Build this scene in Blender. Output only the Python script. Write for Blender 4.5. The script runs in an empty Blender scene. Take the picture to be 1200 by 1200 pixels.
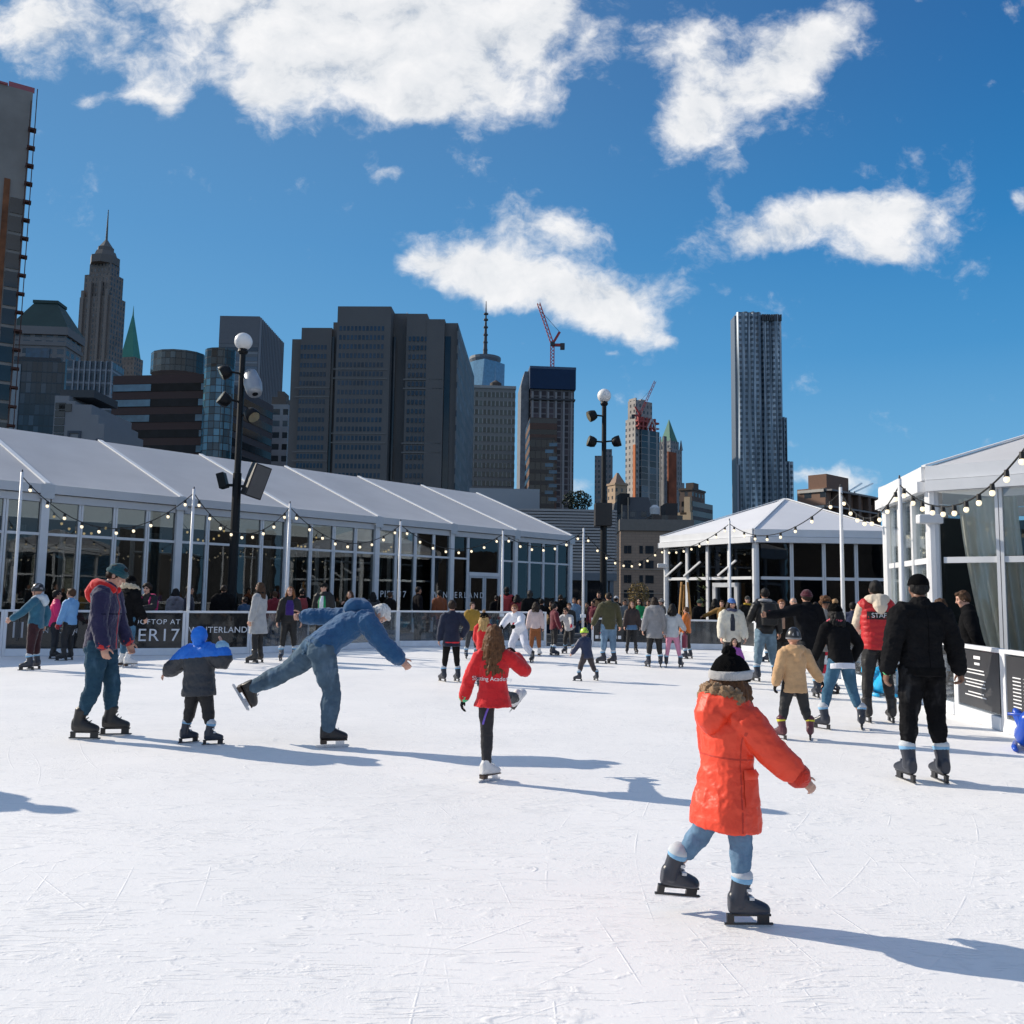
import bpy, bmesh, math, random
import numpy as np
from mathutils import Vector, Matrix, noise
R = math.radians
random.seed(7)
SC = bpy.context.scene
COL = SC.collection

# ------------------------------------------------------------------ camera
F, HC = 1014.0, 1.55
PITCH, ROLL = math.atan(98 / 1014.0), 0.015
cam = bpy.data.objects.new('camera', bpy.data.cameras.new('camera'))
COL.objects.link(cam)
cam.data.sensor_width = 36.0
cam.data.lens = 36.0 * F / 1200.0
cam.data.clip_start, cam.data.clip_end = 0.1, 20000.0
_fw = Vector((0, math.cos(PITCH), math.sin(PITCH)))
_r0, _u0 = Vector((1, 0, 0)), Vector((0, -math.sin(PITCH), math.cos(PITCH)))
_r = (_r0 * math.cos(ROLL) + _u0 * math.sin(ROLL)).normalized()
_u = (_u0 * math.cos(ROLL) - _r0 * math.sin(ROLL)).normalized()
cam.matrix_world = Matrix(((_r.x, _u.x, -_fw.x, 0), (_r.y, _u.y, -_fw.y, 0), (_r.z, _u.z, -_fw.z, HC), (0, 0, 0, 1)))
SC.camera = cam
EYE = Vector((0, 0, HC))

def ray(px, py):
    return _fw + _r * ((px - 600) / F) + _u * ((600 - py) / F)
def at(px, py, Y):
    d = ray(px, py)
    return EYE + d * (Y / d.y)
def gp(px, py, z=0.0):
    d = ray(px, py)
    return EYE + d * ((z - HC) / d.z)
def proj(p):
    q = Vector(p) - EYE
    w = q.dot(_fw)
    return 600 + F * q.dot(_r) / w, 600 - F * q.dot(_u) / w

# ------------------------------------------------------------------ colours and materials
def lin(c):
    return c / 12.92 if c <= 0.04045 else ((c + 0.055) / 1.055) ** 2.4
def hexc(h):
    h = h.lstrip('#')
    return tuple(lin(int(h[i:i + 2], 16) / 255) for i in (0, 2, 4)) + (1.0,)
def C4(c):
    if isinstance(c, str):
        return hexc(c)
    if isinstance(c, (int, float)):
        return (c, c, c, 1)
    return tuple(c) + (1,) if len(c) == 3 else tuple(c)

class NT:
    """small node-tree helper"""
    def __init__(s, tree):
        s.t = tree; s.n = tree.nodes; s.l = tree.links
    def add(s, typ, **kw):
        n = s.n.new(typ)
        for k, v in kw.items():
            setattr(n, k, v)
        return n
    def put(s, sock, v):
        if hasattr(v, 'is_linked') or isinstance(v, bpy.types.NodeSocket):
            s.l.new(v, sock)
        else:
            sock.default_value = v
    def math(s, op, a, b=0.0, c=None, clamp=False):
        n = s.add('ShaderNodeMath', operation=op, use_clamp=clamp)
        s.put(n.inputs[0], a); s.put(n.inputs[1], b)
        if c is not None:
            s.put(n.inputs[2], c)
        return n.outputs[0]
    def vmath(s, op, a, b=(0, 0, 0), out=0):
        n = s.add('ShaderNodeVectorMath', operation=op)
        s.put(n.inputs[0], a)
        if op == 'SCALE':
            s.put(n.inputs[3], b)
        else:
            s.put(n.inputs[1], b)
        return n.outputs[out]
    def mapping(s, v, scale=(1, 1, 1), rot=(0, 0, 0), loc=(0, 0, 0), typ='POINT'):
        n = s.add('ShaderNodeMapping', vector_type=typ)
        s.put(n.inputs['Vector'], v)
        n.inputs['Location'].default_value = loc
        n.inputs['Rotation'].default_value = rot
        n.inputs['Scale'].default_value = scale
        return n.outputs[0]
    def noise(s, v, scale, detail=3, rough=0.55, out=0):
        n = s.add('ShaderNodeTexNoise')
        if v is not None:
            s.put(n.inputs['Vector'], v)
        n.inputs['Scale'].default_value = scale
        n.inputs['Detail'].default_value = detail
        n.inputs['Roughness'].default_value = rough
        return n.outputs[out]
    def ramp(s, fac, stops, interp='LINEAR'):
        n = s.add('ShaderNodeValToRGB')
        n.color_ramp.interpolation = interp
        e = n.color_ramp.elements
        while len(e) < len(stops):
            e.new(0.5)
        for i, (p, c) in enumerate(stops):
            e[i].position = p; e[i].color = C4(c)
        s.put(n.inputs[0], fac)
        return n.outputs[0]
    def mix(s, fac, a, b, blend='MIX'):
        n = s.add('ShaderNodeMix', data_type='RGBA', blend_type=blend)
        s.put(n.inputs[0], fac)
        for sock, v in ((n.inputs[6], a), (n.inputs[7], b)):
            s.put(sock, v if isinstance(v, bpy.types.NodeSocket) else C4(v))
        return n.outputs[2]
    def smooth(s, v, lo, hi):
        n = s.add('ShaderNodeMapRange', interpolation_type='SMOOTHSTEP')
        s.put(n.inputs[0], v)
        n.inputs[1].default_value = lo; n.inputs[2].default_value = hi
        return n.outputs[0]
    def bump(s, h, strength=0.3, dist=0.01, prev=None):
        n = s.add('ShaderNodeBump')
        s.put(n.inputs['Height'], h)
        n.inputs['Strength'].default_value = strength
        n.inputs['Distance'].default_value = dist
        if prev is not None:
            s.l.new(prev, n.inputs['Normal'])
        return n.outputs[0]
    def coord(s, which='Object'):
        return s.add('ShaderNodeTexCoord').outputs[which]

MATS = {}
def new_mat(name):
    m = bpy.data.materials.new(name)
    m.use_nodes = True
    t = NT(m.node_tree)
    b = next(n for n in t.n if n.type == 'BSDF_PRINCIPLED')
    return m, t, b

def plain(name, col, rough=0.6, metal=0.0, spec=0.5, var=0.12, vscale=3.0, bump=0.0, bscale=40.0, coat=0.0):
    """painted / moulded / masonry surface: mottled colour and roughness"""
    key = ('plain', name)
    if key in MATS:
        return MATS[key]
    m, t, b = new_mat(name)
    co = t.coord()
    n1 = t.noise(co, vscale, 4, 0.6)
    c = C4(col)
    dark = tuple(x * (1 - var) for x in c[:3]); lite = tuple(min(1, x * (1 + var)) for x in c[:3])
    t.put(b.inputs['Base Color'], t.ramp(n1, [(0.25, dark), (0.75, lite)]))
    t.put(b.inputs['Roughness'], t.math('MULTIPLY_ADD', n1, 0.25, max(0.02, rough - 0.12)))
    b.inputs['Metallic'].default_value = metal
    b.inputs['Specular IOR Level'].default_value = spec
    b.inputs['Coat Weight'].default_value = coat
    if bump:
        t.l.new(t.bump(t.noise(co, bscale, 3), bump, 0.01), b.inputs['Normal'])
    MATS[key] = m
    return m

def fabric(col, kind='wool', rough=0.9):
    """cloth: weave + soft crease bump, slight fading"""
    key = ('fab', str(col), kind)
    dark = max(C4(col)[:3]) < .032
    if key in MATS:
        return MATS[key]
    m, t, b = new_mat('fabric_' + kind)
    co = t.coord()
    c = tuple(x * .55 for x in C4(col)[:3]) + (1,) if dark else C4(col)
    v = t.noise(co, 7.0, 4, 0.6)
    amp = {'denim': 0.34, 'puffer': 0.10, 'wool': 0.2, 'knit': 0.25, 'leather': 0.3, 'shell': 0.15}.get(kind, 0.2)
    base = t.ramp(v, [(0.2, tuple(x * (1 - amp) for x in c[:3])), (0.8, tuple(min(1, x * (1 + amp) + 0.004) for x in c[:3]))])
    if kind == 'denim':
        fade = t.noise(t.mapping(co, (1, 1, 0.35)), 9.0, 3, 0.5)
        base = t.mix(t.smooth(fade, 0.52, 0.75), base, tuple(min(1, x * 1.7 + 0.03) for x in c[:3]))
    t.put(b.inputs['Base Color'], base)
    b.inputs['Roughness'].default_value = {'leather': 0.45, 'shell': 0.6, 'puffer': 0.5}.get(kind, rough)
    b.inputs['Specular IOR Level'].default_value = 0.4 if kind in ('leather', 'shell', 'puffer') else (0.06 if dark else 0.15)
    if kind in ('wool', 'knit') and not dark:
        b.inputs['Sheen Weight'].default_value = 0.25
        b.inputs['Sheen Roughness'].default_value = 0.5
    big = t.noise(t.mapping(co, (1, 1, 1.5)), 13.0, 3, 0.5)
    bn = t.bump(big, 0.38 if kind != 'puffer' else 0.3, 0.03)
    if kind == 'knit':
        w = t.add('ShaderNodeTexWave', wave_type='BANDS', bands_direction='X')
        t.put(w.inputs['Vector'], co); w.inputs['Scale'].default_value = 55; w.inputs['Distortion'].default_value = 1.5
        bn = t.bump(w.outputs['Fac'], 0.6, 0.004, bn)
    else:
        bn = t.bump(t.noise(co, 220.0, 2), 0.25 if kind not in ('puffer', 'shell') else 0.08, 0.003, bn)
    t.l.new(bn, b.inputs['Normal'])
    MATS[key] = m
    return m

def skin_mat(col):
    key = ('skin', str(col))
    if key in MATS:
        return MATS[key]
    m, t, b = new_mat('skin')
    co = t.coord()
    c = C4(col)
    v = t.noise(co, 18.0, 4, 0.6)
    t.put(b.inputs['Base Color'], t.ramp(v, [(0.25, (c[0] * 0.88, c[1] * 0.8, c[2] * 0.76)), (0.8, (min(1, c[0] * 1.08), c[1], c[2]))]))
    b.inputs['Roughness'].default_value = 0.5
    b.inputs['Subsurface Weight'].default_value = 0.12
    b.inputs['Subsurface Radius'].default_value = (0.01, 0.004, 0.002)
    b.inputs['Subsurface Scale'].default_value = 0.5
    t.l.new(t.bump(t.noise(co, 160.0, 2), 0.1, 0.002), b.inputs['Normal'])
    MATS[key] = m
    return m

def hair_mat(col):
    key = ('hair', str(col))
    if key in MATS:
        return MATS[key]
    m, t, b = new_mat('hair')
    co = t.coord()
    c = C4(col)
    v = t.noise(t.mapping(co, (1, 1, 0.12)), 75.0, 3, 0.6)
    w = t.noise(co, 12.0, 2)
    base = t.ramp(v, [(0.3, tuple(x * 0.45 for x in c[:3])), (0.7, tuple(min(1, x * 1.5) for x in c[:3]))])
    base = t.mix(t.math('MULTIPLY', w, 0.4), base, tuple(min(1, x * 1.8 + .001) for x in c[:3]))
    t.put(b.inputs['Base Color'], base)
    b.inputs['Roughness'].default_value = 0.55
    b.inputs['Specular IOR Level'].default_value = 0.2
    t.l.new(t.bump(v, 0.9, 0.012), b.inputs['Normal'])
    MATS[key] = m
    return m

def glass_mat(name, tint=(0.10, 0.13, 0.14), refl=1.0, rough=0.02, diffuse=0.0, dcol=0.03, wob=0.15):
    """thin tinted pane: fresnel mirror over a dark see-through body"""
    key = ('glass', name)
    if key in MATS:
        return MATS[key]
    m = bpy.data.materials.new(name); m.use_nodes = True
    t = NT(m.node_tree); t.n.clear()
    out = t.add('ShaderNodeOutputMaterial')
    co = t.coord()
    bn = t.bump(t.noise(co, 0.9, 2), wob, 0.05)
    tr = t.add('ShaderNodeBsdfTransparent'); tr.inputs[0].default_value = C4(tint)
    gl = t.add('ShaderNodeBsdfGlossy'); gl.inputs['Roughness'].default_value = rough
    gl.inputs['Color'].default_value = (0.9, 0.95, 1, 1)
    t.l.new(bn, gl.inputs['Normal'])
    fr = t.add('ShaderNodeFresnel'); fr.inputs[0].default_value = 1.5
    f = t.math('MULTIPLY', fr.outputs[0], 1.6 * refl, clamp=True)
    body = tr.outputs[0]
    if diffuse > 0:
        df = t.add('ShaderNodeBsdfDiffuse'); df.inputs[0].default_value = C4(dcol)
        mx0 = t.add('ShaderNodeMixShader'); mx0.inputs[0].default_value = diffuse
        t.l.new(body, mx0.inputs[1]); t.l.new(df.outputs[0], mx0.inputs[2]); body = mx0.outputs[0]
    mx = t.add('ShaderNodeMixShader')
    t.l.new(f, mx.inputs[0]); t.l.new(body, mx.inputs[1]); t.l.new(gl.outputs[0], mx.inputs[2])
    t.l.new(mx.outputs[0], out.inputs[0])
    MATS[key] = m
    return m

def window_mat(name, col, rough=0.08, refl=0.6, var=0.5):
    """opaque far-off glazing: dark body, sky mirror, per-pane variation"""
    key = ('win', name)
    if key in MATS:
        return MATS[key]
    m, t, b = new_mat(name)
    co = t.coord()
    oi = t.add('ShaderNodeObjectInfo')
    c = C4(col)
    v = t.math('ADD', t.noise(co, 0.35, 2), t.math('MULTIPLY', oi.outputs['Random'], 0.35))
    t.put(b.inputs['Base Color'], t.ramp(v, [(0.35, tuple(x * (1 - var) for x in c[:3])), (0.95, tuple(min(1, x * (1 + var)) for x in c[:3]))]))
    b.inputs['Roughness'].default_value = rough
    b.inputs['Specular IOR Level'].default_value = refl
    t.l.new(t.bump(t.noise(co, 0.12, 2), 0.06, 0.4), b.inputs['Normal'])
    MATS[key] = m
    return m

def facade_mat(name, wall, glass, bay, floor, wx=(0.22, 0.78), wz=(0.3, 0.8), rough=0.8, stripe=None, seed=0.0, gl_rough=0.12, grad=None):
    """storeys and bays of a far tower, in the wall's own metres (object space: x or y across, z up)"""
    key = ('fac', name)
    if key in MATS:
        return MATS[key]
    m, t, b = new_mat(name)
    co = t.coord()
    sx = t.add('ShaderNodeSeparateXYZ'); t.put(sx.inputs[0], co)
    gn = t.add('ShaderNodeSeparateXYZ'); t.put(gn.inputs[0], t.coord('Normal'))
    side = t.math('GREATER_THAN', t.math('ABSOLUTE', gn.outputs[0]), 0.7)
    a = t.math('ADD', t.math('MULTIPLY', sx.outputs[0], t.math('SUBTRACT', 1.0, side)), t.math('MULTIPLY', sx.outputs[1], side))
    fx = t.math('FRACT', t.math('DIVIDE', t.math('ADD', a, 500.0), bay))
    fz = t.math('FRACT', t.math('DIVIDE', t.math('ADD', sx.outputs[2], 500.0), floor))
    def band(v, lo, hi):
        return t.math('MULTIPLY', t.math('GREATER_THAN', v, lo), t.math('LESS_THAN', v, hi))
    mask = t.math('MULTIPLY', band(fx, *wx), band(fz, *wz))
    up = t.math('LESS_THAN', t.math('ABSOLUTE', gn.outputs[2]), 0.5)
    mask = t.math('MULTIPLY', mask, up)
    cell = t.add('ShaderNodeCombineXYZ')
    t.put(cell.inputs[0], t.math('FLOOR', t.math('DIVIDE', t.math('ADD', a, 500.0), bay)))
    t.put(cell.inputs[1], t.math('FLOOR', t.math('DIVIDE', t.math('ADD', sx.outputs[2], 500.0), floor)))
    cell.inputs[2].default_value = seed
    wn = t.add('ShaderNodeTexWhiteNoise'); t.put(wn.inputs[0], cell.outputs[0])
    g = C4(glass); w = C4(wall)
    gc = t.ramp(wn.outputs[0], [(0.0, tuple(x * 0.45 for x in g[:3])), (0.7, g), (1.0, tuple(min(1, x * 1.9 + 0.02) for x in g[:3]))])
    wv = t.noise(co, 0.09, 4, 0.65)
    wc = t.ramp(wv, [(0.3, tuple(x * 0.78 for x in w[:3])), (0.7, tuple(min(1, x * 1.18) for x in w[:3]))])
    if stripe is not None:
        wc = t.mix(band(fz, 0.0, 0.14), wc, stripe)
    t.put(b.inputs['Base Color'], t.mix(mask, wc, gc))
    t.put(b.inputs['Roughness'], t.math('MULTIPLY_ADD', mask, gl_rough - rough, rough))
    t.l.new(t.bump(t.math('SUBTRACT', 1.0, mask), 0.6, 0.25), b.inputs['Normal'])
    MATS[key] = m
    return m

def emit_mat(name, col, strength):
    key = ('emit', name)
    if key in MATS:
        return MATS[key]
    m, t, b = new_mat(name)
    b.inputs['Base Color'].default_value = C4(col)
    b.inputs['Emission Color'].default_value = C4(col)
    b.inputs['Emission Strength'].default_value = strength
    b.inputs['Roughness'].default_value = 0.3
    MATS[key] = m
    return m

# ------------------------------------------------------------------ mesh building
class MB:
    def __init__(s):
        s.v, s.f, s.m = [], [], []
    def add(s, vs, fs, mi=0, M=None):
        o = len(s.v)
        s.v += [tuple(M @ Vector(v)) if M is not None else tuple(v) for v in vs]
        s.f += [tuple(i + o for i in f) for f in fs]
        s.m += [mi] * len(fs)
        return s
    def box(s, lo, hi, mi=0, M=None):
        x0, y0, z0 = lo; x1, y1, z1 = hi
        vs = [(x0, y0, z0), (x1, y0, z0), (x1, y1, z0), (x0, y1, z0), (x0, y0, z1), (x1, y0, z1), (x1, y1, z1), (x0, y1, z1)]
        fs = [(0, 3, 2, 1), (4, 5, 6, 7), (0, 1, 5, 4), (1, 2, 6, 5), (2, 3, 7, 6), (3, 0, 4, 7)]
        return s.add(vs, fs, mi, M)
    def bar(s, p, q, w, h=None, mi=0, up=(0, 0, 1)):
        """box beam from p to q, w across, h along 'up'"""
        p, q = Vector(p), Vector(q); h = h or w
        d = (q - p); L = d.length; d.normalize()
        u = Vector(up)
        sd = d.cross(u)
        if sd.length < 1e-4:
            sd = d.cross(Vector((0, 1, 0)))
        sd.normalize(); u = sd.cross(d)
        M = Matrix(((sd.x, d.x, u.x, p.x), (sd.y, d.y, u.y, p.y), (sd.z, d.z, u.z, p.z), (0, 0, 0, 1)))
        return s.box((-w / 2, 0, -h / 2), (w / 2, L, h / 2), mi, M)
    def prism(s, poly, z0, z1, mi=0, M=None):
        n = len(poly)
        vs = [(x, y, z0) for x, y in poly] + [(x, y, z1) for x, y in poly]
        fs = [tuple(range(n - 1, -1, -1)), tuple(range(n, 2 * n))] + [(i, (i + 1) % n, n + (i + 1) % n, n + i) for i in range(n)]
        return s.add(vs, fs, mi, M)
    def frustum(s, p0, z0, p1, z1, mi=0, M=None):
        n = len(p0)
        vs = [(x, y, z0) for x, y in p0] + [(x, y, z1) for x, y in p1]
        fs = [tuple(range(n - 1, -1, -1)), tuple(range(n, 2 * n))] + [(i, (i + 1) % n, n + (i + 1) % n, n + i) for i in range(n)]
        return s.add(vs, fs, mi, M)
    def rings(s, rings, mi=0, caps=True):
        n = len(rings[0]); vs, fs = [], []
        for r in rings:
            vs += r
        for k in range(len(rings) - 1):
            for i in range(n):
                j = (i + 1) % n
                fs.append((k * n + i, k * n + j, (k + 1) * n + j, (k + 1) * n + i))
        if caps:
            fs.append(tuple(range(n - 1, -1, -1)))
            fs.append(tuple((len(rings) - 1) * n + i for i in range(n)))
        return s.add(vs, fs, mi)
    def tube(s, pts, rads, n=10, mi=0, caps=True):
        pts = [Vector(p) for p in pts]
        if isinstance(rads, (int, float)):
            rads = [rads] * len(pts)
        rg, sd = [], None
        for i, p in enumerate(pts):
            d = (pts[min(i + 1, len(pts) - 1)] - pts[max(i - 1, 0)])
            d.normalize()
            if sd is None:
                sd = d.orthogonal().normalized()
            else:
                sd = (sd - d * sd.dot(d))
                sd = sd.normalized() if sd.length > 1e-5 else d.orthogonal().normalized()
            up = d.cross(sd)
            rg.append([tuple(p + (sd * math.cos(a) + up * math.sin(a)) * rads[i]) for a in [2 * math.pi * k / n for k in range(n)]])
        return s.rings(rg, mi, caps)
    def ball(s, c, r, n=12, m=8, mi=0, M=None):
        if isinstance(r, (int, float)):
            r = (r, r, r)
        vs = [(c[0], c[1], c[2] - r[2])]
        for j in range(1, m):
            ph = -math.pi / 2 + math.pi * j / m
            for i in range(n):
                a = 2 * math.pi * i / n
                vs.append((c[0] + r[0] * math.cos(ph) * math.cos(a), c[1] + r[1] * math.cos(ph) * math.sin(a), c[2] + r[2] * math.sin(ph)))
        vs.append((c[0], c[1], c[2] + r[2]))
        fs = [(0, 1 + (i + 1) % n, 1 + i) for i in range(n)]
        for j in range(m - 2):
            for i in range(n):
                k = (i + 1) % n
                fs.append((1 + j * n + i, 1 + j * n + k, 1 + (j + 1) * n + k, 1 + (j + 1) * n + i))
        t = len(vs) - 1
        fs += [(t, 1 + (m - 2) * n + i, 1 + (m - 2) * n + (i + 1) % n) for i in range(n)]
        return s.add(vs, fs, mi, M)
    def lathe(s, prof, n=16, mi=0, M=None):
        """closed profile of (r, z) spun about z"""
        vs, fs = [], []
        for r, z in prof:
            vs += [(r * math.cos(2 * math.pi * i / n), r * math.sin(2 * math.pi * i / n), z) for i in range(n)]
        for k in range(len(prof) - 1):
            for i in range(n):
                j = (i + 1) % n
                fs.append((k * n + i, k * n + j, (k + 1) * n + j, (k + 1) * n + i))
        fs.append(tuple(range(n - 1, -1, -1)))
        fs.append(tuple((len(prof) - 1) * n + i for i in range(n)))
        return s.add(vs, fs, mi, M)
    def mesh(s, name, mats, smooth=False):
        me = bpy.data.meshes.new(name)
        me.from_pydata(s.v, [], s.f)
        for m in (mats if isinstance(mats, (list, tuple)) else [mats]):
            me.materials.append(m)
        if len(me.materials) > 1:
            me.polygons.foreach_set('material_index', s.m)
        if smooth:
            me.polygons.foreach_set('use_smooth', [True] * len(me.polygons))
        me.update()
        return me
    def build(s, name, mats, parent=None, smooth=False, bevel=0.0, kind=None):
        o = bpy.data.objects.new(name, s.mesh(name, mats, smooth))
        COL.objects.link(o)
        if parent is not None:
            o.parent = parent
        if bevel:
            b = o.modifiers.new('bevel', 'BEVEL'); b.width = bevel; b.segments = 2; b.limit_method = 'ANGLE'
        if kind:
            o['kind'] = kind
        return o

def place(mesh, name, parent, M=None):
    o = bpy.data.objects.new(name, mesh)
    COL.objects.link(o)
    o.parent = parent
    if M is not None:
        o.matrix_local = M
    return o
def thing(name, label, cat, loc=(0, 0, 0), rz=0.0, group=None):
    o = bpy.data.objects.new(name, None)
    o.empty_display_size = 0.2
    COL.objects.link(o)
    o.location = loc; o.rotation_euler = (0, 0, rz)
    o['label'] = label; o['category'] = cat
    if group:
        o['group'] = group
    return o
def tag(o, label, cat, group=None):
    o['label'] = label; o['category'] = cat
    if group:
        o['group'] = group
    return o
# ------------------------------------------------------------------ shared finishes
ALU = plain('white_aluminium', (0.72, 0.73, 0.75), 0.42, 0.0, 0.5, 0.06, 2.0)
ALU_GREY = plain('grey_aluminium', (0.50, 0.52, 0.55), 0.42, 0.2, 0.5, 0.08, 2.0)
BLACK_METAL = plain('black_painted_metal', (0.007, 0.008, 0.010), 0.5, 0.0, 0.25, 0.3, 4.0)
DARK_METAL = plain('dark_metal', (0.05, 0.05, 0.055), 0.5, 0.3, 0.5, 0.3, 4.0)
STEEL = plain('bright_steel', (0.62, 0.63, 0.65), 0.28, 0.9, 0.5, 0.1, 6.0)
PVC = plain('tent_canvas', (0.70, 0.70, 0.72), 0.55, 0.0, 0.4, 0.06, 0.6, 0.12, 3.0)
PVC_BAND = plain('tent_gutter_band', (0.56, 0.57, 0.59), 0.5, 0.0, 0.4, 0.05, 0.8)
KEDER = plain('white_rafter_strip', (0.80, 0.80, 0.80), 0.5, 0.0, 0.4, 0.03, 2.0)
KICK = plain('white_kick_board', (0.72, 0.75, 0.79), 0.5, 0.0, 0.4, 0.1, 3.0)
TENT_GLASS = glass_mat('tent_glass', (0.52, 0.56, 0.57), 0.75, 0.01, 0.04, 0.02, .03)
BAR_GLASS = glass_mat('barrier_glass', (0.70, 0.73, 0.75), 0.5, 0.02, 0.10, 0.35, .03)
BAR_DARK = glass_mat('barrier_tinted', (0.22, 0.22, 0.23), 0.5, 0.05, 0.5, 0.045, .03)
BAR_GREY = glass_mat('barrier_grey', (0.4, 0.42, 0.44), 0.7, 0.05, 0.55, 0.12)
BOARD_BLACK = plain('black_printed_board', (0.035, 0.036, 0.04), 0.35, 0.0, 0.5, 0.15, 2.0)
WHITE_PRINT = plain('white_print', (0.75, 0.76, 0.78), 0.6, 0.0, 0.3, 0.03)
GREY_PRINT = plain('grey_print', (0.40, 0.41, 0.43), 0.6, 0.0, 0.3, 0.03)
RED_PRINT = plain('red_print', (0.62, 0.03, 0.06), 0.6, 0.0, 0.3, 0.03)
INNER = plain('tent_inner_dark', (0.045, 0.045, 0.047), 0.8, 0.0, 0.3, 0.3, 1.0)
CURTAIN_GREY = fabric((0.42, 0.41, 0.38), 'wool')
BULB = emit_mat('lit_bulb', (1.0, 0.84, 0.58), 1.0)
BULB_WARM = emit_mat('warm_bulb', (1.0, 0.66, 0.28), 1.3)
CABLE = plain('black_cable', (0.012, 0.012, 0.012), 0.6)
GLOBE = plain('opal_globe', (0.84, 0.82, 0.79), 0.35, 0.0, 0.5, 0.02)

# ------------------------------------------------------------------ sun and sky
SUN_EL = R(29.0)
SUN_AZ = Vector((-0.92, 0.39))            # towards the sun, on the ground plane
_sd = Vector((SUN_AZ.x, SUN_AZ.y, 0)).normalized() * math.cos(SUN_EL) + Vector((0, 0, math.sin(SUN_EL)))
sun = bpy.data.objects.new('sun', bpy.data.lights.new('sun', 'SUN'))
COL.objects.link(sun)
sun.data.energy = 5.0
sun.data.angle = R(0.5)
sun.data.color = (1.0, 0.90, 0.76)
sun.rotation_euler = _sd.to_track_quat('Z', 'Y').to_euler()

world = bpy.data.worlds.new('World')
SC.world = world
world.use_nodes = True
t = NT(world.node_tree); t.n.clear()
wout = t.add('ShaderNodeOutputWorld'); bg = t.add('ShaderNodeBackground')
sky = t.add('ShaderNodeTexSky', sky_type='NISHITA')
sky.sun_disc = False
sky.sun_elevation = SUN_EL
sky.sun_rotation = math.atan2(SUN_AZ.x, SUN_AZ.y)
sky.altitude = 30; sky.air_density = 1.0; sky.dust_density = 0.15; sky.ozone_density = 3.0
SKY_STRENGTH = 0.15
hs = t.add('ShaderNodeHueSaturation'); hs.inputs['Saturation'].default_value = 1.22; hs.inputs['Value'].default_value = 1.0
t.l.new(sky.outputs[0], hs.inputs['Color'])
skz = t.add('ShaderNodeSeparateXYZ'); t.put(skz.inputs[0], t.coord('Generated'))
K = 1.0 / SKY_STRENGTH
hazec = t.ramp(t.smooth(skz.outputs[2], 0.0, 0.75), [(0.0, (.19 * K, .47 * K, .74 * K)), (0.28, (.062 * K, .29 * K, .60 * K)), (0.5, (.022 * K, .205 * K, .51 * K)), (0.92, (.001 * K, .085 * K, .31 * K))])
sunside = t.smooth(t.vmath('DOT_PRODUCT', t.coord('Generated'), tuple(_sd), out=1), -0.2, 1.0)
hazec = t.mix(t.math('MULTIPLY', sunside, .30), hazec, (.32 * K, .58 * K, .82 * K))
skycol = t.mix(0.97, hs.outputs[0], hazec)
# clouds: puffs laid over the sky by direction (x/y, z/y), broken up by noise
gen = t.coord('Generated')
sx = t.add('ShaderNodeSeparateXYZ'); t.put(sx.inputs[0], gen)
yy = t.math('MAXIMUM', sx.outputs[1], 0.02)
cxy = t.add('ShaderNodeCombineXYZ')
t.put(cxy.inputs[0], t.math('DIVIDE', sx.outputs[0], yy)); t.put(cxy.inputs[1], t.math('DIVIDE', sx.outputs[2], yy))
P = cxy.outputs[0]
warp = t.vmath('SCALE', t.vmath('SUBTRACT', t.noise(P, 9.0, 4, 0.6, out=1), (0.5, 0.5, 0.5)), 0.055)
PW = t.vmath('ADD', P, warp)
PUFFS = [
 (440, 20, 250, 85, 0, 1.5), (330, 85, 75, 60, 20, 1.0), (560, 75, 95, 75, 0, 1.15), (470, 100, 110, 45, 0, 1.0), (225, 0, 105, 40, 12, 0.7), (640, 10, 45, 35, 0, 0.6),
 (300, 118, 40, 30, 0, 0.7), (515, 118, 60, 30, 0, 0.6),
 (45, 35, 95, 52, 15, 1.05), (165, 100, 62, 42, 50, 0.75), (100, 116, 28, 15, 0, 0.7), (196, 128, 25, 22, 40, 0.5),
 (808, 45, 52, 54, 0, 0.85), (885, 95, 145, 52, -27, 1.2), (795, 155, 52, 36, -20, 0.75), (950, 50, 62, 42, -20, 0.7), (852, 200, 30, 18, -50, 0.5),
 (935, 262, 125, 30, -8, 1.0), (1035, 242, 110, 34, 4, 1.0), (1035, 295, 55, 28, -10, 0.95), (880, 282, 40, 18, 0, 0.5),
 (1070, 185, 36, 24, -30, 0.42), (1015, 192, 28, 14, 0, 0.42), (1197, 235, 16, 22, 0, 0.75), (1190, 280, 14, 9, 0, 0.4),
 (555, 318, 90, 36, 8, 1.05), (622, 272, 82, 36, 4, 0.95), (655, 340, 115, 34, 12, 1.1), (725, 368, 62, 34, 20, 1.0), (768, 332, 46, 22, -5, 0.68), (490, 305, 26, 18, 0, 0.5), (783, 398, 18, 7, 0, 0.5),
 (457, 198, 22, 15, -10, 0.62), (432, 165, 22, 20, 30, 0.42), (718, 412, 13, 5, 0, 0.6),
 (970, 565, 66, 18, 4, 0.85), (682, 572, 30, 18, 0, 0.75), (685, 482, 28, 7, 0, 0.4), (932, 520, 16, 5, 0, 0.4), (1150, 560, 60, 12, 0, 0.3), (352, 8, 12, 8, 0, 0.4), (690, 48, 16, 22, 0, 0.42), (735, 108, 14, 12, 0, .36)]
tot = None
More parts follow.
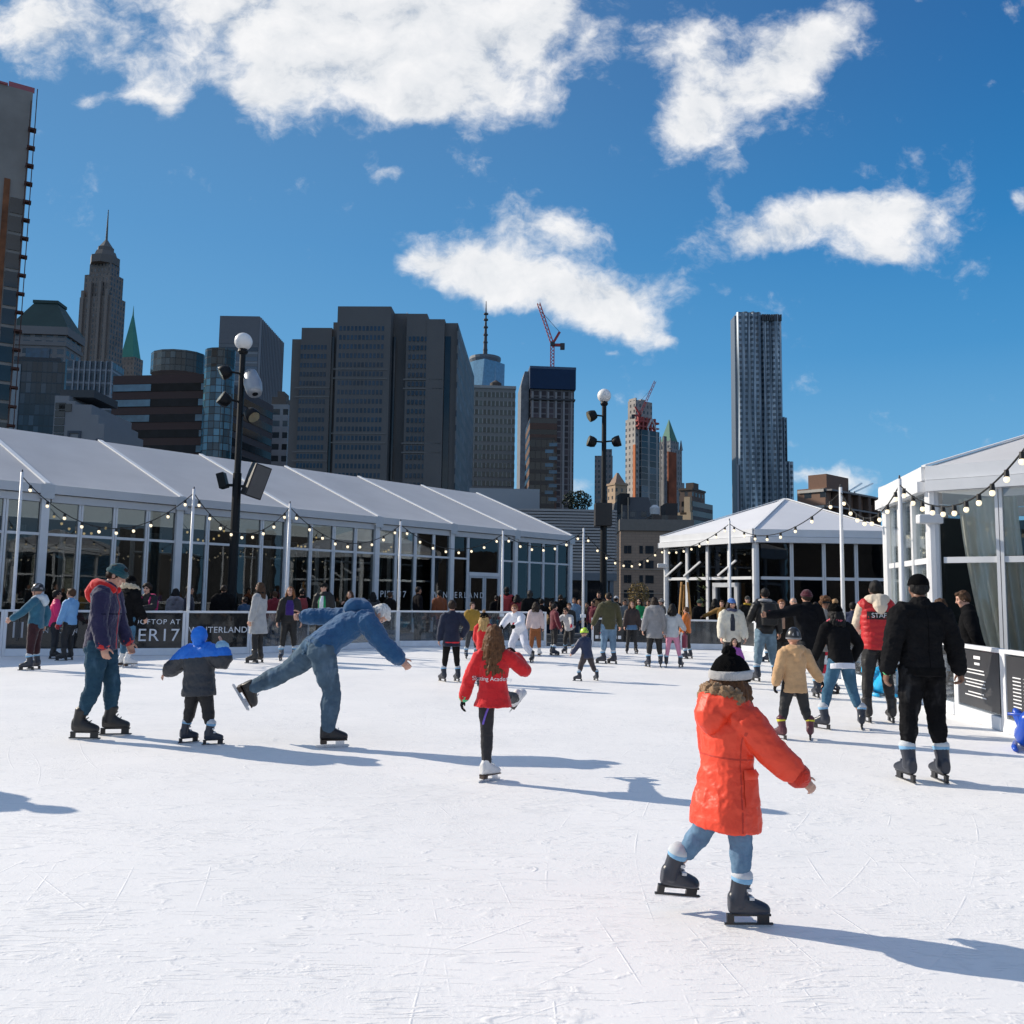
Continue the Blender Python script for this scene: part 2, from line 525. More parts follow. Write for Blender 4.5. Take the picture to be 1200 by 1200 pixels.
for (px, py, rx, ry, rot, wt) in PUFFS:
    d = ray(px, py); a0, b0 = d.x / d.y, d.z / d.y
    q = t.mapping(t.vmath('SUBTRACT', PW, (a0, b0, 0)), scale=(F / rx, F / ry, 0), rot=(0, 0, R(rot)), typ='TEXTURE') if False else None
    m1 = t.mapping(t.vmath('SUBTRACT', PW, (a0, b0, 0)), rot=(0, 0, R(rot)))
    m2 = t.vmath('MULTIPLY', m1, (F / rx, F / ry, 0))
    dd = t.vmath('DOT_PRODUCT', m2, m2, out=1)
    g = t.math('MULTIPLY', t.math('EXPONENT', t.math('MULTIPLY', dd, -1.15)), wt)
    tot = g if tot is None else t.math('ADD', tot, g)
tot = t.math('MINIMUM', tot, 1.35)
NS = t.mapping(PW, (1, 1.25, 1))
n1 = t.noise(NS, 10.5, 11, 0.64)
n2 = t.noise(t.vmath('ADD', NS, (-0.018, 0.030, 0)), 10.5, 7, 0.6)
dens = t.smooth(t.math('ADD', tot, t.math('MULTIPLY', t.math('SUBTRACT', n1, 0.5), 2.9)), 0.26, 1.22)
shade = t.math('ADD', t.math('MULTIPLY', t.math('SUBTRACT', n1, n2), 2.1), 0.62)
thick = t.smooth(tot, 0.75, 1.35)
shade = t.math('SUBTRACT', shade, t.math('MULTIPLY', thick, 0.08), clamp=True)
CW = 1.0 / SKY_STRENGTH
ccol = t.ramp(shade, [(0.02, (0.58 * CW, 0.63 * CW, 0.70 * CW)), (0.42, (0.82 * CW, 0.84 * CW, 0.87 * CW)), (0.92, (0.95 * CW, 0.95 * CW, 0.96 * CW))])
front = t.math('GREATER_THAN', sx.outputs[1], 0.03)
dens = t.math('MULTIPLY', t.math('MULTIPLY', dens, front), 0.97)
# unseen broken cloud added overhead and behind the camera as neutral fill light
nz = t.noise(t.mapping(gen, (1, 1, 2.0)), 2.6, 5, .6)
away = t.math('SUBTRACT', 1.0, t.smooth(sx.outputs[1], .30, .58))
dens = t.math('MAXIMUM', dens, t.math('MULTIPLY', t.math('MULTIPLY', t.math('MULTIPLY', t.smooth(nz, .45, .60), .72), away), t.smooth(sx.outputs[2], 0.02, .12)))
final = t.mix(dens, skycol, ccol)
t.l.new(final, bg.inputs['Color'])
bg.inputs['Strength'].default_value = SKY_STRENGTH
t.l.new(bg.outputs[0], wout.inputs[0])

SC.render.engine = 'CYCLES'
SC.view_settings.view_transform = 'Standard'
SC.view_settings.look = 'None'
SC.view_settings.exposure = 0
SC.view_settings.gamma = 1
SC.cycles.max_bounces = 7
SC.cycles.diffuse_bounces = 3
SC.cycles.glossy_bounces = 4
SC.cycles.transparent_max_bounces = 12
SC.cycles.use_denoising = True
SC.cycles.sample_clamp_indirect = 4.0

# ------------------------------------------------------------------ ground, deck, ice, the far bank behind the camera
m, t, b = new_mat('far_bank')
t.put(b.inputs['Base Color'], t.ramp(t.noise(t.coord(), .03, 5, .6), [(.35, (.03, .03, .034)), (.7, (.11, .095, .085))]))
rnd = random.Random(11); fbk = MB()
for k in range(70):
    a = R(-190 + 200 * k / 69); rr = 620 + rnd.uniform(-30, 60); w = rnd.uniform(18, 40); hgt = rnd.uniform(18, 62) * (1.5 if rnd.random() < .15 else 1)
    fbk.box((-w / 2, 0, -18), (w / 2, 22, hgt), M=Matrix.Translation((rr * math.cos(a), rr * math.sin(a) - 40, 0)) @ Matrix.Rotation(a - R(90), 4, 'Z'))
fb = fbk.build('far_bank_terrain', m); fb['kind'] = 'structure'
m, t, b = new_mat('street_ground')
co = t.coord()
t.put(b.inputs['Base Color'], t.ramp(t.noise(co, 0.02, 5, 0.6), [(0.3, 0.035), (0.7, 0.07)]))
b.inputs['Roughness'].default_value = 0.9
g = MB().add([(-9000, -6000, -18), (9000, -6000, -18), (9000, 12000, -18), (-9000, 12000, -18)], [(0, 1, 2, 3)]).build('ground', m)
g['kind'] = 'structure'

m, t, b = new_mat('deck_paving')
co = t.coord()
br = t.add('ShaderNodeTexBrick'); t.put(br.inputs['Vector'], co)
br.inputs['Scale'].default_value = 1.0; br.inputs['Brick Width'].default_value = 1.2; br.inputs['Row Height'].default_value = 0.6; br.inputs['Mortar Size'].default_value = 0.008
br.inputs['Color1'].default_value = C4(0.17); br.inputs['Color2'].default_value = C4(0.21); br.inputs['Mortar'].default_value = C4(0.08)
t.put(b.inputs['Base Color'], t.mix(t.noise(co, 1.5, 4), br.outputs[0], 0.14))
b.inputs['Roughness'].default_value = 0.75
dk = MB().box((-48, -14, -17.9), (44, 58, -0.03)).build('rooftop_deck_floor', m)
dk['kind'] = 'structure'

m, t, b = new_mat('skated_ice')
co = t.coord()
def isoline(scale, off, width, rot=0.0, sq=(1, 1, 1)):
    v = t.noise(t.mapping(co, sq, (0, 0, rot), off), scale, 1.5, 0.45)
    return t.math('SUBTRACT', 1.0, t.smooth(t.math('ABSOLUTE', t.math('SUBTRACT', v, 0.5)), 0.0, width))
fine = t.noise(co, 38.0, 5, 0.7)
grit = t.noise(co, 160.0, 3, 0.6)
mid = t.noise(t.mapping(co, (1, 2.0, 1), (0, 0, 0.3)), 5.0, 5, 0.65)
big = t.noise(co, 0.45, 4, 0.6)
marks = None
for k, (sc_, rot, wd, stretch) in enumerate(((.9, .12, .010, 7), (1.1, -.22, .012, 8), (1.5, .5, .014, 6), (.8, -.62, .008, 6), (1.2, 1.05, .011, 5), (2.6, .02, .022, 7), (3.2, .3, .026, 6), (2.4, -.4, .02, 7), (4.2, -.15, .035, 8), (6.5, .1, .05, 6), (8.0, -.3, .06, 6), (5.5, .55, .045, 7), (7.0, 1.2, .05, 5))):
    off = (3.1 * k, 7.7 * k, 1.3 * k)
    v = t.noise(t.mapping(co, (1.0 / stretch ** .5, stretch ** .5, 1), (0, 0, rot), off), sc_, 1.0, 0.4)
    l = t.math('SUBTRACT', 1.0, t.smooth(t.math('ABSOLUTE', t.math('SUBTRACT', v, 0.5)), 0.0, wd))
    l = t.math('MULTIPLY', l, t.smooth(t.noise(t.mapping(co, (1, 1, 1), (0, 0, 0), (k * 2.3, k, 0)), (1.7 + .4 * k) if k < 9 else 1.1, 4, 0.7), 0.50 if k < 9 else .55, 0.66))
    marks = l if marks is None else t.math('MAXIMUM', marks, l)
wob = t.math('MULTIPLY', t.math('SUBTRACT', t.noise(co, .10, 2), .5), 2.2)
for k, (cx_, cy_, per, w_) in enumerate(((-9, 14, .50, .016), (7, 16, .62, .013), (2, -6, .45, .016), (-3, 9, .55, .015), (14, 4, .50, .016), (1.5, 5.5, .48, .014), (-14, 2, .4, .018))):
    dv = t.vmath('SUBTRACT', co, (cx_, cy_, 0)); ln = t.vmath('LENGTH', dv, out=1)
    fr_ = t.math('FRACT', t.math('ADD', t.math('DIVIDE', ln, per), wob))
    l = t.math('SUBTRACT', 1.0, t.smooth(t.math('ABSOLUTE', t.math('SUBTRACT', fr_, .5)), 0.0, w_))
    l = t.math('MULTIPLY', t.math('MULTIPLY', l, .42), t.smooth(t.noise(t.mapping(co, (1, 1, 1), (0, 0, 0), (k * 5.1, k * 3, 2)), .8, 4, .65), .50, .66))
    marks = t.math('MAXIMUM', marks, l)
snow = t.smooth(t.math('MULTIPLY', t.noise(co, 1.1, 4, 0.6), fine), 0.25, 0.42)
base = t.ramp(big, [(0.32, (0.82, 0.815, 0.81)), (0.68, (0.915, 0.90, 0.885))])
base = t.mix(t.math('MULTIPLY', t.smooth(mid, 0.35, 0.75), 0.35), base, (0.935, 0.92, 0.905))
base = t.mix(t.math('MULTIPLY', marks, 0.26), base, (0.60, 0.62, 0.64))
t.put(b.inputs['Base Color'], base)
t.put(b.inputs['Roughness'], t.math('MULTIPLY_ADD', fine, 0.3, 0.42))
b.inputs['Specular IOR Level'].default_value = 0.25
h = t.math('ADD', t.math('MULTIPLY', fine, 0.55), t.math('MULTIPLY', mid, 0.9))
h = t.math('ADD', h, t.math('MULTIPLY', snow, 0.5))
bn = t.bump(h, 0.24, 0.008)
bn = t.bump(marks, 0.48, 0.008, bn)
bn = t.bump(grit, 0.12, 0.003, bn)
t.l.new(bn, b.inputs['Normal'])
ICE = m
# ================================================================== PEOPLE
PENDING = []            # (object, post function) - remeshed in one pass once every figure is laid out
def Rx(a): return Matrix.Rotation(R(a), 3, 'X')
def Ry(a): return Matrix.Rotation(R(a), 3, 'Y')
def Rz(a): return Matrix.Rotation(R(a), 3, 'Z')
_tex = {}
def clouds_tex(scale, depth=2):
    k = (round(scale, 3), depth)
    if k not in _tex:
        tx = bpy.data.textures.new('crease', 'CLOUDS')
        tx.noise_scale = scale; tx.noise_depth = depth; tx.noise_type = 'HARD_NOISE'
        _tex[k] = tx
    return _tex[k]

def weld(mb, name, mats, parent, voxel, smooth=4, crease=0.0, cscale=.09, post=None):
    """one continuous skin around everything in mb"""
    o = mb.build(name, mats, parent, smooth=True)
    m = o.modifiers.new('weld', 'REMESH'); m.mode = 'VOXEL'; m.voxel_size = voxel; m.use_smooth_shade = True
    if smooth:
        s = o.modifiers.new('relax', 'SMOOTH'); s.iterations = smooth; s.factor = .5
    if crease:
        d = o.modifiers.new('crease', 'DISPLACE'); d.texture = clouds_tex(cscale); d.strength = -crease * 1.15; d.mid_level = .42; d.texture_coords = 'LOCAL'
    PENDING.append((o, post))
    return o

def flush_people():
    bpy.context.view_layer.update()
    dg = bpy.context.evaluated_depsgraph_get()
    done = []
    for o, post in PENDING:
        ev = o.evaluated_get(dg)
        done.append((o, bpy.data.meshes.new_from_object(ev), post))
    for o, me, post in done:
        mats = [s.material for s in o.material_slots]
        old = o.data
        o.modifiers.clear()
        o.data = me
        me.materials.clear()
        for mt in mats:
            me.materials.append(mt)
        n = len(me.polygons)
        me.polygons.foreach_set('use_smooth', [True] * n)
        if post is not None and n:
            cs = np.empty(n * 3, dtype=np.float32); me.polygons.foreach_get('center', cs)
            me.polygons.foreach_set('material_index', np.asarray(post(cs.reshape(-1, 3)), dtype=np.int32))
        else:
            me.polygons.foreach_set('material_index', [0] * n)
        me.update()
        bpy.data.meshes.remove(old)
    PENDING.clear()

def catmull(pts, vals, step):
    """smooth a polyline with radii"""
    pts = [Vector(p) for p in pts]; n = len(pts)
    op, ov = [], []
    for i in range(n - 1):
        p0, p1, p2, p3 = pts[max(i - 1, 0)], pts[i], pts[i + 1], pts[min(i + 2, n - 1)]
        k = max(2, int((p2 - p1).length / step))
        for j in range(k):
            t_ = j / k
            op.append(.5 * ((2 * p1) + (p2 - p0) * t_ + (2 * p0 - 5 * p1 + 4 * p2 - p3) * t_ ** 2 + (3 * p1 - p0 - 3 * p2 + p3) * t_ ** 3))
            s_ = t_ * t_ * (3 - 2 * t_)
            ov.append(vals[i] * (1 - s_) + vals[i + 1] * s_)
    op.append(pts[-1]); ov.append(vals[-1])
    return op, ov

def limb(mb, pts, rads, n=12, step=.035, wr=0.0, wf=26.0, seed=0.0, curve=True, quilt=0.0, qs=.08, ends=True, stack=0.0):
    """tapered limb with soft rounded ends; wr = cloth ruck, quilt = padded rings"""
    if curve:
        P, V = catmull(pts, rads, step)
    else:
        P, V = [Vector(p) for p in pts], list(rads)
        if wr or quilt:
            P2, V2 = [], []
            for i in range(len(P) - 1):
                k = max(1, int((P[i + 1] - P[i]).length / step))
                for j in range(k):
                    P2.append(P[i].lerp(P[i + 1], j / k)); V2.append(V[i] + (V[i + 1] - V[i]) * j / k)
            P, V = P2 + [P[-1]], V2 + [V[-1]]
    rg = []; sd = None; L = 0.0
    m = len(P)
    for i, p in enumerate(P):
        d = P[min(i + 1, m - 1)] - P[max(i - 1, 0)]
        if i:
            L += (p - P[i - 1]).length
        d = d.normalized() if d.length > 1e-7 else Vector((0, 0, 1))
        if sd is None:
            sd = d.orthogonal().normalized()
        else:
            s2 = sd - d * sd.dot(d)
            sd = s2.normalized() if s2.length > 1e-4 else d.orthogonal().normalized()
        up = d.cross(sd)
        ring = []
        q = 1 + quilt * (abs(math.sin(math.pi * L / qs)) - .6) if quilt else 1.0
        for k in range(n):
            a = 2 * math.pi * k / n
            r = V[i] * q
            if wr:
                r *= 1 + wr * (noise.noise(Vector((math.cos(a) * .8, math.sin(a) * .8 + seed * 7.3, L * wf * .75))) + .7 * noise.noise(Vector((math.cos(a) * 1.6 + seed, math.sin(a) * 1.6, L * wf * 2.1))) + stack * max(0, i / m - .62) * math.sin(L * 150 + 2.2 * math.sin(a + seed)))
            ring.append(p + (sd * math.cos(a) + up * math.sin(a)) * r)
        if i == 0 and ends:
            rg.append([tuple(p - d * V[0] * .55 + (w - p) * .5) for w in ring])
        rg.append([tuple(w) for w in ring])
        if i == m - 1 and ends:
            rg.append([tuple(p + d * V[-1] * .55 + (w - p) * .5) for w in ring])
    mb.rings(rg)

def loft(mb, secs, n=20, wr=0.0, seed=0.0, quilt=0.0, qs=.09, step=.04, pw=2.4):
    """torso loft: sections (centre, side axis, front axis, half width, half depth)"""
    rg = []; L = 0.0
    ss = []
    for i in range(len(secs) - 1):
        a, b_ = secs[i], secs[i + 1]
        k = max(1, int((Vector(b_[0]) - Vector(a[0])).length / step))
        for j in range(k):
            f = j / k; f2 = f * f * (3 - 2 * f)
            ss.append((Vector(a[0]).lerp(Vector(b_[0]), f), a[1].lerp(b_[1], f).normalized(), a[2].lerp(b_[2], f).normalized(), a[3] + (b_[3] - a[3]) * f2, a[4] + (b_[4] - a[4]) * f2))
    ss.append(secs[-1])
    prev = None
    for c, s_, f_, a_, b_ in ss:
        if prev is not None:
            L += (Vector(c) - prev).length
        prev = Vector(c)
        q = 1 + quilt * (abs(math.sin(math.pi * L / qs)) - .6) if quilt else 1.0
        ring = []
        for k in range(n):
            t_ = 2 * math.pi * k / n
            cx, cy = math.cos(t_), math.sin(t_)
            e = 2 / pw
            x = a_ * math.copysign(abs(cx) ** e, cx) * q; y = b_ * math.copysign(abs(cy) ** e, cy) * q
            w = 1 + (wr * (noise.noise(Vector((cx * 1.2, cy * 1.2 + seed * 5.1, L * 9))) + .6 * noise.noise(Vector((cx * 3, cy * 3 + seed, L * 16)))) if wr else 0)
            ring.append(tuple(Vector(c) + s_ * x * w + f_ * y * w))
        rg.append(ring)
    mb.rings(rg)

# ---- shared skate and shoe meshes (foot length 1, ankle joint at the origin, +y forward, sole at z = -.42)
NAVY_SHELL = plain('navy_skate_shell', (.022, .027, .042), .35, 0, .5, .2, 5)
BLACK_SHELL = plain('black_skate_leather', (.02, .018, .018), .45, 0, .5, .2, 5)
WHITE_SHELL = plain('white_skate_leather', (.68, .67, .66), .5, 0, .4, .08, 5)
MAROON_SHELL = plain('maroon_skate_shell', (.09, .02, .03), .4, 0, .5, .2, 5)
LINER = plain('pale_blue_liner', (.22, .42, .62), .8, 0, .2, .1, 4)
LINER_W = plain('grey_white_liner', (.52, .55, .58), .85, 0, .2, .1, 4)
YELLOW_BAND = plain('yellow_strap', (.65, .60, .03), .6)
HOLDER = plain('black_blade_holder', (.014, .014, .016), .4)
CLASP = plain('clasp_grey', (.52, .54, .57), .35, .4)
SKATE = {}
def skate_master(kind):
    if kind in SKATE:
        return SKATE[kind]
    hockeyish = kind in ('rental', 'hockey', 'maroon', 'rental_dark')
    b = MB()
    # boot: heel to toe sections
    secs = [(-.30, -.16, .13, .22), (-.24, -.14, .17, .26), (-.05, -.12, .18, .30), (.15, -.17, .19, .26), (.35, -.24, .20, .19), (.55, -.28, .20, .15), (.66, -.30, .17, .12), (.72, -.32, .10, .08)]
    rg = []
    for y, zc, a, h in secs:
        rg.append([(a * math.copysign(abs(math.cos(t_)) ** .8, math.cos(t_)), y, max(zc + h * math.sin(t_), -.42)) for t_ in [2 * math.pi * k / 16 for k in range(16)]])
    b.rings(rg)
    lean = .05
    limb(b, [(0, -.08, -.2), (0, -.04, .1), (0, -.01 + lean, .42)], [.22, .215 if hockeyish else .19, .25 if hockeyish else .2], 16, .05)
    o = b.build('m', NAVY_SHELL, None, smooth=True)
    m = o.modifiers.new('r', 'REMESH'); m.mode = 'VOXEL'; m.voxel_size = .028; m.use_smooth_shade = True
    s = o.modifiers.new('s', 'SMOOTH'); s.iterations = 3; s.factor = .5
    bpy.context.view_layer.update()
    boot = bpy.data.meshes.new_from_object(o.evaluated_get(bpy.context.evaluated_depsgraph_get()))
    bpy.data.objects.remove(o)
    boot.materials.clear()
    boot.materials.append({'rental': NAVY_SHELL, 'hockey': BLACK_SHELL, 'figure_black': BLACK_SHELL, 'figure_white': WHITE_SHELL, 'maroon': MAROON_SHELL, 'rental_dark': BLACK_SHELL}[kind])
    boot.polygons.foreach_set('use_smooth', [True] * len(boot.polygons))
    parts = [('skate', boot)]
    kids = []
    if kind in ('rental', 'maroon'):
        c = MB(); limb(c, [(0, .035, .36), (0, .05, .47)], [.252, .262], 16, .03, curve=False)
        kids.append(('liner', c.mesh('liner', LINER if kind == 'rental' else YELLOW_BAND, True)))
        c = MB(); limb(c, [(0, .05, .475), (0, .055, .565)], [.266, .25], 16, .03, curve=False)
        kids.append(('cuff', c.mesh('cuff', LINER_W if kind == 'rental' else MAROON_SHELL, True)))
        for (z, y) in ((.18, .20), (-.02, .27)):
            c = MB().bar((-.17, y - .06, z + .02), (.0, y + .03, z + .01), .03, .06, up=(0, -.6, 1)).bar((.0, y + .03, z + .01), (.17, y - .06, z + .02), .03, .06, up=(0, -.6, 1)).box((.12, y - .1, z - .02), (.2, y + .02, z + .05))
            kids.append(('strap', c.mesh('strap', CLASP)))
        for sx_ in (-1, 1):
            c = MB().ball((sx_ * .185, -.02, -.06), (.02, .035, .035), 8, 6)
            kids.append(('rivet', c.mesh('rivet', CLASP, True)))
    elif kind in ('hockey', 'rental_dark'):
        c = MB()
        for k in range(5):
            z = .32 - k * .11; y = .19 + (.03 * k if k < 3 else .06 * k)
            c.bar((-.12, y, z), (.12, y, z - .03), .03)
        kids.append(('lace', c.mesh('lace', CLASP if kind == 'hockey' else HOLDER)))
    else:
        c = MB()
        for k in range(5):
            z = .32 - k * .11; y = .19 + (.03 * k if k < 3 else .06 * k)
            c.bar((-.1, y, z), (.1, y, z - .03), .025)
        kids.append(('lace', c.mesh('lace', LINER_W)))
        c = MB().box((-.13, -.28, -.56), (.13, -.04, -.40)).box((-.15, -.28, -.44), (.15, .70, -.40))
        kids.append(('heel', c.mesh('heel', plain('heel_brown', (.05, .03, .02), .5))))
    c = MB()
    if hockeyish:
        c.box((-.06, -.34, -.455), (.06, .74, -.41)).box((-.045, -.34, -.63), (.045, -.17, -.454)).box((-.045, .42, -.63), (.045, .70, -.454)).box((-.032, -.40, -.665), (.032, .80, -.625))
    else:
        c.box((-.05, -.24, -.60), (.05, -.06, -.55)).box((-.03, -.2, -.61), (.03, .6, -.59)).box((-.05, .28, -.595), (.05, .6, -.44))
    kids.append(('blade_holder', c.mesh('blade_holder', HOLDER if hockeyish else STEEL)))
    c = MB()
    if hockeyish:
        c.prism([(-.42, -.655), (-.38, -.70), (.76, -.70), (.84, -.645), (.80, -.64), (-.40, -.64)], -.016, .016)
        c.v = [(z, x, y) for x, y, z in c.v]
        kids.append(('blade', c.mesh('blade', STEEL)))
    else:
        c.prism([(-.46, -.66), (-.42, -.70), (.74, -.70), (.80, -.62), (.72, -.59), (.3, -.59), (-.05, -.60), (-.4, -.61)], -.016, .016)
        c.v = [(z, x, y) for x, y, z in c.v]
        kids.append(('blade', c.mesh('blade', STEEL)))
    SKATE[kind] = (boot, kids, .70)
    return SKATE[kind]
def shoe_master():
    if 'shoe' not in SKATE:
        b = MB()
        secs = [(-.28, -.22, .12, .10), (-.2, -.18, .16, .18), (0, -.16, .17, .24), (.3, -.26, .18, .15), (.55, -.30, .18, .10), (.70, -.34, .10, .06)]
        b.rings([[(a * math.cos(t_), y, max(zc + h * math.sin(t_), -.40)) for t_ in [2 * math.pi * k / 14 for k in range(14)]] for y, zc, a, h in secs])
        SKATE['shoe'] = (b.mesh('shoe', BLACK_SHELL, True), [], .40)
    return SKATE['shoe']

SKIN = {'fair': (.56, .34, .25), 'tan': (.42, .24, .16), 'brown': (.20, .105, .065), 'dark': (.105, .055, .038)}
HAIR = {'black': (.010, .009, .009), 'dark': (.022, .014, .010), 'brown': (.065, .034, .018), 'chestnut': (.11, .05, .022), 'blond': (.40, .25, .10), 'white': (.62, .60, .56), 'grey': (.30, .29, .28), 'auburn': (.16, .065, .025)}
EYEMAT = plain('eye_dark', (.02, .015, .012), .2)
LIPC = plain('lip_rose', (.33, .12, .10), .5)

def hand_shape(mb, W, d, n, s, k, thumb, curl=28, fist=False, fr=1.0, spread=1.0):
    """five fingered hand from wrist W along d; n = palm normal, thumb = direction of the thumb side; s = hand length"""
    d = d.normalized(); n = (n - d * n.dot(d)).normalized(); th = d.cross(n).normalized()
    if th.dot(thumb) < 0:
        th = -th
    pl = .50 * s
    rg = []
    for f, a, b_ in ((0, .15, .12), (.15, .17, .12), (.6, .215, .12), (1.0, .205, .095)):
        c = W + d * pl * f
        rg.append([tuple(c + th * a * s * math.copysign(abs(math.cos(t_)) ** .8, math.cos(t_)) + n * b_ * s * math.sin(t_)) for t_ in [2 * math.pi * i / 12 for i in range(12)]])
    mb.rings(rg)
    for i, (off, ln) in enumerate(((.155, .44), (.052, .50), (-.052, .46), (-.15, .36))):
        base = W + d * pl * .9 + th * off * s
        dirv = (d + th * off * .7 * spread).normalized()
        c0 = curl * (1 + .12 * i)
        pts = [base - d * .1 * s, base]; seg = [.44, .32, .24]; ang = 0
        cur = base
        for j, sg in enumerate(seg):
            ang += (c0 if not fist else (70, 95, 60)[j])
            cd = dirv * math.cos(R(ang)) + n * math.sin(R(ang))
            cur = cur + cd * ln * s * sg
            pts.append(cur)
        r = .052 * s * fr
        limb(mb, pts, [r * 1.05, r * 1.05, r, r * .92, r * .8], 8, .02, curve=False)
    base = W + d * pl * .22 + th * .13 * s
    td = (d * .72 + th * .7 + n * .25).normalized()
    p1 = base + td * .22 * s; p2 = p1 + (td + d * .35 + n * .15).normalized() * .19 * s; p3 = p2 + (d + n * .35 + th * .1).normalized() * .14 * s
    limb(mb, [base - td * .05 * s, p1, p2, p3], [.075 * s * fr, .064 * s * fr, .057 * s * fr, .045 * s * fr], 8, .02, curve=False)

def dirv(p, s, sg):
    return Vector((sg * math.sin(R(s)), math.cos(R(s)) * math.sin(R(p)), -math.cos(R(s)) * math.cos(R(p))))

def person(label, foot, H, yaw, k=7.4, bw=1.0, lean=0, side=0, twist=0, head=(0, 0, 0), aL=(0, 10, 12, 6), aR=(0, 10, 12, 6), lL=(4, 4, -4, 3), lR=(4, 4, -4, 3), toe=(12, 12), fp=(None, None), plant=(1, 1),
           hipk=.45, skin='fair', hair=('short', 'dark'), hat=None, top=None, bottom=None, skates='rental', gloves=None, hands=('relax', 'relax'), extras=(), anchor='mid', group=None, fine=None, z0=0.0):
    """an articulated figure. yaw 0 looks away from the camera, 90 looks left, -90 looks right.
    limbs: (upper pitch, upper splay, lower pitch, lower splay) in degrees from hanging straight down, pitch forward."""
    foot = Vector(foot)
    depth = max(foot.y, 2.0)
    vox = min(max(depth * .0008, .0065), .017) if fine is None else fine
    root = thing('person', label, 'person', foot, R(yaw), group)
    T = dict(kind='wool', col=(.02, .02, .02), bulk=.018, hem=.02, crease=.014, quilt=0, collar=True, cuff=0.0, sleeve=True, flare=0.0, hood=None, zone=None, hoodcol=None)
    T.update(top or {})
    Bm = dict(kind='denim', col=(.04, .06, .10), bulk=.012, wr=.07, end=.0, crease=.008)
    Bm['end'] = .40 if skates in ('rental', 'maroon') else (.22 if skates != 'shoe' else 0)
    Bm.update(bottom or {})
    hh = H / k
    neck = .032 * H
    legU, legS = .245 * H * (hipk / .45), .215 * H * (hipk / .45)
    fl = .150 * H if skates == 'shoe' else (.158 if H > 1.3 else .168) * H
    sm, skids, drop = skate_master(skates) if skates != 'shoe' else shoe_master()
    ank = drop * fl
    torso = H - hh - neck - legU - legS - .045 * H
    Rp = Rx(-lean * .75) @ Ry(side * .5)
    Rm = Rx(-lean * .9) @ Ry(side * .8) @ Rz(twist * .5)
    Rc = Rx(-lean) @ Ry(side) @ Rz(twist)
    hipw = .050 * H * bw
    # legs
    def leg(sg, a):
        hp = Rp @ Vector((sg * hipw, 0, -.01 * H))
        kn = hp + dirv(a[0], a[1], sg) * legU
        an = kn + dirv(a[2], a[3], sg) * legS
        return [hp, kn, an]
    LL, LR = leg(-1, lL), leg(1, lR)
    low = min([l[2].z for l, pl in ((LL, plant[0]), (LR, plant[1])) if pl])
    pz = ank - low
    P = Vector((0, 0, pz))
    for l, pl in ((LL, plant[0]), (LR, plant[1])):
        for i in range(3):
            l[i] = l[i] + P
        if pl:
            dz = l[2].z - ank
            l[2].z -= dz; l[1].z -= dz * .5
    if anchor == 'mid':
        off = (LL[2] + LR[2]) / 2
    else:
        off = (LL if anchor == 'L' else LR)[2]
    off = Vector((off.x, off.y, 0))
    for l in (LL, LR):
        for i in range(3):
            l[i] = l[i] - off
    P = P - off + Vector((0, 0, z0))
    if z0:
        for l in (LL, LR):
            for i in range(3):
                l[i].z += z0
    waist = P + Rp @ Vector((0, 0, .30 * torso))
    chest = waist + Rm @ Vector((0, 0, .32 * torso))
    nb = chest + Rc @ Vector((0, -.005 * H, .38 * torso))
    shw = .101 * H * bw
    shL = nb + Rc @ Vector((-shw, 0, -.085 * torso)); shR = nb + Rc @ Vector((shw, 0, -.085 * torso))
    Ry0 = Rz(twist)
    aU, aF, hl = .172 * H, .148 * H, .105 * H
    def arm(sh, sg, a):
        e = sh + Ry0 @ dirv(a[0], a[1], sg) * aU
        w = e + Ry0 @ dirv(a[2], a[3], sg) * aF
        return [sh, e, w]
    AL, AR = arm(shL, -1, aL), arm(shR, 1, aR)
    Rh = Rx(-lean * .35 - 0) @ Rz(twist + head[1]) @ Rx(-head[0]) @ Ry(head[2])
    hb = nb + Rc @ Vector((0, .012 * H, neck * .6)) + Rh @ Vector((0, 0, neck * .3))
    def Hd(x, y, z):
        return hb + Rh @ Vector((x * hh, y * hh, z * hh))
    ax = lambda M: (M @ Vector((1, 0, 0)), M @ Vector((0, 1, 0)))
    male = bw >= 1
    # ---------------- body (skin)
    sk = skin_mat(SKIN[skin])
    b = MB()
    sp, fpv = ax(Rp); sm_, fm = ax(Rm); sc, fc = ax(Rc)
    hw = bw if male else bw * 1.06
    loft(b, [(P + Rp @ Vector((0, 0, -.10 * torso)), sp, fpv, .075 * H * hw, .058 * H), (P + Rp @ Vector((0, 0, .08 * torso)), sp, fpv, .086 * H * hw, .064 * H), (waist, sm_, fm, .074 * H * bw, .054 * H), (chest, sc, fc, .088 * H * bw, .062 * H), (nb + Rc @ Vector((0, 0, -.16 * torso)), sc, fc, .092 * H * bw, .056 * H), (nb + Rc @ Vector((0, 0, -.02 * torso)), sc, fc, .05 * H * bw, .038 * H)], 18)
    limb(b, [nb + Rc @ Vector((0, 0, -.05 * torso)), nb, hb, Hd(0, -.06, .25)], [.044 * H * bw, .034 * H * bw, .031 * H * (bw if male else .92), .033 * H], 14)
    for A, sh in ((AL, shL), (AR, shR)):
        limb(b, [nb + Rc @ Vector((0, 0, -.09 * torso)), sh], [.034 * H, .036 * H * bw], 10)
        limb(b, [sh, A[0].lerp(A[1], .5), A[1], A[1].lerp(A[2], .3), A[2]], [.036 * H * bw, .031 * H * bw, .025 * H, .025 * H, .017 * H], 12)
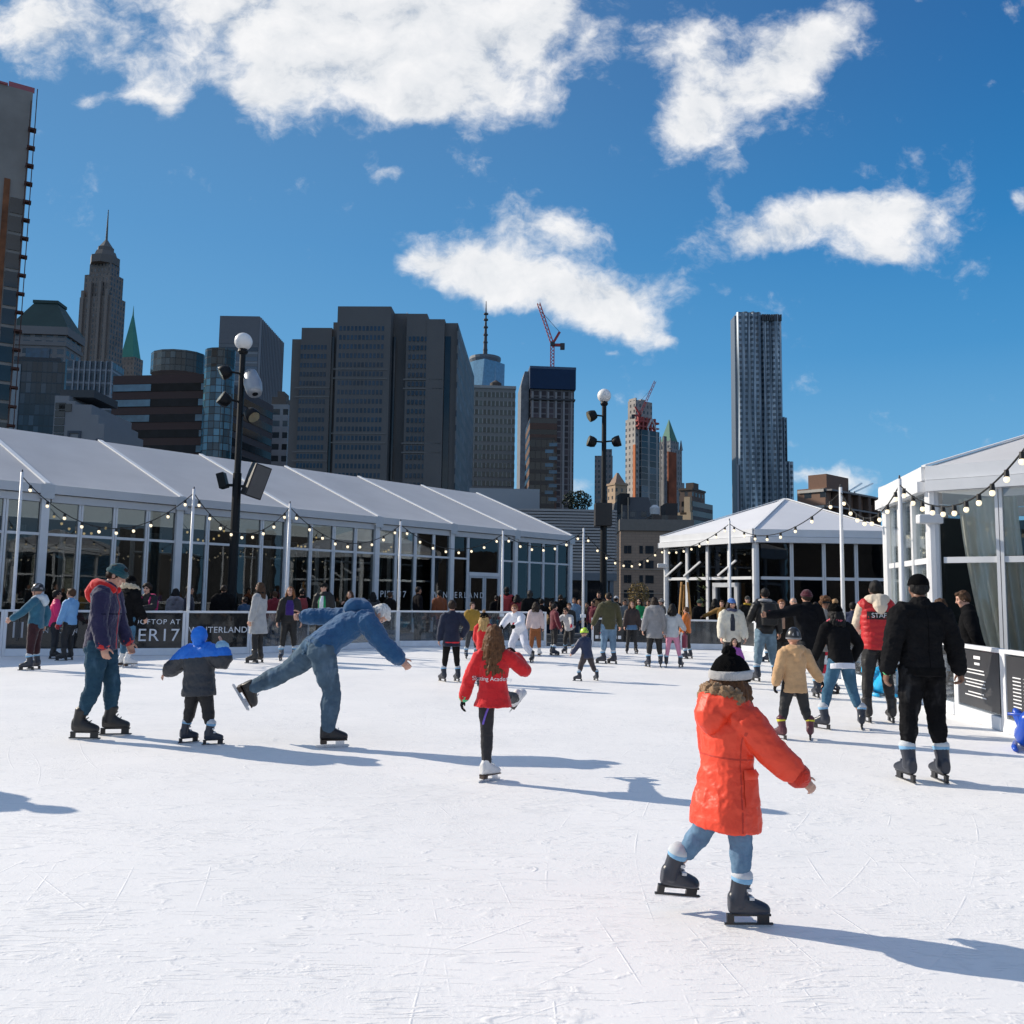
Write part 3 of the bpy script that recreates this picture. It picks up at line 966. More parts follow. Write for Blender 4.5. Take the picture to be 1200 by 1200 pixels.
    for l in (LL, LR):
        limb(b, [l[0], l[0].lerp(l[1], .4), l[1], l[1].lerp(l[2], .35), l[2]], [.050 * H * bw, .045 * H * bw, .031 * H, .030 * H * bw, .018 * H], 12)
        limb(b, [l[2], l[2] - Vector((0, 0, .03 * H))], [.018 * H, .022 * H], 10)
    # head
    hx = .93 if not male else 1.0
    def ell(c, r):
        M = Matrix.Translation(Hd(*c)) @ Rh.to_4x4()
        b.ball((0, 0, 0), tuple(q * hh for q in r), 16, 12, M=M)
    ell((0, -.04, .60), (.325 * hx, .405, .395)); ell((0, .09, .30), (.235 * hx, .27, .27)); ell((0, .24, .12), (.115, .10, .10)); ell((0, .30, .62), (.22, .06, .05))
    for s_ in (-1, 1):
        ell((s_ * .335 * hx, -.03, .47), (.035, .085, .125)); ell((s_ * .16, .24, .40), (.11, .09, .10))
    limb(b, [Hd(0, .345, .56), Hd(0, .40, .46), Hd(0, .425, .385)], [.035 * hh, .05 * hh, .062 * hh], 8, .02)
    ell((0, .33, .245), (.095, .04, .04))
    # hands
    fr = 1.0 if vox < .009 else (1.25 if vox < .013 else 1.5)
    glove_spec = gloves
    for A, sg, hd in ((AL, -1, hands[0]), (AR, 1, hands[1])):
        d = (A[2] - A[1]).normalized()
        inw = Ry0 @ Vector((-sg, 0, 0))
        n = inw - d * inw.dot(d)
        if n.length < .3:
            n = Ry0 @ Vector((0, -1, 0)); n = n - d * n.dot(d)
        thd = Ry0 @ Vector((0, 1, 0.3))
        hand_shape(b, A[2], d, n, hl, k, thd, curl={'relax': 24, 'flat': 8, 'curl': 42, 'fist': 10}[hd], fist=(hd == 'fist'), fr=fr)
    Rhi = Rh.transposed()
    hcol = hair_mat(HAIR[hair[1]])
    def face_post(cs, hb=hb.copy(), Rhi=Rhi.copy(), hh=hh):
        q = (cs - np.array(hb)) @ np.array(Rhi).T / hh
        x, y, z = np.abs(q[:, 0]), q[:, 1], q[:, 2]
        out = np.zeros(len(cs), dtype=int)
        fr_ = y > .16
        out[fr_ & (((x - .135) / .065) ** 2 + ((z - .535) / .034) ** 2 < 1)] = 1
        out[fr_ & (((x - .135) / .10) ** 2 + ((z - .625) / .024) ** 2 < 1)] = 2
        out[fr_ & ((x / .115) ** 2 + ((z - .245) / .035) ** 2 < 1)] = 3
        return out
    weld(b, 'body', [sk, EYEMAT, hcol, LIPC], root, vox, 2, post=face_post)
    # ---------------- trousers
    tb = MB()
    bb = Bm['bulk'] * .8; wv = Bm['wr']
    hs = hw
    loft(tb, [(P + Rp @ Vector((0, 0, -.115 * torso)), sp, fpv, .080 * H * hs + bb, .062 * H + bb), (P + Rp @ Vector((0, -.006 * H, .05 * torso)), sp, fpv, .086 * H * hs + bb * .8, .069 * H + bb * .6), (waist + Rm @ Vector((0, 0, -.05 * torso)), sm_, fm, .070 * H * bw + bb * .3, .050 * H + bb * .3)], 20)
    for i, l in enumerate((LL, LR)):
        e = l[1].lerp(l[2], 1 - Bm['end'])
        limb(tb, [l[0] + Vector((0, 0, .02 * H)), l[0].lerp(l[1], .4), l[1], l[1].lerp(e, .4), l[1].lerp(e, .8), e], [.058 * H * bw + bb, .052 * H * bw + bb, .038 * H + bb, .038 * H * bw + bb, .031 * H + bb * .8, .028 * H + bb * .6], 14, .012 if vox < .009 else .025, wv, 17, seed=i + len(label) * .37, stack=Bm.get('stack', 1.0))
        bt = Rp @ Vector((0, -1, 0))
        limb(tb, [P + Rp @ Vector(((-1, 1)[i] * hipw * .95, -.028 * H, -.02 * H)), l[0].lerp(l[1], .15) + bt * .012 * H], [.052 * H * hs + bb * .7, .05 * H * hs + bb * .7], 12)
    weld(tb, Bm.get('name', 'trousers'), [fabric(Bm['col'], Bm['kind'])] + ([fabric(Bm['col2'], Bm['kind'])] if 'col2' in Bm else []), root, vox * 1.05, 2, Bm['crease'], .07)
    if 'skirt' in Bm:
        s_ = Bm['skirt']
        kb = MB()
        loft(kb, [(P + Rp @ Vector((0, 0, -s_['len'] * torso)), sp, fpv, .115 * H * hs + bb, .095 * H + bb), (P + Rp @ Vector((0, 0, .02 * torso)), sp, fpv, .10 * H * hs + bb * 1.4, .082 * H + bb * 1.4), (waist, sm_, fm, .082 * H * bw + bb, .062 * H + bb)], 20, .05, 2)
        weld(kb, 'skirt', fabric(s_['col'], 'wool'), root, vox, 2, .008)
    # ---------------- jacket
    if top is not None:
        jb = MB(); T['bulk'] *= .72; T['crease'] *= .62; q = T['bulk']; fl_ = T['flare']; qv = T['quilt']; qs = T.get('qs', .09)
        hem = T['hem']
        secs = []
        if hem > .14:
            secs += [(P + Rp @ Vector((0, 0, -hem * H * .9)), sp, fpv, .098 * H * hs + q + fl_, .080 * H + q + fl_)]
            secs += [(P + Rp @ Vector((0, 0, -hem * H * .5)), sp, fpv, .098 * H * hs + q + fl_ * .6, .080 * H + q + fl_ * .6)]
        else:
            secs += [(P + Rp @ Vector((0, 0, -hem * H)), sp, fpv, .090 * H * hs + q + fl_, .072 * H + q + fl_)]
        secs += [(P + Rp @ Vector((0, 0, .10 * torso)), sp, fpv, .090 * H * hs + q, .071 * H + q), (waist, sm_, fm, .083 * H * bw + q, .062 * H + q), (chest, sc, fc, .094 * H * bw + q, .066 * H + q), (nb + Rc @ Vector((0, 0, -.19 * torso)), sc, fc, .094 * H * bw + q, .058 * H + q), (nb + Rc @ Vector((0, 0, -.055 * torso)), sc, fc, .056 * H * bw + q * .7, .042 * H + q * .7), (nb + Rc @ Vector((0, .004 * H, .015 * H)), sc, fc, .040 * H * bw + q * .5, .036 * H + q * .5)]
        loft(jb, secs, 24, T.get('wr', .03), len(label) * .31, qv, qs)
        for A, sh, sd_ in ((AL, shL, 0), (AR, shR, 1)):
            limb(jb, [nb + Rc @ Vector((0, 0, -.10 * torso)), nb.lerp(sh, .6) + Rc @ Vector((0, 0, -.01 * H)), sh], [.036 * H + q * .8, .036 * H * bw + q * .85, .040 * H * bw + q], 12)
            if T['sleeve']:
                w_ = A[1].lerp(A[2], 1 - T['cuff'])
                limb(jb, [sh, A[0].lerp(A[1], .5), A[1], A[1].lerp(w_, .5), w_], [.040 * H * bw + q, .037 * H * bw + q, .032 * H + q, .029 * H + q, (.026 * H + q * .8) if not qv else .027 * H + q * .42], 14, .02, T.get('swr', .06), 15, seed=sd_ * 3.1 + len(label) * .17, quilt=qv, qs=qs)
        if T['collar']:
            limb(jb, [nb + Rc @ Vector((0, .0, -.005 * H)), nb + Rc @ Vector((0, .008 * H, .030 * H))], [.046 * H * bw + q * .5, .042 * H * bw + q * .4], 14)
        if T['hood'] == 'down':
            for s_ in (-1, 1):
                limb(jb, [nb + Rc @ Vector((s_ * .05 * H, .03 * H, .0)), nb + Rc @ Vector((s_ * .055 * H, -.03 * H, .012 * H)), nb + Rc @ Vector((0, -.062 * H, -.004 * H)), nb + Rc @ Vector((-s_ * .05 * H, -.035 * H, .01 * H))], [.020 * H + q * .6, .030 * H + q * .6, .036 * H + q * .7, .028 * H + q * .6], 10)
            limb(jb, [nb + Rc @ Vector((0, -.055 * H, .01 * H)), nb + Rc @ Vector((0, -.075 * H, -.085 * H))], [.045 * H + q * .6, .03 * H], 12)
        mats = [fabric(T['col'], T['kind'])]
        post = None
        if T['zone'] is not None:
            mats.append(fabric(T['zone'][1], T['kind']))
            fn = T['zone'][0]
            ci, cR = chest.copy(), np.array(Rc.transposed())
            post = lambda cs, fn=fn, ci=ci, cR=cR, H=H: fn((cs - np.array(ci)) @ cR.T / H)
        weld(jb, T.get('name', 'jacket'), mats, root, vox * 1.05, 2 if not qv else 1, T['crease'], .085, post)
        if T['hoodcol'] is not None:
            hb_ = MB(); hq = T.get('hoodbulk', .012)
            for s_ in (-1, 1):
                limb(hb_, [nb + Rc @ Vector((s_ * .035 * H, .05 * H, .0)), nb + Rc @ Vector((s_ * .062 * H, .0, .02 * H)), nb + Rc @ Vector((s_ * .04 * H, -.055 * H, .025 * H)), nb + Rc @ Vector((0, -.07 * H, .02 * H))], [.018 * H + hq, .026 * H + hq, .032 * H + hq, .034 * H + hq], 10)
            limb(hb_, [nb + Rc @ Vector((0, -.06 * H, .035 * H)), nb + Rc @ Vector((0, -.085 * H, -.03 * H)), nb + Rc @ Vector((0, -.085 * H, -.07 * H))], [.04 * H + hq, .046 * H + hq, .025 * H + hq], 12)
            weld(hb_, 'hood', fabric(T['hoodcol'], T['kind']), root, vox, 2, .006)
    # ---------------- gloves
    if gloves is not None:
        for A, sg, hd in ((AL, -1, hands[0]), (AR, 1, hands[1])):
            gb = MB(); d = (A[2] - A[1]).normalized()
            inw = Ry0 @ Vector((-sg, 0, 0)); n = inw - d * inw.dot(d)
            if n.length < .3:
                n = Ry0 @ Vector((0, -1, 0)); n = n - d * n.dot(d)
            hand_shape(gb, A[2], d, n, hl * 1.08, k, Ry0 @ Vector((0, 1, .3)), curl={'relax': 24, 'flat': 8, 'curl': 42, 'fist': 10}[hd], fist=(hd == 'fist'), fr=fr * 1.35)
            limb(gb, [A[2] - d * .03 * H, A[2] + d * .02 * H], [.024 * H, .022 * H], 10)
            weld(gb, 'glove', fabric(gloves, 'wool'), root, vox, 1)
    # ---------------- hair
    style = hair[0]
    if style != 'none':
        gb = MB()
        def hell(c, r):
            gb.ball((0, 0, 0), tuple(q_ * hh for q_ in r), 16, 12, M=Matrix.Translation(Hd(*c)) @ Rh.to_4x4())
        rnd = random.Random(len(label) * 13 + int(H * 100))
        if style in ('short', 'long', 'bob', 'pony', 'curly', 'fade'):
            t_ = .0 if style != 'fade' else -.012
            hell((0, -.085, .66), (.345 + t_, .385 + t_, .375 + t_)); hell((0, -.2, .46), (.29, .24, .24))
            for s_ in (-1, 1):
                hell((s_ * .27, -.10, .55), (.085, .22, .22))
            if style == 'short':
                hell((0, .17, .88), (.24, .18, .10))
        if style == 'curly':
            for i in range(38):
                a = rnd.uniform(0, 6.28); e = rnd.uniform(-.3, 1.4)
                p = Vector((math.cos(a) * math.cos(e) * .38, math.sin(a) * math.cos(e) * .42 - .08, .64 + .40 * math.sin(e)))
                if p.y > .25 and p.z < .72:
                    continue
                hell(tuple(p), (.11, .11, .11))
        if style in ('long', 'bob', 'pony'):
            Lh = {'long': hair[2] if len(hair) > 2 else 1.5, 'bob': .75, 'pony': .4}[style]
            ns = 26 if vox < .010 else 12
            hairw = hair[3] if len(hair) > 3 else .1
            rr = (.055 if ns > 20 else .09) * hh
            for i in range(ns):
                a = R(-205 + 230 * i / (ns - 1)) if style != 'pony' else R(-120 + 60 * i / (ns - 1))
                top_ = Hd(.30 * math.cos(a), -.08 + .34 * math.sin(a), .66)
                wd = 1 + hairw * max(0, abs(math.cos(a)) - .6)
                mid_ = Hd(.385 * wd * math.cos(a), -.09 + .40 * math.sin(a), .34)
                dn = Vector((0, 0, -1))
                back = (Rc @ Vector((0, -1, 0)))
                ln = Lh * hh * rnd.uniform(.82, 1.06)
                pts = [top_, mid_]
                cur = mid_.copy(); nseg = 6
                ph = rnd.uniform(0, 6.28)
                for j in range(nseg):
                    f = (j + 1) / nseg
                    cur = cur + (dn * .95 + Rc @ Vector((0, 0, -1)) * .25).normalized() * ln / nseg + back * .015 * hh + Rc @ Vector((math.cos(a) * .02 * hh, 0, 0))
                    pts.append(cur + Rc @ Vector((math.sin(ph + f * 7) * .03 * hh, math.cos(ph + f * 6) * .03 * hh, 0)))
                limb(gb, pts, [rr * .8, rr] + [rr * (1.05 - .35 * (j / nseg)) for j in range(nseg)], 7, .03)
            if style != 'pony' and ns <= 20 or style == 'long':
                loft(gb, [(Hd(0, -.22, .42) + Vector((0, 0, -Lh * .72 * hh)) + Rc @ Vector((0, -.02 * hh, 0)), sc, fc, .26 * hh, .09 * hh), (Hd(0, -.25, .35), sc, fc, .33 * hh, .16 * hh), (Hd(0, -.15, .7), sc, fc, .28 * hh, .22 * hh)], 14)
        weld(gb, 'hair', hcol, root, vox * .9, 1 if style in ('long', 'curly') else 2, .02 * hh / .2 if style != 'fade' else .004, .05)
    # ---------------- headwear
    if hat is not None:
        kind, hc = hat[0], hat[1]
        gb = MB()
        def dome(grow, z0_, fwd=0.0):
            rg = []
            for j in range(9):
                e = R(-8 + 97 * j / 8)
                rg.append([tuple(Hd((.345 + grow) * math.cos(e) * math.cos(a), -.04 + fwd + (.42 + grow) * math.cos(e) * math.sin(a), z0_ + (1.04 + grow - z0_) * math.sin(e))) for a in [2 * math.pi * i / 20 for i in range(20)]])
            gb.rings(rg)
        if kind == 'beanie':
            gw = hat[4] if len(hat) > 4 else 0
            dome(.045 + gw, .60)
            o = weld(gb, 'beanie', fabric(hc, 'knit'), root, vox * .9, 2, .008, .05)
            fb = MB()
            rg = []
            for (g_, z_) in ((.04 + gw, .56), (.075 + gw, .58), (.085 + gw, .68 + gw * .5), (.06 + gw, .74 + gw * .5)):
                rg.append([tuple(Hd((.345 + g_) * math.cos(a), -.04 + (.42 + g_) * math.sin(a), z_ + .05 * math.sin(a))) for a in [2 * math.pi * i / 22 for i in range(22)]])
            fb.rings(rg)
            weld(fb, 'hat_band', fabric(hat[2] if len(hat) > 2 and hat[2] else hc, 'knit'), root, vox * .9, 1)
            if len(hat) > 3 and hat[3]:
                pb = MB(); c = Hd(0, -.12, 1.16)
                rnd = random.Random(5)
                for i in range(26):
                    v = Vector((rnd.gauss(0, 1), rnd.gauss(0, 1), rnd.gauss(0, 1))).normalized() * .085 * hh * 1.2
                    pb.ball(tuple(c + v), .07 * hh, 6, 5)
                pb.ball(tuple(c), .13 * hh, 10, 8)
                weld(pb, 'pompom', fabric(hat[3], 'wool'), root, vox * .8, 1, .02, .02)
        elif kind == 'cap':
            dome(.03, .66)
            br = MB()
            dirn = -1 if len(hat) > 2 and hat[2] == 'back' else 1
            vs, fs = [], []
            for zz in (.0, .035):
                for i in range(9):
                    a = R(20 + 140 * i / 8)
                    x, y = .33 * math.cos(a), -.04 + .40 * math.sin(a)
                    vs.append(tuple(Hd(x, y * dirn, .72 + zz))); vs.append(tuple(Hd(x * 1.0, (y + .32 * math.sin(a)) * dirn, .68 + zz - .03 * abs(math.cos(a)))))
            for i in range(8):
                fs.append((2 * i, 2 * i + 2, 2 * i + 3, 2 * i + 1)); fs.append((18 + 2 * i, 18 + 2 * i + 1, 18 + 2 * i + 3, 18 + 2 * i + 2))
                fs.append((2 * i + 1, 2 * i + 3, 18 + 2 * i + 3, 18 + 2 * i + 1))
            gbo = weld(gb, 'cap', fabric(hc, 'wool'), root, vox * .8, 1)
            br.add(vs, fs).build('brim', fabric(hat[3] if len(hat) > 3 else hc, 'wool'), root, smooth=True)
        elif kind == 'helmet':
            dome(.10, .52)
            gbo = weld(gb, 'helmet', [plain('helmet_' + label[:8], hc, .3, 0, .5, .1, 4), plain('helmet_vent_' + label[:8], hat[2] if len(hat) > 2 else (.02, .02, .02), .4)], root, vox * .8, 1,
                       post=(lambda cs, hb=hb.copy(), Q=np.array(Rhi), hh=hh, ptn=(hat[3] if len(hat) > 3 else 'vent'): _helmet(cs, hb, Q, hh, ptn)))
            sb = MB()
            for s_ in (-1, 1):
                limb(sb, [Hd(s_ * .37, -.02, .6), Hd(s_ * .32, .1, .3), Hd(s_ * .02, .2, .02)], [.02 * hh] * 3, 6, .03)
            sb.build('chin_strap', BLACK_METAL, root, smooth=True)
        elif kind == 'hood':
            rg = []
            for j in range(10):
                e = R(-62 + 150 * j / 9)
                rg.append([tuple(Hd((.40) * math.cos(e) * math.cos(a), -.10 + (.46) * math.cos(e) * math.sin(a), .56 + .50 * math.sin(e))) for a in [2 * math.pi * i / 20 for i in range(20)]])
            gb.rings(rg)
            limb(gb, [Hd(0, -.08, .2), nb + Rc @ Vector((0, 0, .0))], [.33 * hh, .34 * hh], 14)
            weld(gb, 'hood', fabric(hc, 'shell'), root, vox, 3, .012, .06)
    # ---------------- skates
    for i, (l, sg) in enumerate(((LL, -1), (LR, 1))):
        sh_dir = (l[1] - l[2]).normalized()
        if fp[i] is None:
            f = Rz(-sg * toe[i]) @ Vector((0, 1, 0)); u = Vector((0, 0, 1))
        else:
            f = Rz(-sg * toe[i]) @ (Rx(fp[i]) @ Vector((0, 1, 0)))
            u = sh_dir - f * sh_dir.dot(f)
            u = u.normalized() if u.length > .05 else Vector((0, 0, 1))
        s_ = f.cross(u).normalized(); u = s_.cross(f)
        M = Matrix(((s_.x * fl, f.x * fl, u.x * fl, l[2].x), (s_.y * fl, f.y * fl, u.y * fl, l[2].y), (s_.z * fl, f.z * fl, u.z * fl, l[2].z), (0, 0, 0, 1)))
        sk_o = place(sm, 'skate' if skates != 'shoe' else 'shoe', root, M)
        for nm, me in skids:
            place(me, nm, sk_o)
    J = dict(P=P, waist=waist, chest=chest, nb=nb, hb=hb, Rc=Rc, Rp=Rp, Rh=Rh, Hd=Hd, AL=AL, AR=AR, LL=LL, LR=LR, H=H, hh=hh, root=root, vox=vox, shL=shL, shR=shR, torso=torso, q=T['bulk'], label=label)
    for ex in extras:
        ex(J)
    return J

def _helmet(cs, hb, Q, hh, ptn):
    q = (cs - np.array(hb)) @ Q.T / hh
    out = np.zeros(len(cs), dtype=int)
    if ptn == 'vent':
        out[(np.sin(q[:, 0] * 22) > .35) & (np.sin(q[:, 1] * 9 + 1) > -.2) & (q[:, 2] > .66)] = 1
        out[q[:, 2] < .54] = 1
    else:
        v = np.sin(q[:, 0] * 17 + 2 * np.sin(q[:, 2] * 9)) + np.sin(q[:, 1] * 15 + q[:, 2] * 11)
        out[v > .5] = 1
    return out

# ---- extras: small garment pieces hung on a finished figure
def ex_scarf(col, w=1.0):
    def f(J):
        b = MB(); H, nb, Rc = J['H'], J['nb'], J['Rc']
        pts = [nb + Rc @ Vector((math.cos(a) * .052 * H * w, math.sin(a) * .05 * H * w + .006 * H, .022 * H + .006 * H * math.sin(2 * a))) for a in [2 * math.pi * i / 10 for i in range(11)]]
        limb(b, pts, [.020 * H] * 11, 10)
        weld(b, 'scarf', fabric(col, 'wool'), J['root'], J['vox'], 2, .008, .04)
    return f
def ex_fur(col, w=1.0, dy=-.0, up=0.0):
    def f(J):
        b = MB(); H, nb, Rc = J['H'], J['nb'], J['Rc']; rnd = random.Random(9)
        for i in range(190):
            a = 2 * math.pi * i / 190
            c = nb + Rc @ Vector((math.cos(a) * .075 * H * w, math.sin(a) * .06 * H * w + dy * H, (.035 + up) * H - .02 * H * math.sin(a)))
            c += Vector((rnd.uniform(-1, 1), rnd.uniform(-1, 1), rnd.uniform(-1, 1))) * .017 * H
            b.ball(tuple(c), .015 * H * rnd.uniform(.6, 1.4), 6, 5)
        weld(b, 'fur_trim', fabric(col, 'wool'), J['root'], J['vox'] * .9, 1, .03, .018)
    return f
def ex_pack(col, col2=None, sx=1.0):
    def f(J):
        H, Rc, c = J['H'], J['Rc'], J['chest']
        b = MB()
        loft(b, [(c + Rc @ Vector((0, -.125 * H - J['q'], -.13 * H)), Rc @ Vector((1, 0, 0)), Rc @ Vector((0, 1, 0)), .075 * H * sx, .045 * H), (c + Rc @ Vector((0, -.135 * H - J['q'], 0)), Rc @ Vector((1, 0, 0)), Rc @ Vector((0, 1, 0)), .085 * H * sx, .055 * H), (c + Rc @ Vector((0, -.11 * H - J['q'], .12 * H)), Rc @ Vector((1, 0, 0)), Rc @ Vector((0, 1, 0)), .065 * H * sx, .035 * H)], 16)
        weld(b, 'backpack', fabric(col, 'shell'), J['root'], J['vox'], 2, .01)
        if col2:
            q = MB(); p = c + Rc @ Vector((-.02 * H, -.19 * H - J['q'], .01 * H))
            q.ball(tuple(p), (.028 * H, .01 * H, .028 * H), 10, 8); q.build('patch', fabric(col2, 'shell'), J['root'], smooth=True)
        st = MB()
        for s_ in (-1, 1):
            limb(st, [c + Rc @ Vector((s_ * .06 * H, -.08 * H, .1 * H)), J['nb'] + Rc @ Vector((s_ * .062 * H, 0, -.0 * H)), c + Rc @ Vector((s_ * .07 * H, .085 * H + J['q'], .05 * H)), c + Rc @ Vector((s_ * .09 * H, .05 * H, -.1 * H))], [.014 * H] * 4, 8)
        st.build('strap', fabric(col, 'shell'), J['root'], smooth=True)
    return f
def ex_hem(col, hem, h=.022, grow=.004):
    """contrasting band round the hem"""
    def f(J):
        H, P, Rp = J['H'], J['P'], J['Rp']; b = MB()
        sp, fp_ = Rp @ Vector((1, 0, 0)), Rp @ Vector((0, 1, 0))
        a, d = .097 * H + J['q'] + grow, .077 * H + J['q'] + grow
        loft(b, [(P + Rp @ Vector((0, 0, -(hem + h) * H)), sp, fp_, a, d), (P + Rp @ Vector((0, 0, -hem * H)), sp, fp_, a, d)], 22)
        weld(b, 'hem_band', fabric(col, 'wool'), J['root'], J['vox'] * .8, 1)
    return f
def ex_cuff(col, which='LR', r=.030):
    def f(J):
        for n_ in which:
            A = J['A' + n_]; d = (A[2] - A[1]).normalized(); H = J['H']
            b = MB(); limb(b, [A[2] - d * .022 * H, A[2] + d * .004 * H], [r * H + J['q'] * .7, r * H + J['q'] * .6], 12, curve=False)
            weld(b, 'cuff', fabric(col, 'knit'), J['root'], J['vox'] * .8, 1)
    return f
def ex_text(txt, size, col, zf, back=True, patch=None, ang=0):
    """lettering laid on the back (or chest) of the jacket"""
    def f(J):
        TEXTS.append((J, txt, size, col, zf, back, patch, ang))
    return f
TEXTS = []
BANDS = []
def ex_band(name, col, az, z, off=.002, frame='c', kind='wool', target=('jacket', 'coat')):
    """seam, pocket or rib laid on the garment: azimuth range (0 = right side, 90 = front, 270 = back), height range in body heights"""
    def f(J):
        BANDS.append((J, name, col, az, z, off, frame, kind, target))
    return f
def flush_texts():
    from mathutils.bvhtree import BVHTree
    for J, name, col, az, z, off, frame, kind, target in BANDS:
        jk = next(c for c in J['root'].children if c.name.split('.')[0] in target)
        me = jk.data
        tree = BVHTree.FromPolygons([v.co.copy() for v in me.vertices], [tuple(p.vertices) for p in me.polygons])
        Rf, c, H = (J['Rc'], J['chest'], J['H']) if frame == 'c' else (J['Rp'], J['P'], J['H'])
        n = max(2, int((az[1] - az[0]) / 4)); k = max(1, int((z[1] - z[0]) * H / .018))
        vs, fs = [], []
        for j in range(k + 1):
            for i in range(n + 1):
                a = R(az[0] + (az[1] - az[0]) * i / n); zz = z[0] + (z[1] - z[0]) * j / k
                d = Rf @ Vector((math.cos(a), math.sin(a), 0)); o_ = c + Rf @ Vector((0, 0, zz * H))
                loc, nrm, _, _ = tree.ray_cast(o_, d, .3)
                hit = loc if loc is not None else o_ + d * .1
                edge = 0 if (0 < i < n and 0 < j < k) else .55
                vs.append(tuple(hit + d * off * (1 - edge)))
        for j in range(k):
            for i in range(n):
                a = j * (n + 1) + i
                fs.append((a, a + 1, a + n + 2, a + n + 1))
        MB().add(vs, fs).build(name, fabric(col, kind), J['root'], smooth=True)
    BANDS.clear()
    for J, txt, size, col, zf, back, patch, ang in TEXTS:
        jk = sorted((c for c in J['root'].children if c.name.split('.')[0] in ('vest', 'jacket', 'jersey', 'coat')), key=lambda c: c.name.split('.')[0] != 'vest')[0]
        me = jk.data
        tree = BVHTree.FromPolygons([v.co.copy() for v in me.vertices], [tuple(p.vertices) for p in me.polygons])
        cu = bpy.data.curves.new('lettering', 'FONT'); cu.body = txt; cu.size = size; cu.align_x = 'CENTER'; cu.align_y = 'CENTER'
        tmp = bpy.data.objects.new('tmp', cu); COL.objects.link(tmp)
        bpy.context.view_layer.update()
        tm = bpy.data.meshes.new_from_object(tmp.evaluated_get(bpy.context.evaluated_depsgraph_get()))
        bpy.data.objects.remove(tmp)
        Rc, c, H = J['Rc'], J['chest'], J['H']
        sg = -1 if back else 1
        def layon(mesh, off):
            bm = bmesh.new(); bm.from_mesh(mesh)
            bmesh.ops.triangulate(bm, faces=bm.faces[:])
            for _ in range(2):
                bmesh.ops.subdivide_edges(bm, edges=[e for e in bm.edges if e.calc_length() > .012], cuts=1)
            for v in bm.verts:
                x, y = v.co.x * math.cos(ang) - v.co.y * math.sin(ang), v.co.x * math.sin(ang) + v.co.y * math.cos(ang)
                o_ = c + Rc @ Vector((x * -sg, sg * .4, zf * H + y))
                loc, nrm, _, _ = tree.ray_cast(o_, Rc @ Vector((0, -sg, 0)))
                v.co = (loc + Rc @ Vector((0, sg * off, 0))) if loc is not None else (c + Rc @ Vector((x * -sg, sg * .1, zf * H + y)))
            bm.to_mesh(mesh); bm.free()
        if patch:
            g = MB(); w, h = patch[1], patch[2]; n = 10
            g.add([((i / n - .5) * w, (j - .5) * h, 0) for j in (0, 1) for i in range(n + 1)], [(i, i + 1, n + 2 + i, n + 1 + i) for i in range(n)])
            pm = g.mesh('patch', plain('cloth_patch', patch[0], .8)); layon(pm, .004)
            place(pm, 'patch', J['root'])
        layon(tm, .008)
        tm.materials.clear(); tm.materials.append(plain('printed_' + str(col), col, .8))
        place(tm, 'lettering', J['root'])
    TEXTS.clear()
# ================================================================== THE CAST
PEND_SP = []
SK, SPG = 'skaters on the ice', 'people standing behind the barrier'
def HT(px, pf, pt, hat=0.0):
    f = gp(px, pf)
    return (at(px, pt, f.y).z - hat) / 1.065
def ex_vest(col, hem=.03, quilt=.05, q=.034):
    def f(J):
        H, P, Rp, Rc, nb, ch = J['H'], J['P'], J['Rp'], J['Rc'], J['nb'], J['chest']
        b = MB(); sp, fp_ = Rp @ Vector((1, 0, 0)), Rp @ Vector((0, 1, 0)); sc, fc = Rc @ Vector((1, 0, 0)), Rc @ Vector((0, 1, 0))
        t_ = J['torso']
        loft(b, [(P + Rp @ Vector((0, 0, -hem * H)), sp, fp_, .094 * H + q, .074 * H + q), (J['waist'], sc, fc, .090 * H + q, .068 * H + q), (ch, sc, fc, .102 * H + q, .072 * H + q), (nb + Rc @ Vector((0, 0, -.17 * t_)), sc, fc, .102 * H + q, .066 * H + q), (nb + Rc @ Vector((0, 0, -.05 * t_)), sc, fc, .08 * H + q * .8, .048 * H + q * .8), (nb, sc, fc, .045 * H + q * .4, .04 * H + q * .4)], 26, .02, 1, quilt, .075, step=.012)
        for s_ in (J['shL'], J['shR']):
            limb(b, [nb + Rc @ Vector((0, 0, -.09 * t_)), s_], [.040 * H + q * .7, .041 * H + q * .8], 12)
        weld(b, 'vest', fabric(col, 'puffer'), J['root'], J['vox'], 1, .01)
    return f
def ex_bag(col, side=1):
    def f(J):
        H = J['H']; A = J['AR'] if side > 0 else J['AL']; w = A[2] - Vector((0, 0, .06 * H))
        b = MB().box((w.x - .04, w.y - .13, w.z - .34), (w.x + .05, w.y + .13, w.z - .04)); b.build('bag', fabric(col, 'shell'), J['root'], bevel=.03)
        st = MB().tube([w + Vector((0, -.1, -.05)), w + Vector((0, 0, .05)), w + Vector((0, .1, -.05))], .01, 6); st.build('bag_strap', fabric(col, 'shell'), J['root'])
    return f
def ex_stripe(col, which='L', out=1):
    def f(J):
        l = J['L' + which]; H = J['H']; b = MB()
        back = Vector((0, -1, 0)); s_ = Vector((1, 0, 0))
        r = .052 * H + .006
        pts = [l[0] + back * r * .5 + s_ * r * .9, l[0].lerp(l[1], .4) + back * r * .98 + s_ * .01, l[0].lerp(l[1], .75) + back * r * .8 - s_ * r * .35]
        P_, V_ = catmull(pts, [.008 * H] * 3, .03)
        b.tube(P_, V_, 6); b.build('stripe', fabric(col, 'shell'), J['root'], smooth=True)
    return f
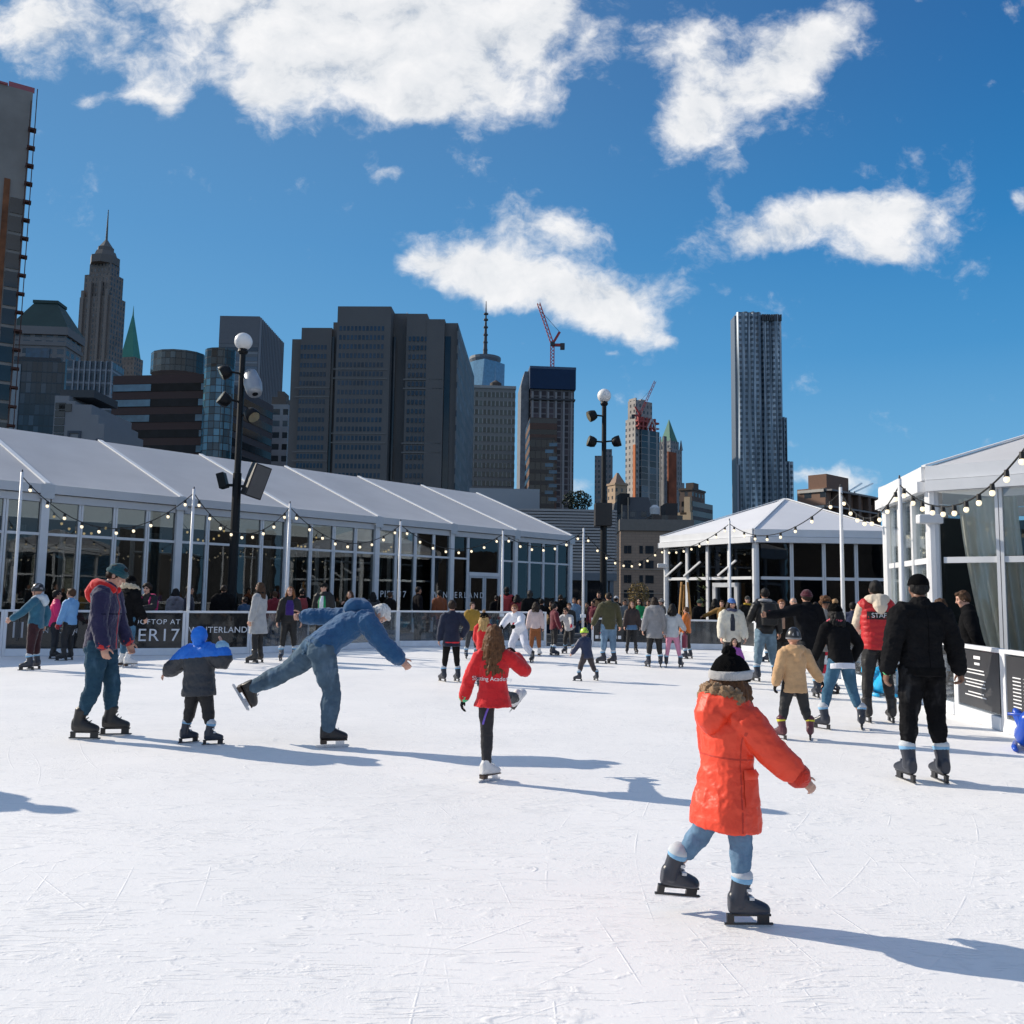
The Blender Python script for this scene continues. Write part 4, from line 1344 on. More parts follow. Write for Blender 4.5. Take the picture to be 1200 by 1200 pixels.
def ex_front(col, w=.05, z0=-.12, z1=.16):
    """open jacket front showing the shirt under it"""
    def f(J):
        H, ch, Rc = J['H'], J['chest'], J['Rc']; b = MB()
        loft(b, [(ch + Rc @ Vector((0, .052 * H + J['q'], z0 * H)), Rc @ Vector((1, 0, 0)), Rc @ Vector((0, 1, 0)), w * H, .026 * H), (ch + Rc @ Vector((0, .056 * H + J['q'], .02 * H)), Rc @ Vector((1, 0, 0)), Rc @ Vector((0, 1, 0)), w * H, .026 * H), (ch + Rc @ Vector((0, .03 * H + J['q'] * .6, z1 * H * .62)), Rc @ Vector((1, 0, 0)), Rc @ Vector((0, 1, 0)), w * .7 * H, .022 * H)], 14)
        weld(b, 'shirt', fabric(col, 'wool'), J['root'], J['vox'], 1)
    return f
def ex_hairclump(col): 
    return lambda J: None

# ---------- near skaters
person('child in a bright orange padded coat and black pompom hat gliding to the right', gp(868, 1085), 1.16, -62, k=5.6, bw=.98, lean=4, hipk=.42, anchor='R', head=(2, 14, 0), plant=(0, 1), group=SK,
       lL=(-6, 22, -30, 20), lR=(8, 1, -2, 0), aL=(15, 14, 25, 6), aR=(30, 28, 44, 24), toe=(-20, 26), fp=(-6, None), hair=('long', 'chestnut', .85, .8), hat=('beanie', '#0b0b0d', '#b9b6b4', '#0c0c0e', .07), fine=.0062,
       top=dict(name='coat', kind='puffer', col=(.80, .060, .022), bulk=.050, hem=.185, crease=.022, cuff=-.04, flare=.022, quilt=.03, qs=.17, wr=.03, swr=.05, hoodcol=(.80, .060, .022), hoodbulk=.038),
       bottom=dict(kind='denim', col=(.115, .20, .30), bulk=.012, wr=.10, stack=.5), extras=[ex_fur((.27, .17, .095), 1.14, -.022, .018), ex_band('seam', (.50, .03, .012), (180, 360), (-.075, -.068), .0015, 'c', 'puffer'), ex_band('seam', (.50, .03, .012), (0, 180), (-.075, -.068), .0015, 'c', 'puffer'),
       ex_band('seam', (.50, .03, .012), (344, 347), (-.16, .24), .0015, 'p', 'puffer'), ex_band('pocket', (.80, .060, .022), (352, 395), (-.06, .06), .010, 'p', 'puffer'), ex_band('pocket_flap', (.86, .075, .03), (351, 396), (.045, .085), .018, 'p', 'puffer'), ex_cuff((.62, .04, .02), 'R', .031)])
person('long haired girl in a red fleece jacket seen from behind on one leg', gp(570, 916), HT(570, 916, 735), -6, k=6.2, bw=.97, hipk=.455, anchor='L', plant=(1, 0), group=SK,
       lL=(0, -2, -1, -1), lR=(82, 9, 84, 9), fp=(None, 40), aL=(-2, 24, 6, 16), aR=(34, 44, 140, -30), toe=(-40, 40), hair=('long', 'chestnut', 1.45), gloves=(.02, .02, .022), skates='figure_white', hands=('relax', 'relax'), fine=.007,
       top=dict(kind='wool', col=(.62, .022, .026), bulk=.024, hem=.075, flare=.03, wr=.05, crease=.02), bottom=dict(kind='shell', col=(.022, .020, .026), bulk=.008, wr=.03, end=.05, stack=0),
       extras=[ex_cuff((.10, .62, .30), 'L'), ex_text('Skating Academy', .050, (.8, .8, .8), -.065, True), ex_stripe((.16, .10, .5), 'L')])
person('man in a navy jacket with red hood and teal beanie looking down', gp(111, 864), 1.72, -84, k=7.3, bw=1.04, lean=5, head=(24, 4, 0), group=SK,
       lL=(13, 3, 1, 2), lR=(-2, 3, -16, 2), aL=(12, 8, 24, 5), aR=(2, 9, 16, 6), toe=(6, 6), hair=('short', 'dark'), hat=('beanie', '#1c4a52'), skates='rental_dark', skin='fair', fine=.007,
       top=dict(kind='wool', col=(.024, .022, .062), bulk=.038, hem=.035, crease=.028, wr=.05, swr=.09, hoodcol=(.62, .02, .02), hoodbulk=.008), bottom=dict(kind='denim', col=(.022, .06, .095), bulk=.020, wr=.10), extras=[ex_cuff((.55, .03, .03), 'LR', .028), ex_band('zip', (.5, .03, .04), (86, 94), (-.25, .16), .006), ex_band('pocket', (.018, .017, .05), (20, 52), (-.20, -.10), .008), ex_band('seam', (.012, .012, .03), (0, 180), (-.02, -.014), .002)])
person('small child in a blue and charcoal jacket with a bright blue hood', gp(231, 872), HT(231, 871, 736), -14, k=5.7, bw=1.02, hipk=.41, side=-6, lean=3, group=SK, hair=('none', 'dark'), hat=('hood', (.010, .17, .70)),
       lL=(4, 10, -2, 10), lR=(4, 12, -8, 14), toe=(-35, 55), aL=(6, 50, 8, 54), aR=(8, 60, 170, -16), skates='rental', fine=.007, hands=('relax', 'flat'),
       top=dict(kind='puffer', col=(.030, .034, .042), bulk=.078, hem=.10, flare=.012, quilt=.03, qs=.1, wr=.03, crease=.02, zone=(lambda q: ((q[:, 2] > .045) & (q[:, 2] > -.2)).astype(int), (.010, .15, .62))),
       bottom=dict(kind='shell', col=(.018, .016, .018), bulk=.022, wr=.09), extras=[ex_cuff((.30, .55, .75), 'R', .036)])
person('white haired man in a blue hoodie and jeans bending far forward on one leg', gp(384, 876), 1.72, -62, k=7.3, bw=1.10, lean=62, head=(56, -6, 0), anchor='R', plant=(0, 1), group=SK,
       lL=(-46, 34, -60, 30), lR=(16, 4, -4, 3), fp=(-58, None), aL=(-95, 36, -88, 28), aR=(34, 20, 46, 16), toe=(8, 14), hair=('short', 'white'), skates='figure_black', hands=('fist', 'relax'), fine=.007,
       top=dict(kind='wool', col=(.028, .095, .205), bulk=.052, hem=.02, crease=.034, wr=.05, swr=.07, hoodcol=(.028, .095, .205), hoodbulk=.02), bottom=dict(kind='denim', col=(.075, .120, .165), bulk=.036, wr=.09, end=-.06, stack=.4), extras=[ex_band('hem_rib', (.030, .09, .17), (180, 360), (-.03, .01), .006, 'p'), ex_band('pocket', (.05, .10, .16), (235, 262), (-.10, -.015), .005, 'p', 'denim', ('trousers',)), ex_band('pocket', (.05, .10, .16), (278, 305), (-.10, -.015), .005, 'p', 'denim', ('trousers',)), ex_cuff((.03, .09, .17), 'LR', .026)])
person('man in a black bomber jacket and black cap skating away from the camera', gp(1085, 917), 1.665, 2, k=7.2, bw=1.05, group=SK, lL=(2, 5, -4, 4), lR=(2, 5, -4, 4), aL=(-4, 18, 10, 8), aR=(-4, 20, 6, 14), toe=(3, 3), hands=('relax', 'curl'),
       hair=('fade', 'black'), hat=('cap', '#0a0a0d'), skin='brown', skates='rental', fine=.007, head=(4, -6, 0),
       top=dict(kind='wool', col=(.016, .016, .018), bulk=.034, hem=.03, crease=.03, wr=.06, swr=.10), bottom=dict(kind='denim', col=(.012, .012, .014), bulk=.014, wr=.09, stack=1.6), extras=[ex_cuff((.1, .5, .2), 'L', .024), ex_band('hem_rib', (.010, .010, .011), (180, 360), (-.025, .015), .006, 'p', 'knit'), ex_band('seam', (.004, .004, .005), (268.5, 271.5), (-.2, .16), .002), ex_band('pocket', (.009, .009, .01), (238, 262), (-.11, -.02), .004, 'p', 'denim', ('trousers',)), ex_band('pocket', (.009, .009, .01), (278, 302), (-.11, -.02), .004, 'p', 'denim', ('trousers',))])
person('rink worker in a red padded STAFF vest over a cream hoodie', gp(1031, 847), HT(1031, 847, 681), -3, k=7.2, bw=1.02, group=SK, lL=(3, 5, -5, 4), lR=(3, 6, -5, 5), aL=(26, 8, 70, -22), aR=(26, 8, 70, -22), toe=(8, 8), hair=('fade', 'black'), skin='dark', skates='hockey',
       top=dict(kind='wool', col=(.62, .52, .40), bulk=.010, hem=.02, hoodcol=(.62, .53, .42)), bottom=dict(kind='shell', col=(.014, .014, .016), bulk=.006, wr=.03), extras=[ex_vest((.50, .014, .018)), ex_text('STAFF', .085, (.8, .8, .8), .025, True, ((.015, .015, .015), .32, .10))])
person('woman in a black sweater and jeans with a tan pompom on her hat', gp(988, 855), 1.44, 6, k=7.0, bw=.96, lean=14, group=SK, lL=(6, 15, -8, 13), lR=(6, 15, -12, 14), toe=(30, 26), aL=(18, 12, 36, 4), aR=(-8, 30, 20, -14), hair=('bob', 'black'), hat=('beanie', '#0a0a0b', None, '#a5835f'), skates='rental', skin='tan',
       top=dict(kind='wool', col=(.014, .014, .016), bulk=.022, hem=.04), bottom=dict(kind='denim', col=(.05, .125, .20), bulk=.008, wr=.05), extras=[ex_hem((.68, .70, .76), .02, .045), ex_scarf((.60, .10, .14), 1.15)])
person('child in a camel duffle coat and black helmet skating away', gp(933, 867), HT(933, 867, 735, .03), 3, k=5.9, bw=1.0, hipk=.43, group=SK, lL=(4, 12, -6, 10), lR=(4, 13, -8, 12), toe=(24, 24), aL=(0, 18, 4, 12), aR=(8, 30, 10, 36), hair=('none', 'dark'), hat=('helmet', (.016, .016, .018), (.20, .20, .21)), skates='maroon', gloves=(.02, .02, .02),
       top=dict(name='coat', kind='wool', col=(.52, .32, .165), bulk=.034, hem=.10, flare=.012, hood='down', crease=.014), bottom=dict(kind='shell', col=(.022, .022, .026), bulk=.014, wr=.07))
person('man in a black coat and maroon knit hat pointing to the left', gp(948, 818), HT(948, 818, 691, .02), 12, k=7.3, bw=1.10, group=SK, lL=(2, 5, -4, 4), lR=(2, 5, -4, 4), aL=(22, 74, 24, 84), aR=(4, 18, 12, 16), hair=('short', 'dark'), hat=('beanie', '#4a1626'), skin='tan',
       top=dict(kind='wool', col=(.013, .014, .018), bulk=.036, hem=.10), bottom=dict(kind='shell', col=(.014, .014, .018), bulk=.012))
person('man in jeans with a large black and white backpack', gp(898, 799), HT(898, 799, 690), 4, k=7.4, bw=1.06, group=SK, lL=(2, 7, -4, 6), lR=(2, 7, -4, 6), aL=(10, 22, 50, 8), aR=(-2, 14, 8, 8), hair=('short', 'black'), skin='tan',
       top=dict(kind='leather', col=(.016, .016, .017), bulk=.026, hem=.03), bottom=dict(kind='denim', col=(.13, .20, .26), bulk=.02, wr=.09), extras=[ex_pack((.016, .016, .018), (.5, .06, .06), 1.2), ex_scarf((.35, .35, .36), 1.2)])
person('smiling woman in a cream fleece jacket and blue cap', gp(858, 800), HT(858, 800, 702), 176, k=7.2, bw=.98, group=SK, lL=(2, 6, -2, 5), lR=(2, 6, -2, 5), aL=(12, 14, 24, 4), aR=(12, 14, 24, 4), hair=('bob', 'dark'), hat=('cap', (.055, .15, .42)), skin='fair', head=(4, 14, 0),
       top=dict(kind='wool', col=(.66, .62, .52), bulk=.040, hem=.06, crease=.02), bottom=dict(kind='shell', col=(.02, .02, .025)), extras=[ex_front((.03, .035, .05), .032), ex_scarf((.05, .06, .12), 1.1)])
person('small dark haired child in a purple top held in front of the cream jacket', gp(861, 806), .80, 178, k=5.2, bw=.98, hipk=.40, group=SK, hair=('bob', 'dark'), skin='fair', aL=(10, 20, 30, 10), aR=(10, 20, 30, 10), top=dict(kind='wool', col=(.34, .10, .40), bulk=.02, hem=.05), bottom=dict(kind='shell', col=(.1, .1, .16)))
person('woman in a long light grey hooded coat seen from behind', gp(767, 782), HT(767, 782, 700), 4, k=7.2, bw=.98, group=SK, lL=(2, 6, -2, 5), lR=(2, 6, -2, 5), aL=(0, 16, 8, 10), aR=(6, 12, 16, 4), hair=('bob', 'dark'),
       top=dict(name='coat', kind='wool', col=(.25, .25, .26), bulk=.03, hem=.15, flare=.01, hood='down'), bottom=dict(kind='shell', col=(.013, .013, .015), bulk=.014))
person('girl in pink leggings and a pale grey sweater', gp(789, 782), HT(789, 782, 708), -22, k=6.6, bw=.94, group=SK, lL=(2, 8, -2, 7), lR=(8, 10, 2, 9), aL=(6, 12, 14, 6), aR=(24, 18, 60, 8), hair=('long', 'black', .7), extras=[ex_bag((.22, .03, .06), 1)],
       top=dict(kind='wool', col=(.44, .47, .50), bulk=.026, hem=.07), bottom=dict(kind='shell', col=(.60, .24, .36), bulk=.004, wr=.02))
person('man in an olive jacket and pale jeans with one skate turned left', gp(713, 778), HT(713, 778, 695), 10, k=7.3, bw=1.06, group=SK, lL=(4, 4, 0, 3), lR=(0, 3, -6, 2), aL=(4, 26, 12, 22), aR=(4, 18, 14, 12), toe=(62, -40), hair=('short', 'black'),
       top=dict(kind='wool', col=(.075, .07, .035), bulk=.036, hem=.06), bottom=dict(kind='denim', col=(.14, .22, .31), bulk=.02, wr=.08))
person('girl in a dark brown jacket with a denim skirt over black leggings', gp(740, 766), HT(740, 766, 705), 178, k=6.8, bw=.95, group=SK, lL=(6, 4, 0, 3), lR=(-4, 6, -10, 5), aL=(4, 14, 10, 8), aR=(4, 14, 10, 8), hair=('long', 'chestnut', .8), skates='rental_dark',
       top=dict(kind='shell', col=(.035, .022, .02), bulk=.03, hem=.0), bottom=dict(kind='shell', col=(.02, .02, .022), bulk=.004, skirt=dict(len=.28, col=(.08, .16, .28))))
person('toddler in a lime helmet and navy jacket skating with legs apart', gp(689, 798), .92, 32, k=5.4, bw=1.0, lean=16, hipk=.41, group=SK, lL=(16, 16, -4, 14), lR=(0, 24, -14, 22), toe=(40, 10), aL=(24, 24, 30, 22), aR=(20, 12, 30, 6), hair=('none', 'dark'), hat=('helmet', (.50, .72, .06), (.02, .02, .02)), skates='rental',
       top=dict(kind='puffer', col=(.022, .032, .075), bulk=.03, hem=.08), bottom=dict(kind='wool', col=(.06, .05, .052), bulk=.018, wr=.1))
person('child in a pale grey fleece with red mittens bending over', gp(667, 766), 1.24, 150, k=6.2, bw=.98, lean=34, hipk=.42, group=SK, lL=(18, 8, -10, 6), lR=(14, 8, -14, 6), aL=(52, 26, 58, 24), aR=(50, 22, 60, 16), hair=('short', 'dark'), gloves=(.70, .03, .06),
       top=dict(kind='wool', col=(.50, .49, .49), bulk=.03, hem=.02), bottom=dict(kind='shell', col=(.02, .022, .026), bulk=.02))
person('girl in a pale pink sweater and rust brown trousers with white skates', gp(627, 769), HT(627, 769, 706), -4, k=6.8, bw=.95, group=SK, lL=(2, 5, -2, 4), lR=(2, 5, -2, 4), aL=(2, 14, 8, 10), aR=(2, 12, 8, 6), hair=('bob', 'dark'), skates='figure_white',
       top=dict(kind='wool', col=(.58, .46, .44), bulk=.026, hem=.04), bottom=dict(kind='wool', col=(.24, .085, .03), bulk=.018, wr=.07))
person('boy in a white hockey jersey with black gloves crouching into a turn', gp(612, 776), 1.42, 152, k=6.6, bw=1.08, lean=38, hipk=.43, anchor='mid', group=SK, lL=(34, 26, -22, 30), lR=(38, 6, -16, 4), toe=(10, 30), aL=(44, 16, 74, -10), aR=(40, 20, 70, -14), hair=('short', 'auburn'), gloves=(.015, .015, .015), hands=('curl', 'curl'), skates='hockey', head=(-14, 10, 0),
       top=dict(name='jersey', kind='wool', col=(.72, .73, .78), bulk=.045, hem=.05), bottom=dict(kind='wool', col=(.60, .62, .70), bulk=.03, wr=.06), extras=[lambda J: MB().ball(tuple(J['chest'] + J['Rc'] @ Vector((.02 * J['H'], .075 * J['H'] + J['q'], .02))), (.035, .02, .035), 8, 6).build('emblem', fabric((.7, .03, .06), 'wool'), J['root'])])
person('blonde girl in a red jacket and black hat with a tan pompom', gp(566, 804), HT(566, 804, 718, .02), -18, k=6.4, bw=.96, group=SK, hair=('long', 'blond', 1.1), hat=('beanie', '#131110', None, '#9a7a58'), aL=(10, 12, 40, -6), aR=(10, 12, 40, -6), top=dict(kind='wool', col=(.60, .02, .022), bulk=.03, hem=.05), bottom=dict(kind='shell', col=(.02, .02, .024)))
person('boy in a navy jacket with a red waistband and black tights', gp(528, 799), HT(528, 799, 704), 6, k=6.6, bw=.98, group=SK, lL=(2, 6, -2, 5), lR=(2, 6, -2, 5), toe=(30, -20), aL=(0, 14, 4, 8), aR=(-16, 34, 24, -18), hair=('short', 'dark'), skin='fair',
       top=dict(kind='wool', col=(.016, .022, .045), bulk=.03, hem=.05), bottom=dict(kind='wool', col=(.025, .024, .024), bulk=.004, wr=.03, skirt=dict(len=.36, col=(.016, .02, .04))), extras=[ex_hem((.62, .03, .04), .05, .022)])
person('woman in a long pale grey coat and green scarf standing sideways', gp(301, 777), HT(301, 777, 683), 78, k=7.4, bw=.97, group=SK, lL=(2, 4, -2, 3), lR=(2, 4, -2, 3), aL=(4, 12, 12, 6), aR=(4, 12, 14, 6), hair=('long', 'brown', 1.0), skates='rental_dark', skin='fair',
       top=dict(name='coat', kind='wool', col=(.36, .365, .37), bulk=.03, hem=.21, flare=.03), bottom=dict(kind='shell', col=(.013, .013, .015)), extras=[ex_front((.03, .22, .13), .03), ex_scarf((.03, .03, .03), 1.2)])
person('long haired girl in a purple printed shirt and open black jacket', gp(337, 774), HT(337, 774, 688), 196, k=7.0, bw=.97, group=SK, lL=(2, 6, -2, 5), lR=(2, 6, -2, 5), aL=(0, 14, 8, 10), aR=(0, 14, 8, 10), hair=('long', 'auburn', 1.1), head=(-2, -18, 0), skin='fair',
       top=dict(name='jersey', kind='shell', col=(.02, .018, .018), bulk=.026, hem=.03), bottom=dict(kind='shell', col=(.016, .016, .017), bulk=.012), extras=[ex_front((.045, .02, .16), .062)])
person('man in a green and black jacket over a white lettered shirt', gp(377, 768), HT(377, 768, 683, .02), 172, k=7.4, bw=1.02, group=SK, lL=(2, 4, -2, 3), lR=(2, 4, -2, 3), aL=(0, 12, 8, 6), aR=(0, 12, 8, 6), hair=('short', 'dark'), hat=('cap', (.03, .03, .03)), head=(0, -34, 0), skin='fair',
       top=dict(kind='shell', col=(.022, .023, .024), bulk=.03, hem=.03), bottom=dict(kind='shell', col=(.02, .02, .022)), extras=[ex_front((.02, .26, .10), .062), lambda J: ex_front((.68, .70, .74), .036)(dict(J, q=J['q'] + .014))])
person('woman in a black parka with a fur hood and white skates', gp(146, 782), HT(146, 782, 676), -28, k=7.4, bw=1.0, group=SK, lL=(2, 3, -2, 3), lR=(-2, 4, -8, 3), aL=(10, 10, 30, 4), aR=(10, 10, 30, 4), hair=('bob', 'black'), hat=('beanie', '#0c0c0e'), skates='figure_white',
       top=dict(name='coat', kind='wool', col=(.012, .012, .014), bulk=.045, hem=.10), bottom=dict(kind='denim', col=(.05, .12, .19), bulk=.006), extras=[ex_fur((.52, .44, .32), 1.25)])
person('child in a teal jacket and patterned blue helmet reaching forward to the left', gp(38, 785), HT(38, 785, 683, .04), 96, k=6.4, bw=1.0, hipk=.43, group=SK, lL=(4, 4, 0, 3), lR=(2, 4, -4, 3), aL=(40, 16, 52, 10), aR=(-24, 12, 10, 4), hair=('none', 'dark'), hat=('helmet', (.04, .22, .30), (.02, .025, .05), 'spots'), skates='rental',
       top=dict(kind='wool', col=(.03, .115, .18), bulk=.034, hem=.04, hoodcol=(.45, .52, .58)), bottom=dict(kind='wool', col=(.035, .012, .016), bulk=.022, wr=.07))
person('dark haired child in a hot pink jacket', gp(62, 772), HT(62, 772, 692), -60, k=6.4, bw=1.0, hipk=.43, group=SK, lL=(4, 5, -4, 4), lR=(4, 5, -4, 4), aL=(10, 14, 30, 4), aR=(10, 14, 30, 4), hair=('short', 'black'), gloves=(.02, .02, .02), skates='rental_dark', skin='tan',
       top=dict(kind='puffer', col=(.75, .018, .14), bulk=.036, hem=.06), bottom=dict(kind='shell', col=(.018, .02, .03), bulk=.02))
person('child in a light blue jacket with red gloves and striped track trousers', gp(78, 774), HT(78, 774, 690), 80, k=6.4, bw=.98, hipk=.43, group=SK, lL=(4, 5, -4, 4), lR=(6, 5, -2, 4), aL=(4, 18, 14, 10), aR=(14, 14, 26, 6), hair=('short', 'brown'), gloves=(.35, .02, .03), skates='rental_dark', skin='fair',
       top=dict(kind='shell', col=(.17, .36, .62), bulk=.032, hem=.03), bottom=dict(kind='shell', col=(.02, .02, .024), bulk=.018), extras=[ex_stripe((.7, .7, .72), 'R')])
# skater just out of the frame on the left, whose shadow reaches into it
person('adult skater in dark clothes just beyond the frame edge', Vector((-6.1, 7.5, 0)), 1.7, -70, group=SK, hat=('beanie', '#202226'), top=dict(col=(.05, .05, .06), bulk=.03, hem=.06), bottom=dict())

# ---------- smaller figures on the far ice
for (px, pf, pt, yaw, lab, tc, bc, hr) in (
    (905, 776, 706, 20, 'small figure in a teal jacket behind the man with the backpack', (.03, .16, .19), (.02, .02, .024), 'dark'),
    (936, 775, 708, 170, 'small figure in a purple jacket behind the pointing man', (.10, .04, .16), (.02, .02, .03), 'brown'),
    (957, 778, 706, 160, 'small figure in a white jacket left of the grey coated woman in sunglasses', (.60, .60, .60), (.05, .06, .09), 'dark'),
    (1001, 790, 706, -30, 'figure in a navy jacket left of the staff vest', (.02, .03, .07), (.06, .09, .14), 'black'),
    (806, 772, 712, 60, 'small child in an orange jacket right of the pink leggings', (.55, .15, .03), (.03, .03, .03), 'brown'),
    (552, 772, 706, 200, 'small figure in a mustard jacket beyond the navy boy', (.32, .19, .03), (.03, .03, .035), 'dark'),
    (648, 768, 708, -70, 'small figure in a maroon coat skating behind the rust trousers', (.13, .02, .03), (.02, .02, .022), 'black')):
    person(lab, gp(px, pf), HT(px, pf, pt), yaw, k=7.0, bw=.98, group=SK, lL=(4, 6, -6, 5), lR=(-2, 6, -10, 5), aL=(8, 16, 22, 8), aR=(6, 16, 20, 8), hair=('short', hr), top=dict(col=tc, bulk=.03, hem=.05), bottom=dict(col=bc, kind='shell'))
# ---------- people behind the barrier
for (px, pt, Y, yaw, lab, tc, hr) in (
    (646, 705, 29.0, 150, 'person in a tan padded jacket by the end of the long tent', (.34, .22, .12), 'dark'),
    (673, 701, 30.5, 170, 'person in a pale blue jacket under the slats', (.20, .30, .42), 'brown'),
    (695, 704, 30.2, 140, 'person in a maroon coat left of the second lamp post', (.15, .025, .04), 'dark'),
    (732, 703, 29.6, 190, 'person in a grey padded jacket right of the olive jacket', (.16, .17, .18), 'black'),
    (760, 704, 29.4, 150, 'person in a beige coat right of the bright green top', (.42, .34, .25), 'brown'),
    (888, 702, 27.4, 170, 'person in a camel coat by the shaded small tent face', (.36, .22, .11), 'dark'),
    (515, 692, 28.6, 30, 'person in a rust jacket by the tent lettering', (.22, .07, .03), 'black'),
    (385, 694, 26.4, -20, 'person in a cream jacket near the tent glass', (.50, .46, .38), 'dark'),
    (322, 693, 25.4, 40, 'person in a dark red jacket between grey coat and purple shirt', (.20, .02, .03), 'brown')):
    PEND_SP.append((lab, px, pt, Y, yaw, tc, hr))
def sp(label, px, ytop, Y, yaw, z=-.03, **kw):
    f = Vector((at(px, 700, Y).x, Y, 0))
    H = (at(px, ytop, Y).z - (.03 if kw.get('hat') else 0) - z) / 1.015
    kw.setdefault('skates', 'shoe')
    return person(label, f, H, yaw, group=SPG, z0=z, **kw)
for (lab, px, pt, Y, yaw, tc, hr) in PEND_SP:
    sp(lab, px, pt, Y, yaw, k=7.2, hair=('short', hr), skin='tan', top=dict(col=tc, bulk=.03, hem=.06), bottom=dict())
sp('curly haired woman in a black and pink jacket leaning on the barrier', 175, 684, 21.3, 178, k=7.0, bw=.96, lean=14, aL=(40, 14, 84, -34), aR=(40, 14, 84, -34), hair=('curly', 'dark'), top=dict(kind='shell', col=(.02, .018, .02), bulk=.03, hem=.04), bottom=dict(), extras=[ex_hem((.6, .02, .14), .0, .05), lambda J: ex_pack((.55, .02, .14))(J)])
sp('person in a navy coat facing right behind the WINTERLAND panel', 222, 687, 22.6, -80, k=7.3, hair=('short', 'black'), top=dict(col=(.02, .022, .04), bulk=.03, hem=.12), bottom=dict(), skin='tan')
sp('person in a pale grey hooded top behind the tinted barrier', 206, 690, 23.2, -10, k=7.2, bw=.97, hair=('bob', 'black'), top=dict(col=(.22, .21, .24), bulk=.03, hem=.04, hood='down'), bottom=dict())
sp('man in a black coat standing with his back to the rink', 262, 686, 23.0, 14, k=7.4, bw=1.1, hair=('fade', 'dark'), hat=None, top=dict(col=(.012, .012, .014), bulk=.05, hem=.12), bottom=dict())
sp('person in a blue jacket seated low beside the tent glass', 287, 700, 23.4, 60, k=7.0, hair=('short', 'dark'), top=dict(col=(.03, .07, .14), bulk=.03, hem=.04), bottom=dict())
sp('person with a red backpack behind the purple shirt', 354, 690, 24.8, 20, k=7.4, hair=('short', 'black'), top=dict(col=(.016, .015, .016), bulk=.03, hem=.04), bottom=dict(), extras=[ex_pack((.20, .02, .025))])
sp('brown haired girl holding both hands up to her face', 410, 693, 25.4, 170, k=6.8, bw=.95, hair=('long', 'brown', .7), aL=(30, 30, 140, -34), aR=(30, 30, 140, -34), top=dict(col=(.02, .018, .018), bulk=.026, hem=.04, sleeve=True), bottom=dict())
sp('man in a dark suit looking sideways near the tent glass', 490, 688, 28.0, -60, k=7.3, hair=('short', 'dark'), skin='tan', top=dict(col=(.018, .016, .02), bulk=.026, hem=.06), bottom=dict(kind='shell', col=(.02, .02, .022)))
sp('person in a grey top behind the clear barrier by the tent mullion', 437, 694, 28.0, 30, k=7.2, hair=('bob', 'black'), top=dict(col=(.05, .05, .055), bulk=.026, hem=.06), bottom=dict())
sp('person in black clothes with a white bag by the tent lettering', 457, 694, 28.4, -30, k=7.2, hair=('short', 'brown'), top=dict(col=(.03, .025, .025), bulk=.026, hem=.06), bottom=dict())
sp('person in a black jacket left of the pair in red at the tent door', 582, 698, 30.0, 20, k=7.3, hair=('short', 'black'), top=dict(col=(.014, .014, .016), bulk=.034, hem=.04), bottom=dict())
sp('tall man in a black jacket with a red vest by the tent door', 594, 688, 29.4, -10, k=7.4, bw=1.06, hair=('short', 'black'), skin='dark', top=dict(col=(.014, .012, .014), bulk=.03, hem=.04), bottom=dict(kind='shell', col=(.012, .012, .014)), extras=[ex_vest((.33, .02, .025), .0)])
sp('person in a dark red padded jacket with black hair', 606, 697, 29.2, -14, k=7.0, hair=('long', 'black', .6), top=dict(kind='puffer', col=(.22, .015, .02), bulk=.036, hem=.05, quilt=.04, qs=.08), bottom=dict(kind='shell', col=(.014, .014, .016)))
sp('person in a black hoodie with a red chest stripe and pale trousers', 621, 691, 28.0, 6, k=7.2, hair=('none', 'black'), hat=('hood', (.014, .014, .016)), top=dict(col=(.014, .014, .016), bulk=.03, hem=.03), bottom=dict(kind='wool', col=(.50, .49, .50), bulk=.02))
sp('child in black clothes on the steps', 635, 702, 28.6, -20, k=6.6, hair=('short', 'black'), aR=(10, 34, 14, 30), top=dict(col=(.016, .016, .018), bulk=.03, hem=.04), bottom=dict(kind='shell', col=(.014, .014, .016)))
sp('bald man in a long black coat walking by the end of the tent', 657, 697, 28.4, -12, k=7.4, bw=1.08, hair=('fade', 'dark'), aL=(0, 18, 8, 12), top=dict(col=(.010, .010, .011), bulk=.036, hem=.13), bottom=dict(kind='denim', col=(.03, .05, .08)))
sp('person with auburn hair in a dark floral jacket under the slats', 679, 703, 31.5, 170, k=7.0, bw=.96, hair=('long', 'auburn', .7), top=dict(col=(.06, .04, .03), bulk=.03, hem=.06), bottom=dict(), extras=[ex_scarf((.35, .12, .04), 1.2)])
sp('person in a camouflage green jacket under the slats', 688, 706, 31.8, 150, k=7.0, hair=('short', 'dark'), top=dict(col=(.06, .06, .04), bulk=.03, hem=.06), bottom=dict())
sp('young child with flushed face in dark clothes behind the grey fleece', 667, 707, 28.2, 176, k=6.2, hair=('short', 'brown'), top=dict(col=(.03, .03, .032), bulk=.026, hem=.06), bottom=dict())
sp('man in a brown coat and dark scarf left of the lamp post', 702, 694, 31.0, 150, k=7.3, hair=('short', 'dark'), top=dict(col=(.075, .045, .025), bulk=.036, hem=.12), bottom=dict(), extras=[ex_scarf((.02, .022, .03), 1.3)])
sp('person in black with pale hair right of the lamp post', 712, 696, 31.4, 165, k=7.2, hair=('short', 'blond'), top=dict(col=(.014, .014, .016), bulk=.03, hem=.06), bottom=dict())
sp('person wearing a white cap behind the olive jacket', 722, 698, 31.2, -40, k=7.2, hair=('short', 'dark'), hat=('cap', (.55, .56, .6)), top=dict(col=(.018, .018, .022), bulk=.03, hem=.06), bottom=dict())
